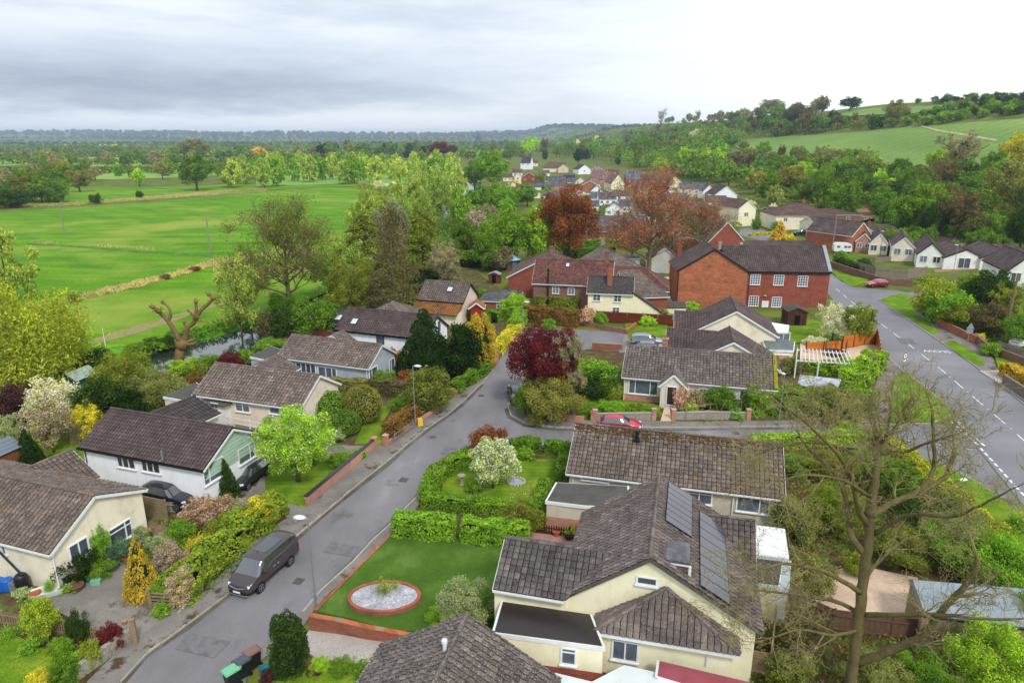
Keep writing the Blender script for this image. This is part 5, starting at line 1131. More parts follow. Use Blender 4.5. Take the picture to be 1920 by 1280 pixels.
# long cream bungalow in the centre
A, B = P(1175, 647, 5), P(1455, 668, 5); H = house('long_bungalow', 'long cream bungalow with lichened roof, gabled porch and yellow mossy verge', 'house', ((A.x + B.x) / 2, (A.y + B.y) / 2))
b = block(H, A, B, 5, 2.75, 4.2, plain('stone_cream_render', '#d8d2c2', .9, .2, .08, 1, c2='#bfb8a6', bmp=.004, fine=30), RT_DUN, tw=.33, th=.36, trim=WHITEP)
win(H, b.f, 1206, 726, 3.0, 1.5, [.22, .74]); win(H, b.f, 1324, 737, 1.4, .95, [.5]); win(H, b.f, 1402, 740, 1.6, .9, [.4]); chimney(H, *P(1247, 650, 5)[:2], 4.6, 6.0, .6, .6, rad(-15), BRICKP, 1)
m = MB(); q = b.A.lerp(b.B, .01); v0 = b.B - b.d * .3; m.add([Vector((v0.x, v0.y, 5.14)), Vector(((v0 + b.n * 4.15).x, (v0 + b.n * 4.15).y, 2.93)), Vector(((v0 + b.n * 4.15 + b.d * .35).x, (v0 + b.n * 4.15 + b.d * .35).y, 2.93)), Vector(((v0 + b.d * .35).x, (v0 + b.d * .35).y, 5.14))], [(0, 1, 2, 3)]); m.build('mossy_verge', plain('yellow_moss', '#8a8a1e', .95, .1, .35, 4, c2='#5b4a1e', bmp=.04, fine=12), H)
m = MB(); pA = wall_hit(b.f, 1206, 745); l0, l1 = b.f[0] + b.n * .05, b.f[0] + b.n * .05 + b.d * 4.3; m.bar((l0.x, l0.y, .4), (l1.x, l1.y, .4), .06, .8); m.build('stone_plinth', BRICKP, H)
pc = wall_hit(b.f, 1262, 735); pc.z = 0; r0 = pc + b.n * 1.5; bp = block(H, Vector((r0.x, r0.y, 0)), Vector((pc.x, pc.y, 0)) - b.n * 2.2, 3.9, 2.5, 1.45, MATS['stone_cream_render'], RT_GREY, tw=.33, th=.36, over=.2, gov=.15)
fr = (r0 + b.d * 1.2, r0 - b.d * 1.2); win(H, (Vector((*fr[0][:2], 0)) - b.n * .12, Vector((*fr[1][:2], 0)) - b.n * .12), 1259, 742, 1.0, 2.0, 1, door=True, dcol=plain('porch_shade', '#3a3128', .8, .2, .2, 3), sill=False)  # flat panel whose dark colour stands for the shade inside the porch
pipe(H, b.f[0] + b.n * .1 + b.d * .1, 0, 2.7)
# long lichen roof in the foreground
A, B = P(1080, 793, 5.1), P(1468, 833, 5.1); H = house('pebbledash_bungalow', 'pebbledashed bungalow under a big dark lichened roof facing the road junction', 'house', ((A.x + B.x) / 2, (A.y + B.y) / 2))
b = block(H, A, B, 5.1, 2.8, 4.2, PEB, RT_LICH, tw=.33, th=.37); mm_ = MB(); mp = plain('ridge_moss', '#5f4622', .95, .1, .4, 5, c2='#3c3220')
for i in range(420):
 t_, s_ = R.uniform(0, 1), abs(R.gauss(0, .5)); q = b.A.lerp(b.B, t_) + b.n * s_; mm_.box((q.x, q.y, 5.1 - s_ * 2.3 / 4.2 + .09), (R.uniform(.08, .3), R.uniform(.05, .16), .05), rad(-15 + R.uniform(-20, 20)))
mo_ = mm_.build('moss', mp, H); mo_['kind'] = 'stuff'
win(H, b.f, 1116, 896, 2.0, .38, 1, pane=glass_mat('dark_glass', (.02, .03, .03), .05, False)); win(H, b.f, 1312, 930, 1.7, 1.1, [.48], bars=.68); win(H, b.f, 1412, 945, 2.2, 1.25, [.7], bars=None); pipe(H, b.f[0] + b.n * .1 + b.d * .3, 0, 2.7)
for x in (1373, 1455): q = wall_hit(b.f, x, 950); pipe(H, q + b.n * .1, 0, 2.7)
q = P(1194, 826, 4.6); m = MB(); m.box((q.x, q.y, q.z + .1), (.5, .5, .2), rad(-15)); m.lathe((q.x, q.y, q.z), [(.14, 0), (.14, .7), (.2, .75), (.16, .9)], 8); m.build('flue', BLACK, H)
pl = flat(H, [(1022, 938), (1096, 947), (1180, 950), (1180, 910), (1042, 903)], 2.55, PEB, FLAT, brick=BRICKP, bz=1.3); pipe(H, P(1028, 990, 0) + Vector((.02, .0, 0)), 0, 2.4)
# big yellow house with the solar panels
AP = Vector((6.95, 29.8, 0)); dm = Vector((math.cos(rad(75.5)), math.sin(rad(75.5)), 0)); H = house('yellow_house', 'pale yellow house of crossing roofs with solar panels and flat roofed dormer', 'house', (6.5, 31))
b = block(H, AP, AP + dm * 9.1, 6.75, 3.45, 5.7, YELLOW, RT_GREY, hwb=4.7, zeb=3.45, tw=.33, th=.37, trim=plain('dark_verge_tiles', '#5c5550', .8, .2, .2, 3))
n_ = b.n; dr_ = b.d
win(H, (b.f[0], b.bk[0]), 1213, 1088, 1.0, .42, 1, pane=glass_mat('dark_glass', (.02, .03, .03), .05, False))
A2 = P(947, 1008, 5.3); A2.z = 0; dx = Vector((math.cos(rad(-14.5)), math.sin(rad(-14.5)), 0)); b2 = block(H, A2, A2 + dx * 3.9, 5.3, 3.75, 2.55, YELLOW, roof_mat('wet_grey_tiles', '#5a5552', '#4f4a34', '#8f8a84', .1, .6), tw=.33, th=.37, gov=0)
m = MB(); tile_plane(m, [b2.FB, b2.FB + dx * .02, b2.RB + dx * 2.6, b2.RB], w=.33, hc=.37); m.build('roof', [MATS['wet_grey_tiles'], MATS['slab']], H)
# front flat roof
zf = 2.9; f4 = [P(939, 1125, zf), P(1110, 1150, zf), P(1135, 1212, zf), P(922, 1184, zf)]; flat(H, [(v.x, v.y) for v in f4], zf, YELLOW, FLATD, px=False, brick=BRICKR, bz=1.25)
pw = (Vector((f4[3].x, f4[3].y, 0)) + Vector((.12, .12, 0)), Vector((f4[2].x, f4[2].y, 0)) + Vector((-.12, .12, 0))); win(H, (pw[0] + Vector((0, -.06, 0)), pw[1] + Vector((0, -.06, 0))), 1066, 1229, .72, .95, 1, bars=.75)
# hipped front wing
ez = 2.75; E0, E1 = P(1113, 1183, ez), P(1388, 1228, ez); dxe = (E1 - E0).normalized(); bk = Vector((-dxe.y, dxe.x, 0)); 
if bk.y < 0: bk = -bk
ax = PY(1249, 1104, 29.75); W0 = E0 + bk * 1.9; W1 = E1 + bk * 2.6; rz_ = Vector((E0.x, E0.y, 0)) + bk * 1.9
m = MB(); top = Vector((ax.x, ax.y, 5.0)); TL = PY(1121, 1123, 30.4); TL.z = 3.9; TR = Vector((E1.x, E1.y, 0)) + bk * 1.3; TR.z = 3.3
tile_plane(m, [E0, E1, top], w=.33, hc=.37); tile_plane(m, [E0 + bk * 1.9, E0, top, Vector((TL.x, TL.y, ez + (TL - E0).dot(dxe) * .3))][0:3], w=.33, hc=.37)
BL = E0 + bk * 2.6; BR = E1 + bk * 2.4; tile_plane(m, [BL, E0, top], w=.33, hc=.37); tile_plane(m, [E1, BR, top], w=.33, hc=.37); bt = top + bk * 1.2; m.add([BL, top, bt, BL + bk * .6], [(0, 1, 2, 3)], 1); m.add([BR, top, bt, BR + bk * .6], [(3, 2, 1, 0)], 1)
ro = m.build('roof', [RT_GREY, MATS['slab']], H); r = MB()
for p, q in ((E0, top), (E1, top), (BL, top)):
 for i in range(10): r.tube([p.lerp(q, i / 10) + Vector((0, 0, .05)), p.lerp(q, (i + .97) / 10) + Vector((0, 0, .05))], .11, 6)
r.build('ridge_tile', RT_GREY, ro)
m = MB(); wi = [E0 + dxe * .3 + bk * .3, E1 - dxe * .3 + bk * .3, E1 - dxe * .3 + bk * 2.4, E0 + dxe * .3 + bk * 2.4]; m.prism([(v.x, v.y) for v in wi], -.3, ez + .05); m.build('wall', YELLOW, H)
m = MB(); m.bar(E0 - Vector((0, 0, .1)) - bk * .04, E1 - Vector((0, 0, .1)) - bk * .04, .1, .16); m.build('gutter', WHITEP, H); m = MB(); m.bar(E0 - Vector((0, 0, .1)), BL - Vector((0, 0, .1)), .1, .16); m.build('gutter', WHITEP, H)
win(H, (wi[0], wi[1]), 1172, 1219, 1.3, 1.15, [.5]); q = wall_hit((wi[0], wi[1]), 1325, 1240); pipe(H, q - bk * .08, 1.6, 2.6)
# dormer
dz = 6.35; D = [Vector((*P(*q, dz)[:2], 0)) for q in ((1224, 1044), (1294, 1055), (1294, 1017), (1224, 1011))]; m = MB(); m.prism([(v.x, v.y) for v in D], dz - .16, dz); m.build('dormer_roof', plain('dormer_felt', '#4b4b4f', .35, .5, .3, 1.2, c2='#77797f'), H); m = MB(); ins = [D[i].lerp(sum(D, Vector()) / 4, .07) for i in range(4)]; m.prism([(v.x, v.y) for v in ins], 3.9, dz - .16); m.build('dormer_wall', RT_GREY, H); m = MB(); m.bar(D[1] + Vector((0, 0, dz - .2)), D[1] + Vector((0, 0, 4.7)), .14, .14, up=Vector((0, 1, 0))); m.bar(D[0] + Vector((0, 0, dz - .2)), D[1] + Vector((0, 0, dz - .2)), .08, .08); m.build('dormer_trim', WHITEP, H)
# solar panels on the east slope
PVM = glass_mat('solar_glass', (.10, .10, .115), .16, False)
se = (b.FB - b.FA).normalized(); su = (b.RA - b.FA); su -= se * su.dot(se); SL = su.length; su.normalize(); sn = se.cross(su); sn = sn if sn.z > 0 else -sn
def hitslope(px, py):
 r = ray(px, py); o = Vector((0, 0, CAMH)); k = (b.FA - o).dot(sn) / r.dot(sn); v = o + r * k - b.FA; return v.dot(se), v.dot(su)
def panels(u0, u1, v0, v1, nn):
 for i in range(nn):
  a0, a1 = u0 + (u1 - u0) * i / nn, u0 + (u1 - u0) * (i + .985) / nn; m = MB(); q = lambda u, v, z: b.FA + se * u + su * v + sn * z
  m.add([q(a0, v0, .12), q(a1, v0, .12), q(a1, v1, .12), q(a0, v1, .12), q(a0, v0, .17), q(a1, v0, .17), q(a1, v1, .17), q(a0, v1, .17)], [(3, 2, 1, 0), (0, 1, 5, 4), (1, 2, 6, 5), (2, 3, 7, 6), (3, 0, 4, 7)], 1); m.add([q(a0 + .02, v0 + .02, .174), q(a1 - .02, v0 + .02, .174), q(a1 - .02, v1 - .02, .174), q(a0 + .02, v1 - .02, .174)], [(0, 1, 2, 3)], 0); m.build('solar_panel', [PVM, BLACK], H)
u_a, v_a = hitslope(1247, 909); u_b, v_b = hitslope(1294, 1010); u_c, v_c = hitslope(1297, 983); u_d, v_d = hitslope(1357, 1133); u_e, v_e = hitslope(1300, 1097)
print('PANELS', [round(x, 2) for x in (u_a, v_a, u_b, v_b, u_c, v_c, u_d, v_d, u_e, v_e)], SL)
panels(max(3.6, min(u_b, 4.2)), 8.7, max(.2, v_b), min(SL - .6, v_a), 7); panels(.25, 7.6, max(.3, min(v_d, 2)), max(.3, min(v_d, 2)) + 1.75, 8)
# east wing and white roofed store
a = P(1300, 962, 5.0); b3 = block(H, a, a + dx * 3.6, 5.0, 3.3, 2.9, YELLOW, RT_GREY, tw=.33, th=.37)
Hh = house('white_roof_store', 'low store with a bright white flat roof and felted lean-to east of the solar panels', 'outbuilding', P(1420, 1040)[:2]); flat(Hh, [(1368, 1033), (1480, 1046), (1472, 990), (1366, 976)], 3.0, YELLOW, plain('white_membrane', '#f2f3f5', .5, .4, .03, 1)); flat(Hh, [(1372, 1086), (1462, 1098), (1470, 1046), (1368, 1034)], 2.7, YELLOW, FLAT); flat(Hh, [(1458, 1100), (1480, 1102), (1484, 1050), (1462, 1048)], 2.5, WHITEP, plain('greenhouse_glass', '#a9b5b3', .2, .5, .1, 2))
m = MB(); q = P(1402, 1128, 0); m.lathe((q.x, q.y, 0), [(.62, .1), (.66, 1.1), (.5, 1.5), (.1, 1.7)], 14); solo(m, 'water_tank', plain('green_tank', '#3a6a4c', .5, .4, .12, 2), 'domed dark green tank against the yellow lean-to wall', 'tank', smooth=True)
# white boundary building and its red roof at the bottom edge
H = house('white_store', 'low white walled building with a flat crimson roof along the bottom edge', 'outbuilding', P(1180, 1270)[:2]); flat(H, [(1035, 1258), (1110, 1276), (1170, 1245), (1420, 1300), (1420, 1420), (1035, 1420)], 1.7, WHITER, plain('white_flat_roof', '#d5dcdc', .7, .3, .08, 1), th=.12); flat(H, [(1232, 1236), (1440, 1285), (1450, 1330), (1228, 1265)], 1.9, WHITER, plain('crimson_felt', '#9a5058', .85, .2, .12, 1), th=.12)
# hipped tiled roof at the bottom
zr = 5.2; A = P(876, 1150, zr); dm2 = Vector((math.cos(rad(75.5)), math.sin(rad(75.5)), 0)); H = house('brown_roofed_bungalow', 'bungalow roof with mossy ridge and white vent pipe at the bottom edge', 'house', (A.x - 1, A.y - 5))
b = block(H, A - dm2 * 14, A, zr, 2.5, 4.6, PEB, RT_DUN, hwb=4.6, hip=(0, 0), tw=.33, th=.37); m = MB(); q = P(834, 1222, 5.0); m.lathe((q.x, q.y, 4.7), [(.09, 0), (.09, .75), (.13, .78), (.13, .95)], 10); m.build('vent_pipe', LAMPH, H); m = MB(); q2 = P(840, 1232, 5.0); m.box((q2.x + .2, q2.y - .1, 4.95), (.55, .5, .06), rad(-15), tilt=rad(20)); m.build('flashing', WHITEP, H)
# long grey roofed shed on the right
H = house('long_shed', 'long timber shed with a pale grey felt roof behind the bare tree', 'shed', P(1810, 1150)[:2]); flat(H, [(1727, 1152), (2010, 1188), (2030, 1110), (1704, 1084)], 2.3, TIMBER, plain('pale_felt', '#8c979e', .85, .2, .12, .8), trim=GREYFRAME, th=.15)

# drain covers, patches
for i, (x, y, w, h, m_) in enumerate(((706, 850, 1.5, 2.6, 0), (842, 845, 1.1, 1.6, 0), (560, 1090, .6, .6, 1), (757, 900, .7, .7, 1), (640, 1030, 2.2, 1.2, 0), (902, 742, .6, .6, 1), (380, 1210, 2.6, 1.3, 0), (1180, 822, 2.4, 1.2, 0), (1380, 812, .6, .6, 1), (1700, 640, 2, 3, 0), (1800, 780, 2.6, 2, 0), (460, 1100, .5, .5, 1), (812, 820, .5, .5, 1))):
 q = P(x, y); m = MB(); m.box((q.x, q.y, .047 + i * .0005), (w, h, .012), rad(-16)); o = m.build('road_patch' if m_ == 0 else 'drain_cover', plain('tar_patch', '#6f6d70', .9, .2, .2, 2) if m_ == 0 else plain('iron_cover', '#55524f', .7, .3, .3, 6), None); o['kind'] = 'structure'

# ------------------------------------------------------------------ village houses further off
def vill(label, px, base, w, eave, ridge, depth, facing='gable', wall=CREAM, roof=None, ang=0, nw=2, st=1, chim=0, hip=(0, 0), name='village_house', cat='house', lod=2, trim=WHITEP, wh=1.1, door=False, group=None, ppm=None):
 """gable: a gable end of w photo pixels faces the camera; side: a long side does. eave / ridge are photo rows"""
 g = G(px, base); y = g.y; mpp = math.hypot(y, 0) / (CP - (base - 640) / F * SP) / F; W_ = w * mpp
 ze = PY(px, eave, y).z; H = house(name, label, cat, (g.x, y), group); H.location.z = g.z
 if facing == 'gable':
  d = Vector((math.sin(rad(ang)), math.cos(rad(ang)), 0)); zr = PY(px, ridge, y).z; b = block(H, Vector((g.x, y, 0)), Vector((g.x, y, 0)) + d * depth, zr, ze, W_ / 2, wall, roof or RT_FARB, z0=g.z - 1.5, lod=lod, trim=trim, over=.2, gov=.15, gutter=lod < 2); pl = b.gA
  if b.gA[0].x > b.gA[1].x: pl = (b.gA[1], b.gA[0])
  mid = W_
 else:
  d = Vector((math.cos(rad(ang)), math.sin(rad(ang)), 0)); n = Vector((-d.y, d.x, 0)); m = Vector((g.x, y, 0)) + n * depth / 2; zr = PY(px, ridge, y + depth / 2).z; hl = W_ / 2 - (depth / 2 if hip[0] else 0)
  hr = W_ / 2 - (depth / 2 if hip[1] else 0); b = block(H, m - d * hl, m + d * hr, zr, ze, depth / 2, wall, roof or RT_FARB, z0=g.z - 1.5, lod=lod, hip=hip, trim=trim, over=.2, gov=.15, gutter=lod < 2); pl = b.f; mid = W_
 zt = b.ze - .35
 for s_ in range(st):
  for i in range(nw):
   c = pl[0].lerp(pl[1], (i + .5) / nw); c = Vector((c.x, c.y, zt - .75 - s_ * 2.5 + (0 if facing != 'gable' or st > 1 or s_ else .0)))
   win(H, pl, 0, 0, wh, wh * .95, 2, world=c, sill=False)
 if door: c = pl[0].lerp(pl[1], .5); win(H, pl, 0, 0, 1.0, 2.0, 1, world=Vector((c.x, c.y, g.z + 1.0)), door=True, sill=False, name='door')
 for i in range(chim):
  q = b.A.lerp(b.B, (.08, .92, .5)[i]); chimney(H, q.x, q.y, zr - .6, zr + 1.1, .8, .6, 0, BRICK, 2)
 H['_b'] = 1; del H['_b']; return H, b
S_ = 'side'; BRW = 'brick'
vill('small white cottage with two gables at the wooded foot of the far village', 985, 318, 20, 306, 294, 8, S_, WHITER, RT_DARK, ang=-20, nw=2)
vill('long thatched brown roofed house above the white lean-to in the far village', 1040, 323, 44, 316, 304, 9, S_, CREAM, roof_mat('thatch', '#6a5a44', '#5a5030', '#7d6c52', .2, .2, .2), nw=0, hip=(1, 0))
vill('cream half hipped gable at the end of the thatched house', 1056, 324, 20, 316, 308, 8, 'gable', plain('pale_pink', '#dcc3ae', .9, .2, .06, 1), MATS['thatch'], nw=1)
vill('long low white walled hall with grey roof in the far village', 1034, 345, 52, 340, 331, 12, S_, WHITER, RT_SLATE, nw=0, ang=-4, name='village_hall')
vill('red brick villa with broad gable left of the grey roofed hall', 992, 343, 32, 333, 323, 10, 'gable', BRICKR, RT_FARB, nw=2, chim=1)
vill('narrow cream house with slate roof against the red brick villa', 971, 345, 14, 332, 323, 10, 'gable', CREAM, RT_SLATE, nw=1, st=2)
vill('brown roofed house half hidden under the big green chestnut', 952, 340, 18, 333, 325, 9, S_, CREAM, RT_FARB, nw=2)
vill('dark hipped bungalow in front of the white walled hall', 1012, 357, 24, 351, 343, 10, S_, CREAM, RT_SLATE, hip=(1, 1), nw=2)
vill('grey hipped bungalow beside the round green shrub in the village', 1040, 357, 26, 349, 338, 11, S_, BRICKP, RT_SLATE, hip=(1, 1), nw=2)
vill('reddish hipped roof right of the grey hipped bungalow', 1060, 348, 26, 345, 336, 10, S_, BRICKR, RT_RED, hip=(1, 1), nw=0)
vill('cream gabled bungalow with a dark bush before it', 1001, 372, 26, 363, 354, 9, 'gable', YELLOW, RT_FARB, nw=1)
vill('terracotta roofed row right of the hipped bungalows', 1075, 358, 34, 354, 347, 9, S_, CREAM, RT_FARB, nw=3, ang=-6)
vill('black roofed white house above the long terrace', 1096, 327, 26, 318, 309, 10, 'gable', WHITER, RT_DARK, nw=1, ang=-20)
vill('blue grey garage block with flat front near the black roofed house', 1068, 336, 22, 329, 325, 8, S_, plain('slate_blue', '#3f4a5c', .7, .3, .1, 2), RT_SLATE, nw=0, name='garage', cat='outbuilding')
vill('pale pyramid roofed house at the top of the terrace', 1121, 325, 26, 320, 311, 9, S_, CREAM, roof_mat('mauve_tiles', '#8f8082', '#6b5a4a', '#a29698', .05, .3), hip=(1, 1), nw=0, chim=1)
TER = roof_mat('pinkish_brown_tiles', '#83685f', '#6b5a4a', '#a08a80', .1, .3)
for i, (x, bs, w, e, r, lb) in enumerate(((1117, 346, 30, 333, 319, 'topmost brick house of the descending terrace'), (1132, 352, 28, 337, 323, 'middle brick house of the descending terrace'))):
 vill(lb, x, bs, w, e, r, 12, S_, BRICKP, TER, nw=4, st=2, ang=-28, group='terrace houses stepping down the village street')
vill('cream gabled end house of the descending terrace', 1158, 360, 26, 345, 328, 14, 'gable', YELLOW, TER, nw=0, ang=-8)
vill('low sage green roofed shed at the foot of the cream end house', 1155, 364, 26, 360, 356, 6, S_, CREAM, plain('sage_sheet', '#7d8f80', .7, .3, .1, 1), nw=0, name='shed', cat='shed')
vill('curved brick gable house below the terrace', 1105, 362, 40, 350, 338, 9, 'gable', BRICKO, RT_SLATE, nw=0, chim=1)
vill('grey slate roofed cottage left of the whitewashed one', 1110, 378, 26, 372, 360, 9, S_, CREAM, RT_SLATE, nw=0, ang=-10)
vill('grey roofed cottage with white gable below the curved brick gable', 1118, 366, 24, 360, 348, 8, 'gable', WHITER, RT_SLATE, nw=0)
vill('whitewashed cottage with grey roof and central chimney left of the red tree', 1139, 389, 34, 374, 361, 8, S_, WHITER, RT_SLATE, nw=3, chim=1)
vill('tall brick house with blue slate roof behind the cream end house', 1191, 352, 34, 337, 322, 10, S_, BRICKR, roof_mat('blue_slate', '#5f6878', '#5a5a50', '#8a90a0', .05, .4), nw=3, st=2, lod=2)
vill('long brown roofed brick range above the cream semi-detached house', 1233, 350, 50, 338, 328, 11, S_, BRICKD, RT_FARB, nw=4, ang=-5)
vill('white gabled end of the long brown roofed range', 1264, 352, 26, 341, 331, 10, 'gable', CREAM, RT_FARB, nw=0)
vill('cream house with grey roof left of the white double gabled house', 1299, 370, 50, 355, 343, 9, S_, CREAM, RT_SLATE, nw=4, ang=-6, st=1, chim=0)
vill('small white gable with arched windows and finial chimney', 1328, 374, 22, 359, 347, 8, 'gable', WHITER, RT_SLATE, nw=2, chim=1)
vill('large white gabled house facing the hillside wood', 1360, 379, 44, 366, 349, 14, 'gable', WHITER, RT_DARK, nw=0)
H, b = vill('two storey cream house with one dark gable window by the hedged lawn', 1399, 424, 40, 391, 376, 12, 'gable', YELLOW, RT_FARB, nw=0, lod=1, ang=-18)
win(H, (b.gA if b.gA[0].x < b.gA[1].x else b.gA[::-1]), 1399, 402, 1.5, 1.2, 2, sill=False); win(H, (b.gA if b.gA[0].x < b.gA[1].x else b.gA[::-1]), 1411, 414, .6, 1.2, 1, sill=False)
H, b = vill('large low slate roof behind the copper beech', 1160, 452, 130, 434, 405, 22, S_, BRICKD, RT_SLATE, nw=0, lod=1, name='village_hall')
vill('white cottage seen through the red budding tree, upper one', 1215, 412, 52, 402, 388, 9, S_, WHITER, RT_SLATE, nw=2, lod=1)
vill('white rendered cottage glimpsed under the red tree crown, lower one', 1200, 440, 50, 426, 414, 9, S_, WHITER, RT_FARB, nw=2, lod=1)
vill('pink brick cottage behind the right half of the red tree', 1290, 425, 40, 408, 392, 9, S_, BRICKP, RT_FARB, nw=2, lod=1, chim=1)
H, b = vill('red brick gabled house with stone chimney right of the red tree', 1360, 472, 78, 452, 416, 11, 'gable', BRICKR, RT_LICH, nw=0, lod=1, ang=-18); q = b.A + b.d * .4; chimney(H, q.x, q.y, b.zr - .5, b.zr + 1.6, 1.0, .7, 0, STONEW, 2)
win(H, b.gA, 1390, 458, .7, .7, 2, sill=False)
vill('white walled house below the red tree with a tall brick chimney', 1243, 512, 66, 490, 464, 9, 'gable', plain('white_wash', '#d9dcda', .9, .2, .06, 1), RT_FARB, nw=0, lod=1, ang=10)
q = G(1270, 515); m = MB(); m.box((q.x, q.y, 3.6), (1.0, .9, 7.6), 0); m.box((q.x, q.y, 7.5), (1.2, 1.1, .3), 0); solo(m, 'chimney_stack', BRICKR, 'tall square brick chimney stack beside the white walled house', 'chimney')
vill('small white outbuilding with dark windows left of the red tree trunk', 1185, 507, 30, 484, 480, 4, S_, WHITER, RT_SLATE, nw=1, lod=1, name='outbuilding', cat='outbuilding')
vill('brown roofed range just behind the tall brick house', 1450, 468, 170, 463, 452, 8, S_, BRICKR, RT_BRN, nw=0, lod=1)
vill('dark timber clad bungalow under the wooded slope', 1465, 412, 44, 398, 388, 9, S_, plain('dark_cladding', '#4a2e2c', .85, .2, .2, 1), RT_FARB, nw=2, lod=1)
vill('cream and brick bungalow with hipped brown pyramid roof', 1508, 430, 62, 405, 381, 14, S_, CREAM, RT_FARB, hip=(1, 1), nw=3, lod=1, chim=1)
vill('brown hipped bungalow right of the pyramid roofed one', 1565, 425, 50, 403, 392, 12, S_, BRICKD, RT_FARB, hip=(1, 1), nw=2, lod=1)
vill('white fronted bungalow with low grey roof above the silver car', 1556, 447, 54, 425, 406, 12, S_, CREAM, RT_BRN, nw=3, lod=1)
vill('bungalow with large orange red brick gable behind the caravan', 1612, 470, 58, 441, 417, 13, 'gable', BRICKO, RT_BRN, nw=0, lod=1, ang=-30)
H, b = vill('brown roofed bungalow with glazed bay beside the brick gable', 1575, 452, 40, 438, 420, 10, S_, WHITER, RT_BRN, nw=2, lod=1)
vill('small pink brick gabled bungalow left of the white gables', 1617, 473, 30, 453, 437, 10, 'gable', BRICKP, RT_BRN, nw=2, lod=1, ang=24)
vill('dark roofed house behind with a small white gable', 1665, 452, 52, 436, 424, 10, S_, CREAM, RT_BRN, nw=0, lod=1, chim=1)
vill('long brown roof behind the white bungalows, left one', 1725, 455, 70, 449, 438, 10, S_, CREAM, RT_BRN, nw=0, lod=1); vill('long brown roof behind the white bungalows, right one', 1790, 462, 60, 456, 444, 10, S_, CREAM, RT_BRN, nw=0, lod=1)
CW = plain('bright_white_render', '#eeeee8', .8, .25, .04, 1, c2='#dcdcd4')
for i, (x, bs, w, e, r, a, lb) in enumerate(((1645, 478, 34, 458, 438, 26, 'first white gabled bungalow from the left in the roadside row'), (1690, 490, 40, 464, 445, 26, 'second white gabled bungalow in the roadside row'), (1741, 502, 46, 478, 455, 26, 'third white bungalow gable, on a brick plinth above the fence'))):
 vill(lb, x, bs, w, e, r, 15, 'gable', CW if i == 2 else CREAM, RT_BRN, nw=2, lod=1, ang=a, group='gabled bungalows above the main road', wh=1.35, trim=WHITEP if i < 2 else BLACKP)
vill('broad white gable with a wide window right of the plinth bungalow', 1806, 505, 72, 484, 467, 13, 'gable', CW, RT_BRN, nw=1, lod=1, ang=16, group='gabled bungalows above the main road', wh=2.2, trim=BLACKP)
vill('broad white gable with blue framed window, last of the row', 1872, 507, 66, 485, 467, 13, 'gable', CW, RT_BRN, nw=1, lod=1, ang=16, group='gabled bungalows above the main road', wh=1.5, trim=BLACKP)
vill('white house with dark verge cut by the right edge', 1915, 556, 64, 510, 478, 12, 'gable', CW, RT_BRN, nw=2, lod=1, ang=16, wh=1.5, trim=BLACKP)
vill('brown tiled roof behind the last white gable', 1900, 488, 60, 478, 458, 10, S_, BRICKD, RT_BRN, nw=0, lod=1)
vill('grey stone hut half buried in the hillside scrub', 1644, 362, 22, 354, 346, 6, S_, STONEW, RT_SLATE, nw=0, lod=2, name='hut', cat='hut')
vill('big red brick house with white gables beyond the willow rows', 795, 300, 26, 294, 287, 12, S_, BRICKR, RT_RED, nw=2, chim=2)
vill('pale long barn behind the willow rows', 702, 324, 30, 320, 316, 10, S_, CREAM, RT_SLATE, nw=0, name='barn', cat='barn')
k = 0
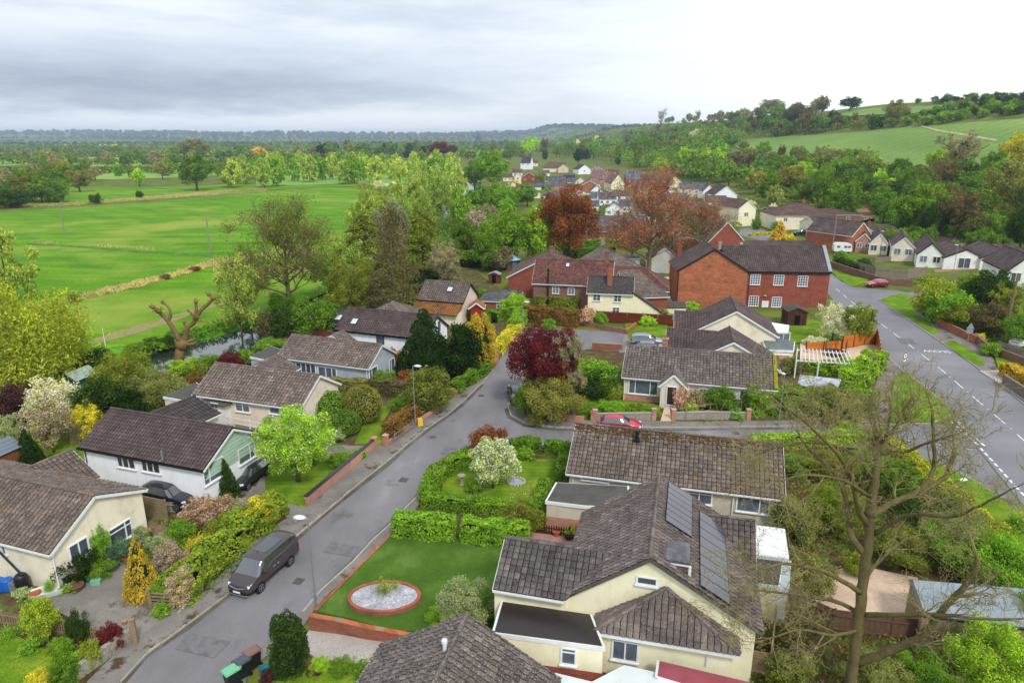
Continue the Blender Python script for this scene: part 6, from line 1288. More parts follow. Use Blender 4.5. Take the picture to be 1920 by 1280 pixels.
for x, bs, w, e, r, fc, wl, rf, an in ((970, 330, 20, 324, 317, S_, CREAM, RT_RED, 0), (1018, 345, 18, 340, 333, 'gable', WHITER, RT_FARB, 0), (1052, 378, 26, 370, 361, S_, CREAM, RT_FARB, -8), (1075, 348, 24, 342, 334, S_, WHITER, RT_SLATE, -10), (1088, 350, 22, 343, 333, 'gable', CREAM, TER, 8), (1108, 396, 30, 387, 376, S_, WHITER, RT_SLATE, -8), (1150, 404, 34, 393, 381, 'gable', WHITER, RT_SLATE, 10), (1205, 362, 34, 352, 341, S_, BRICKR, RT_FARB, -6), (1235, 366, 34, 355, 344, S_, WHITER, RT_RED, -8), (1256, 374, 34, 364, 353, 'gable', WHITER, RT_FARB, -14), (1270, 386, 38, 375, 362, S_, CREAM, RT_SLATE, -10), (1342, 392, 40, 380, 367, S_, CREAM, RT_FARB, -10), (1345, 418, 42, 404, 388, S_, BRICKR, RT_FARB, -12), (1248, 425, 44, 411, 396, 'gable', WHITER, RT_SLATE, 8), (1278, 442, 46, 427, 410, S_, WHITER, RT_FARB, -8), (1225, 452, 46, 436, 420, S_, CREAM, RT_RED, -6), (962, 356, 20, 349, 341, 'gable', CREAM, RT_FARB, 0), (980, 362, 22, 356, 348, S_, BRICKP, RT_FARB, 8), (1030, 374, 26, 367, 358, S_, WHITER, RT_SLATE, -6), (1060, 368, 28, 361, 352, S_, CREAM, RT_RED, -12), (1085, 372, 22, 364, 355, 'gable', WHITER, RT_SLATE, 10), (1092, 388, 30, 380, 369, S_, CREAM, RT_SLATE, -8), (1168, 378, 28, 368, 357, S_, WHITER, RT_FARB, -5), (1180, 398, 36, 387, 374, S_, WHITER, RT_SLATE, 5), (1212, 372, 34, 362, 350, 'gable', CREAM, RT_FARB, 12), (1240, 388, 40, 377, 364, S_, BRICKP, RT_FARB, -8),
 (1280, 398, 40, 388, 374, S_, WHITER, RT_RED, -10), (1322, 404, 40, 392, 379, 'gable', BRICKR, RT_FARB, -12), (1310, 440, 44, 424, 406, S_, BRICKR, RT_RED, -14), (1120, 345, 20, 338, 330, 'gable', CREAM, TER, 0), (1000, 312, 18, 306, 300, S_, CREAM, RT_FARB, 0), (1020, 330, 22, 325, 319, S_, WHITER, RT_SLATE, 0), (948, 330, 16, 324, 317, 'gable', WHITER, RT_FARB, 0), (1148, 335, 26, 327, 318, S_, BRICKP, RT_RED, -10)):
 k += 1; vill('%s walled village house in the crowded village centre, %s counted from nearest the river' % ({'cream_render': 'cream', 'white_render': 'white', 'pink_brick': 'pale brick', 'deep_red_brick': 'red brick'}[wl.name], ordn(k - 1)), x, bs, w, e, r, 9, fc, wl, rf, nw=2, ang=an, chim=1 if k % 3 == 0 else 0, group='houses in the village centre')
vill('tiny white farmhouse far out on the plain', 211, 293, 8, 290, 287, 12, S_, WHITER, RT_SLATE, nw=0, name='farmhouse')
# summerhouse, sheds
H = house('summerhouse', 'glazed octagonal summerhouse with blue glass roof beside the clipped hedges', 'summerhouse', G(960, 506)[:2]); q = G(960, 506); m = MB(); m.lathe((q.x, q.y, 0), [(1.7, 0), (1.7, .5)], 8); m.build('base', BRICKR, H); m = MB(); m.lathe((q.x, q.y, 2.3), [(2.0, 0), (.2, 1.0)], 8); m.build('roof', plain('pale_blue_glass', '#9cc0dc', .2, .6, .1, 2), H)
m = MB(); 
for i in range(8): a = i * math.pi / 4; m.box((q.x + 1.65 * math.cos(a), q.y + 1.65 * math.sin(a), 1.4), (.12, .12, 1.9), a)
m.build('posts', GREYFRAME, H); H.children[-1].name = 'window_frame'; m = MB(); m.lathe((q.x, q.y, .5), [(1.55, 0), (1.55, 1.8)], 8); m.build('pane', GLASS, H)
def shed(label, px, py, w, d, h, rz, wall, roof, door=True, name='shed', open_=False):
 g = G(px, py); T = house(name, label, 'shed', (g.x, g.y)); c, s = math.cos(rz), math.sin(rz); A = Vector((g.x - c * w / 2, g.y - s * w / 2, 0)); B = Vector((g.x + c * w / 2, g.y + s * w / 2, 0)); b = block(T, A, B, g.z + h + w * 0 + d * .22, g.z + h, d / 2, wall, roof, z0=g.z - .2, lod=1, over=.12, gov=.1, gutter=False, ridge=False, trim=wall)
 if door:
  pl = b.gA if abs(math.sin(rz)) > .7 else b.f; c0 = (pl[0] + pl[1]) / 2; win(T, pl, 0, 0, .9, 1.7, 1, world=Vector((c0.x, c0.y, g.z + .9)), door=True, dcol=plain('painted_dark_opening', '#15110f', .9, .1, .1, 3), fm=wall, sill=False)  # near-black panel; the dark inside the shed is painted on, nothing opens
 return T
shed('dark brown garden shed with grey hood roof under the tall brick house', 1487, 607, 3.2, 3.0, 2.2, rad(86), plain('shed_brown', '#4d3226', .85, .2, .2, 2), FLAT)
shed('dark open fronted shed among the vegetable plots', 838, 520, 4.5, 3.2, 2.0, rad(-10), TIMBD, FLAT); shed('little grey roofed shed by the vegetable plots', 928, 530, 2.0, 2.4, 1.7, rad(80), plain('shed_red', '#6d4030', .85, .2, .2, 2), plain('pale_felt2', '#8f9698', .85, .2, .12, 1))
shed('small pale hipped shed beside the drive of the tall brick house', 1262, 590, 3.4, 3.2, 1.5, rad(0), CREAM, FLAT, door=False); shed('brown timber summer shed cut by the left edge', 4, 890, 2.6, 3.0, 2.3, rad(75), plain('shed_tan', '#7a4d30', .85, .2, .2, 2), plain('shed_slate', '#6f7680', .8, .2, .1, 2), False)
H = house('greenhouse', 'green framed greenhouse beside the pale blossoming trees', 'greenhouse', G(155, 745)[:2]); q = G(158, 752); block(H, Vector((q.x - .6, q.y - 1.5, 0)), Vector((q.x + .2, q.y + 1.5, 0)), 2.5, 1.7, 1.4, plain('greenhouse_green', '#4b6a58', .6, .3, .1, 2), plain('greenhouse_pane', '#9db0a6', .15, .6, .1, 2), lod=1, ridge=False, gutter=False, trim=MATS['greenhouse_green'])
# low brick dwarf wing left of the farmhouse
H, b = vill('low brick annexe with grey hipped roof left of the crimson roofed farmhouse', 935, 583, 80, 565, 545, 6, S_, BRICK, RT_SLATE, hip=(1, 0), nw=0, lod=1, ang=-10, name='annexe'); win(H, b.f, 943, 572, 2.0, 1.3, 4, rows=2)

# ------------------------------------------------------------------ walls and fences
STB = BRICKP
run_wall('brick_wall', [(575, 952), (702, 842)], .95, .24, BRICKP, 'pink brick garden wall with dark coping along the left pavement', GREYFRAME, pillars=1.1, pil=[P(702, 842)])
run_wall('brick_wall', [(724, 838), (782, 795), (834, 762)], .45, .24, BRICKP, 'low brick wall with lattice top below the rusty hedge', None, pillars=1.15, pil=[P(724, 838)])
fence('lattice_fence', [(740, 826), (775, 800)], .6, 'lattice', TIMBG, 'weathered lattice panel standing on the low brick wall', z=.3)
run_wall('brick_wall', [(848, 748), (915, 694)], .7, .24, BRICKP, 'low pink brick wall running up to the red gate posts', pillars=1.1, pil=[P(848, 748)])
run_wall('flint_wall', [(128, 1288), (255, 1195)], .85, .3, STONEW, 'flint garden wall beside the pavement at the lower left', None)
run_wall('brick_wall', [(583, 1183), (640, 1190), (690, 1200), (745, 1208), (800, 1216)], 1.05, .24, BRICK, 'sloping red brick retaining wall at the end of the artificial lawn', BRICKO, h2=.7)
run_wall('brick_edging', [(592, 1150), (742, 998)], .28, .14, BRICKO, 'thin orange brick edging along the artificial lawn', None)
run_wall('brick_wall', [(1000, 782), (1095, 793)], .7, .24, BRICKP, 'low curved brick wall below the bronze shrub', pillars=1.0, pil=[P(1112, 790)])
run_wall('stone_wall', [(1115, 789), (1225, 787)], .75, .24, STONEW, 'rough stone wall with brick piers in front of the big bay window', CONC, pillars=1.15, pmat=BRICKP)
run_wall('stone_wall', [(1262, 788), (1326, 786), (1402, 788)], .8, .24, STONEW, 'pierced pale wall with brick piers right of the garden path', CONC, pillars=1.15, pmat=BRICKP)
run_wall('brick_wall', [(1110, 655), (1166, 657)], .9, .24, BRICK, 'short brick wall with timber rail at the mouth of the parking court', TIMBG, h2=.8)
run_wall('brick_wall', [(1088, 610), (1175, 626)], .7, .24, BRICKD, 'long dark brick wall at the back of the parking court', None)
run_wall('brick_wall', [(1175, 628), (1192, 612)], .7, .24, BRICKO, 'short orange brick return wall at the parking court', None)
run_wall('brick_wall', [(930, 670), (975, 636)], .9, .24, BRICKP, 'pale brick wall behind the red gate', None)
fence('plank_fence', [(1090, 602), (1262, 612)], 1.7, 'close', plain('red_brown_boards', '#6e3320', .8, .2, .15, 2), 'long red brown board fence in front of the yellow cottage', pitch=2.4)
fence('orange_fence', [(1578, 657), (1640, 645)], 1.9, 'close', TIMBO, 'bright orange board fence at the back of the deck', pitch=2.2, pm=TIMBD)
fence('orange_fence', [(1642, 642), (1650, 690)], 1.9, 'close', TIMBO, 'bright orange board fence facing the main road pavement', pitch=1.9, pm=TIMBD); fence('orange_fence', [(1510, 662), (1576, 658)], 1.4, 'close', TIMBO, 'lower orange board fence left of the deck', pitch=2.2, pm=TIMBD)
fence('grey_board_fence', [(1598, 508), (1640, 522), (1700, 527), (1735, 520)], 2.2, 'close', TIMBG, 'tall curved grey board fence above the red hatchback', pitch=2.4, h0=.4)
fence('grey_board_fence', [(1640, 495), (1722, 488)], 1.4, 'close', TIMBG, 'low grey board fence below the second white bungalow', pitch=2.4)
run_wall('brick_wall', [(1555, 500), (1598, 515), (1650, 532), (1710, 538)], 1.3, .3, BRICKD, 'curved old brick retaining wall under the grey board fence', None)
run_wall('brick_wall', [(1750, 515), (1840, 512), (1900, 508)], 1.0, .3, BRICKP, 'low pink brick wall in front of the broad white gables', None)
run_wall('brick_wall', [(1722, 562), (1734, 590), (1760, 612), (1800, 632), (1828, 645)], 1.1, .3, BRICKO, 'curving orange brick wall along the far pavement', None, h2=1.2)
run_wall('stone_wall', [(1826, 640), (1850, 662), (1925, 690)], 1.2, .3, BRICKD, 'old stone wall along the pavement below the white van', None)
run_wall('stone_wall', [(1880, 722), (1925, 752), (2060, 840)], 1.3, .35, plain('grey_brown_stone', '#7d746b', .95, .1, .3, 3, c2='#5a5049', bmp=.03, fine=9), 'dark stone wall beside the block paved entrance on the right', None)
fence('grey_board_fence', [(1870, 662), (1925, 676), (2000, 690)], 1.5, 'close', TIMBG, 'grey board fence in front of the white van')
fence('picket_fence', [(-40, 1165), (60, 1180), (125, 1192), (180, 1205), (256, 1203)], .95, 'picket', TIMBER, 'weathered picket fence along the lower left garden', pitch=2.0)
fence('panel_fence', [(273, 968), (315, 977)], 1.7, 'panel', TIMBER, 'weathered fence panel with grey battens beside the rockery', pitch=2); fence('panel_fence', [(238, 940), (272, 962), (350, 962), (385, 955)], .9, 'close', TIMBG, 'low grey board fence in front of the dark SUV')
fence('panel_fence', [(135, 838), (172, 822)], 1.6, 'close', TIMBER, 'pale board fence behind the blossoming tree'); fence('post_rail_fence', [(1285, 788), (1330, 780), (1388, 776), (1440, 776)], 1.35, 'rail', TIMBER, 'open post and rail frame in the bungalow front garden', pitch=3.6)
fence('dark_picket_fence', [(1000, 1002), (1068, 1010)], .9, 'picket', TIMBD, 'low dark picket fence behind the red patio', pitch=1.8)
fence('old_fence', [(1430, 1125), (1560, 1185), (1725, 1205)], 1.5, 'close', plain('brown_boards', '#6d5543', .9, .15, .2, 2, bmp=.01, fine=14), 'brown board fence running behind the bare tree trunk'); fence('board_fence', [(1385, 1260), (1440, 1270), (1450, 1180)], 1.5, 'close', TIMBER, 'timber fence corner at the yellow house', pitch=1.8)
fence('board_fence', [(1660, 1008), (1800, 1012)], 1.3, 'close', plain('brown_boards', '#6d5543', .9, .15, .2, 2), 'board fence behind the gravel garden'); fence('white_railing', [(1420, 421), (1448, 416)], 1.0, 'rail', WHITEP, 'white railing on the bank beside the two storey cream house')
run_wall('raised_bed_edge', [(335, 1155), (385, 1100), (425, 1060)], .3, .15, CONC, 'pale concrete edging strip between verge and pavement', None)
fence('garden_fence', [(345, 1120), (395, 1078), (420, 1050)], .8, 'close', TIMBG, 'low weathered plank fence hidden under the flowering hedge')
def gate(label, a, b_, h, mat, kind='bar'):
 A, B = P(*a), P(*b_); c = (A + B) / 2; T = thing('garden_gate', label, 'gate', (c.x, c.y, 0)); U = Vector((0, 0, 1)); m = MB()
 for i in range(5): m.bar(A + U * (.25 + i * (h - .3) / 4), B + U * (.25 + i * (h - .3) / 4), .04, .09)
 m.bar(A + U * .2, A + U * h, .07, .09); m.bar(B + U * .2, B + U * h, .07, .09); m.bar(A + U * .25, B + U * (h - .05), .03, .08); m.build('gate_leaf', mat, T)
 for q in (A, B): m = MB(); m.box((q.x, q.y, h * .55), (.2, .2, h * 1.25), .3, 0, .9); m.build('gate_post', TIMBER, T)
 return T
gate('open field style gate of grey timber at the drive entrance', (284, 1142), (325, 1145), 1.2, TIMBER)
m = MB(); q = P(256, 1210); m.box((q.x, q.y, .8), (.24, .24, 1.9), .3); m.lathe((q.x - .4, q.y, 1.7), [(.12, -.25), (.2, 0)], 8); solo(m, 'gate_post', TIMBER, 'thick timber gate post with a little basket at the picket fence end', 'gate post')
T = thing('red_gate', 'tall red brown boarded gate at the top of the lane', 'gate', P(921, 685)); m = MB(); m.bar(P(917, 684) + Vector((0, 0, .9)), P(929, 682) + Vector((0, 0, .9)), .06, 1.8); m.build('gate_leaf', MATS['red_boards'], T); m = MB(); q = P(931, 683); m.box((q.x, q.y, .9), (.45, .45, 1.9)); m.build('gate_pillar', BRICKP, T)

# ------------------------------------------------------------------ circular bed, pond, pergola, roof sheets
bc = P(722, 1122); T = thing('gravel_bed', 'oval raised brick bed of white gravel on the artificial lawn', 'flower bed', (bc.x, bc.y, 0)); rx, ry = 1.75, 1.75
bl, br = P(656, 1108, .4), P(789, 1118, .4); rx = (br.x - bl.x) / 2; ft, bt = P(715, 1160), P(722, 1088, .45); ry = (bt.y - ft.y) / 2 * 1.0; bc = Vector(((bl.x + br.x) / 2, (ft.y + bt.y) / 2, 0))
m = MB(); N_ = 56
def ringp(k, s, z): a = k * 2 * math.pi / N_; return (bc.x + math.cos(a) * (rx - s), bc.y + math.sin(a) * (ry - s), z)
for k in range(N_): m.add([ringp(k, 0, 0), ringp(k + 1, 0, 0), ringp(k + 1, 0, .5), ringp(k, 0, .5), ringp(k, .2, .5), ringp(k + 1, .2, .5), ringp(k + 1, .2, .3), ringp(k, .2, .3)], [(0, 1, 2, 3), (3, 2, 5, 4), (4, 5, 6, 7)])
m.build('brick_rim', BRICK, T)
m = MB(); m.prism([ringp(k, .15, 0)[:2] for k in range(N_)], .1, .42); m.build('gravel', GRAVEL, T)
m = MB()
for i in range(520): a, k = R.uniform(0, 6.28), math.sqrt(R.uniform(0, 1)); s_ = R.uniform(.025, .05); m.box((bc.x + math.cos(a) * k * (rx - .25), bc.y + math.sin(a) * k * (ry - .25), .43), (s_ * 1.6, s_, s_), R.uniform(0, 3))
o = m.build('pebbles', plain('pebble_mix', '#a8a8ad', .9, .2, .5, 8, c2='#6c6c72'), T); o['kind'] = 'stuff'
T = thing('garden_pond', 'small round pond ringed with pale stones on the front lawn', 'pond', P(968, 907)); c = P(968, 907); m = MB(); m.lathe((c.x, c.y, .14), [(.55, 0), (.55, .08)], 20); m.build('water', MATS.get('pondw') or plain('pond_water', '#8f9aa5', .1, .8, .2, 2), T); m = MB()
for i in range(18): a = i * 6.283 / 18; m.box((c.x + .68 * math.cos(a), c.y + .68 * math.sin(a), .24), (.22, .17, .13), a, 0, .8)
m.build('stone_ring', plain('pale_stones', '#b5aa98', .9, .2, .25, 5), T)
T = thing('birdbath', 'pale stone birdbath beside the curved box hedge', 'birdbath', P(866, 912)); c = P(866, 912); m = MB(); m.lathe((c.x, c.y, .15), [(.2, 0), (.1, .15), (.08, .7), (.3, .8), (.32, .88), (.2, .84)], 12); m.build('bowl', CONC, T)
T = thing('pergola', 'white painted timber pergola beside the orange fences', 'pergola', P(1545, 690)); zz = 2.2; pa = [P(1493, 676, zz), P(1600, 682, zz), P(1590, 663, zz), P(1495, 656, zz)]; m = MB(); m.bar(pa[0], pa[1], .08, .15); m.bar(pa[3], pa[2], .08, .15); m.build('beam', WHITEP, T)
for i in range(14):
 m = MB(); a, b_ = pa[0].lerp(pa[1], i / 13), pa[3].lerp(pa[2], i / 13); e = (a - b_) * .1; m.bar(a + e + Vector((0, 0, .12)), b_ - e + Vector((0, 0, .12)), .07, .13, ); m.build('rafter', WHITEP, T)
for q in (pa[0], pa[1], pa[0].lerp(pa[1], .4), pa[3]): m = MB(); m.box((q.x, q.y, 1.1), (.13, .13, 2.2)); m.build('post', WHITEP, T)
q = P(1540, 717, 1.6); T = thing('shed', 'corrugated pale grey shed roof sunk behind the bungalow hedge', 'shed', (q.x, q.y, 0)); m = MB(); rp = [P(1495, 722, 1.9), P(1570, 729, 1.9), P(1578, 711, 2.3), P(1500, 702, 2.3)]; m.add(rp + [v - Vector((0, 0, .08)) for v in rp], [(0, 1, 2, 3), (7, 6, 5, 4), (0, 4, 5, 1), (1, 5, 6, 2), (2, 6, 7, 3), (3, 7, 4, 0)]); m.build('roof', plain('corrugated_sheet', '#a8acb2', .6, .3, .25, 1.4, c2='#8a8e94'), T); m = MB(); m.prism([(v.x, v.y) for v in [rp[0].lerp(rp[2], .06), rp[1].lerp(rp[3], .06), rp[2].lerp(rp[0], .06), rp[3].lerp(rp[1], .06)]], 0, 1.8); m.build('wall', TIMBD, T)
# lamps, posts, signs
def lamp(px, base, h, label, heading=0, arm=.9, z=0, col=METAL, cat='street lamp'):
 T = thing('street_lamp', label, cat, (0, 0, 0), 'street lamps along the village roads'); m = MB(); m.tube([(0, 0, 0), (0, 0, 1.1)], .085, 8); m.tube([(0, 0, 1.1), (0, 0, h)], [.055, .04], 8); m.build('pole', col, T); m = MB(); m.tube([(0, 0, h - .02), (-arm * .4, 0, h + .03)], .03, 6); m.build('arm', col, T)
 m = MB(); m.lathe((0, 0, 0), [(.04, -.06), (.2, -.04), (.24, 0), (.16, .07), (.03, .1)], 12); m.v = [(-arm * .55 + v[0] * 1.7, v[1], h + .04 + v[2]) for v in m.v]; m.build('lamp_head', LAMPH, T, True)
 g = G(px, base); T.location = g; T.rotation_euler = (0, 0, heading); return T
lamp(593, 1141, 6.1, 'tall street lamp at the corner of the artificial lawn', rad(-10)); lamp(779, 801, 6.3, 'street lamp with yellow bag at its foot', rad(165)); lamp(980, 640, 5.6, 'street lamp beside the golden hedge and parking court', rad(165))
lamp(1459, 800, 5.4, 'street lamp in front of the ivy hedge of the long bungalow', rad(-60), .5); lamp(1785, 522, 6.5, 'street lamp before the broad white gable', rad(-60), .5); lamp(1650, 478, 5.5, 'slim street lamp at the fenced bend', rad(-60), .4)
q = P(782, 800); m = MB(); m.box((q.x + .28, q.y + .1, .42), (.55, .5, .85), rad(20), 0, .8); solo(m, 'grit_bag', plain('yellow_bag', '#e0b83a', .6, .3, .1, 3), 'yellow grit bag at the foot of the street lamp', 'bag')
def pole(px, base, top, label, cross=True, name='telegraph_pole', mat=TIMBG, r=.13):
 g = G(px, base); t = PY(px, top, g.y); T = thing(name, label, 'pole', g); m = MB(); m.tube([g, Vector((g.x, g.y, t.z))], [r, r * .75], 8); m.build('pole', mat, T)
 if cross: m = MB(); m.bar((g.x - 1.0, g.y, t.z - .3), (g.x + 1.0, g.y, t.z - .3), .12, .14); m.build('crossarm', mat, T)
pole(395, 475, 410, 'wooden electricity pole at the meadow ditch corner', r=.2); pole(120, 433, 382, 'pale electricity pole out in the bright meadow', r=.22); pole(1560, 470, 402, 'tall telegraph pole beside the caravan', False, r=.16); pole(1882, 640, 512, 'leaning ivy wrapped telegraph pole by the white van', False, mat=BARKL, r=.2)
pole(198, 650, 615, 'thin pale marker post at the farm track end', False, 'marker_post', WHITEP, .05)
T = thing('speed_sign', 'round red ringed thirty sign on a grey post at the grass verge tip', 'road sign', (0, 0, 0)); m = MB(); m.tube([(0, 0, 0), (0, 0, 2.9)], .04, 8); m.build('post', METAL, T)
m = MB(); m.tube([(0, -.05, 2.6), (0, -.07, 2.6)], .38, 28); m.build('sign_ring', plain('sign_red', '#b01c28', .4, .4, .04, 3), T); m = MB(); m.tube([(0, -.055, 2.6), (0, -.078, 2.6)], .29, 28); fo = m.build('sign_face', plain('sign_white', '#f0f0ee', .4, .4, .03, 3), T)
text_mesh('30', .36, BLACKP, 'sign_number', lambda x, y, z: (x, -.084, 2.6 + y), fo); m = MB(); m.box((0, -.06, 2.0), (.34, .03, .22)); m.build('small_plate', MATS['sign_white'], T); T.location = G(1690, 706); T.rotation_euler = (0, 0, rad(25))
T = thing('warning_sign', 'back of a triangular warning sign with grey plate on the right pavement', 'road sign', (0, 0, 0)); m = MB(); m.tube([(0, 0, 0), (0, 0, 3.2)], .045, 8); m.build('post', METAL, T); m = MB(); m.add([(-.5, -.05, 2.6), (.5, -.05, 2.6), (0, -.05, 3.45), (-.5, -.08, 2.6), (.5, -.08, 2.6), (0, -.08, 3.45)], [(0, 1, 2), (5, 4, 3), (0, 3, 4, 1), (1, 4, 5, 2), (2, 5, 3, 0)]); m.build('triangle_plate', plain('sign_grey', '#8b9196', .5, .4, .08, 3), T); m = MB(); m.box((0, -.065, 2.25), (.8, .03, .6)); m.build('lower_plate', MATS['sign_grey'], T); T.location = G(1812, 651); T.rotation_euler = (0, 0, rad(-10))
T = thing('pennant_post', 'short sign post with pale blade standing by the low brick wall', 'sign post', (0, 0, 0)); m = MB(); m.tube([(0, 0, 0), (0, 0, 2.3)], .035, 8); m.build('post', METAL, T); m = MB(); m.bar((-.75, 0, 2.2), (.05, 0, 2.28), .05, .2); m.build('blade', plain('sign_grey', '#8b9196', .5, .4, .08, 3), T); T.location = P(1076, 792)
# ------------------------------------------------------------------ vehicles
def hdg(a, b_): p, q = P(*a), P(*b_); return math.atan2(q.y - p.y, q.x - p.x)
q = P(497, 1078); car('parked_mpv', 'mpv', '#4f4444', (q.x, q.y), hdg((553, 1062), (495, 1115)), 'brown metallic people carrier with panoramic roof parked at the left kerb', 'van', z=.02, roofglass=True, chrome=True)
q = P(322, 946); car('parked_suv', 'suv', '#2b2d38', (q.x, q.y), rad(-19), 'dark blue grey SUV parked against the white wall behind the low fence', z=.16)
q = P(468, 905); car('parked_hatchback', 'hatch', '#2f3336', (q.x, q.y), rad(-105), 'dark grey hatchback parked beside the sage gabled white house', z=.16)
q = P(969, 745); car('parked_estate', 'estate', '#1f2636', (q.x, q.y), rad(95), 'dark blue estate car under the maroon maple', z=.03)
q = P(1163, 806); car('parked_hatchback', 'hatch', '#c3213c', (q.x, q.y), rad(-8), 'bright crimson hatchback half hidden by the long lichened roof', z=.03)
q = P(1214, 650); car('parked_suv', 'suv', '#a9b3bd', (q.x, q.y), rad(-12), 'pale silver SUV on the drive behind the chimney, farther one', z=.14); q = P(1222, 661); car('parked_hatchback', 'hatch', '#8d97a3', (q.x, q.y), rad(-12), 'silver grey car on the drive behind the chimney, nearer one', z=.14)
q = P(1643, 538); car('parked_hatchback', 'hatch', '#bf1226', (q.x, q.y), rad(185), 'bright red hatchback waiting at the side road mouth', z=.06)
g = G(1541, 462); car('parked_estate', 'estate', '#a9bcc0', (g.x, g.y), rad(170), 'pale blue estate car beside the caravan', z=g.z); g = G(1502, 441); car('parked_suv', 'suv', '#26242e', (g.x, g.y), rad(180), 'dark SUV on the drive below the pyramid roofed bungalow', z=g.z)
g = G(1627, 416); car('parked_hatchback', 'hatch', '#262a33', (g.x, g.y), rad(200), 'small dark car parked up on the hill drive', z=g.z); g = G(1884, 512); car('parked_estate', 'estate', '#e6e8ea', (g.x, g.y), rad(200), 'white car in front of the last white gable', z=g.z); g = G(1905, 526); car('parked_hatchback', 'hatch', '#b02030', (g.x, g.y), rad(185), 'small red car peeping out by the right edge', z=g.z)
g = G(1925, 650); car('parked_van', 'van', '#e4e8ea', (g.x, g.y), rad(200), 'white panel van behind the grey board fence at the right edge', 'van', z=g.z)
g = G(1578, 474); T = thing('caravan', 'white touring caravan beside the brick gabled bungalow', 'caravan', (0, 0, 0)); m = MB(); m.v = []; prof = [(-3, .5), (3, .5), (3.1, 1.2), (2.7, 2.4), (1.5, 2.65), (-2.4, 2.65), (-3.1, 2.2), (-3.15, 1.0)]; n8 = len(prof); m.add([(x, -1.1, z) for x, z in prof] + [(x, 1.1, z) for x, z in prof], [tuple(range(n8))[::-1], tuple(range(n8, 2 * n8))] + [(i, (i + 1) % n8, n8 + (i + 1) % n8, n8 + i) for i in range(n8)]); m.build('body', plain('caravan_white', '#e9eceb', .4, .5, .04, 1), T)
for x in (-1.6, .8, 2.0): m = MB(); m.box((x, -1.12, 1.75), (1.0, .05, .55)); m.build('window', GLASS, T)
for s_ in (-1, 1): m = MB(); m.tube([(0, s_ * .9, .35), (0, s_ * 1.12, .35)], .35, 16); m.build('wheel', TYRE, T)
T.location = g; T.rotation_euler = (0, 0, rad(-12)); T.scale = (.66, .9, .92)
# ------------------------------------------------------------------ garden clutter
def wheelie(px, py, body, lid, label, rz=0, z=.1, group=None):
 T = thing('wheelie_bin', label, 'bin', (0, 0, 0), group); m = MB(); m.v = []; m.add([(-.24, -.28, .08), (.24, -.28, .08), (.24, .28, .08), (-.24, .28, .08), (-.3, -.36, .95), (.3, -.36, .95), (.3, .36, .95), (-.3, .36, .95)], [(3, 2, 1, 0), (4, 5, 6, 7), (0, 1, 5, 4), (1, 2, 6, 5), (2, 3, 7, 6), (3, 0, 4, 7)]); m.build('body', plain('bin_' + body.lstrip('#'), body, .5, .4, .1, 3), T)
 m = MB(); m.box((0, -.02, 1.0), (.64, .8, .09), 0, 0, .88); m.bar((-.25, .42, .98), (.25, .42, .98), .05, .05); m.build('lid', plain('lid_' + lid.lstrip('#'), lid, .5, .4, .1, 3), T)
 for s_ in (-1, 1): m = MB(); m.tube([(s_ * .2, .3, .1), (s_ * .28, .3, .1)], .1, 12); m.build('wheel', BLACK, T)
 q = P(px, py); T.location = (q.x, q.y, z); T.rotation_euler = (0, 0, rz); return T
wheelie(250, 1104, '#18242a', '#4fa37c', 'dark bin with a green lid beside the golden conifer', rad(10), .15)
wheelie(438, 1288, '#1b2226', '#6fb98e', 'wheelie bin with a mint green lid at the bottom kerb', rad(-40), .13); wheelie(457, 1270, '#1b2226', '#4a5059', 'wheelie bin with a slate grey lid, middle of the kerb trio', rad(-40), .13); wheelie(476, 1252, '#2a1f1c', '#7d5f57', 'wheelie bin with a brown lid, farthest of the kerb trio', rad(-40), .13)
m = MB(); q = P(497, 1262); m.box((q.x, q.y, .3), (.5, .35, .35), .5, 0, 1.1); solo(m, 'recycling_box', plain('teal_plastic', '#1d6a72', .5, .4, .1, 3), 'low teal recycling box behind the kerb bins', 'box')
m = MB(); q = P(1862, 598); m.box((q.x, q.y, hgt(q.x, q.y) + .5), (.9, .8, 1.1), .2, 0, 1.08); m.box((q.x, q.y, hgt(q.x, q.y) + 1.1), (1.0, .9, .12), .2); solo(m, 'communal_bin', BLACK, 'large dark bin with pale lid behind the yellow clipped shrub', 'bin')
m = MB(); m.v = []
q = P(45, 1108); c = (q.x, q.y, .1); m.lathe(c, [(.3, 0), (.36, .1), (.33, .2), (.4, .3), (.36, .42), (.42, .52), (.37, .64), (.42, .74), (.36, .86), (.38, .98), (.3, 1.1), (.22, 1.16)], 16); solo(m, 'water_butt', BLACK, 'ribbed black water butt against the cream bungalow', 'water butt', smooth=True)
m = MB(); q1, q2 = P(-10, 1025, 2.6), P(42, 1078, 1.3); m.tube([q1, q2], .07, 8); solo(m, 'diverter_pipe', BLACK, 'slanting black rain pipe feeding the water butt', 'pipe')
for i, (x, y, lb) in enumerate(((18, 1108, 'bright blue drum nearest the water butt'), (2, 1110, 'bright blue drum at the left edge'))): m = MB(); q = P(x, y); m.lathe((q.x, q.y, .1), [(.3, 0), (.32, .1), (.32, .72), (.3, .8), (.22, .82)], 14); solo(m, 'blue_drum', plain('drum_blue', '#1f63b8', .4, .4, .1, 3), lb, 'drum', 'blue drums beside the cream bungalow', smooth=True)
m = MB(); q = P(30, 1110); m.box((q.x, q.y, .45), (.45, .4, .7)); solo(m, 'grey_tub', plain('grey_plastic', '#6d7478', .5, .4, .1, 3), 'grey tub between the blue drum and the water butt', 'tub')
T = thing('boat_planter', 'small white dinghy used as a planter on the drive', 'planter', (0, 0, 0)); m = MB(); hull = []; st_ = [(-1.0, .35), (-.6, .48), (0, .52), (.6, .42), (.95, .2), (1.12, .02)]; vs = []
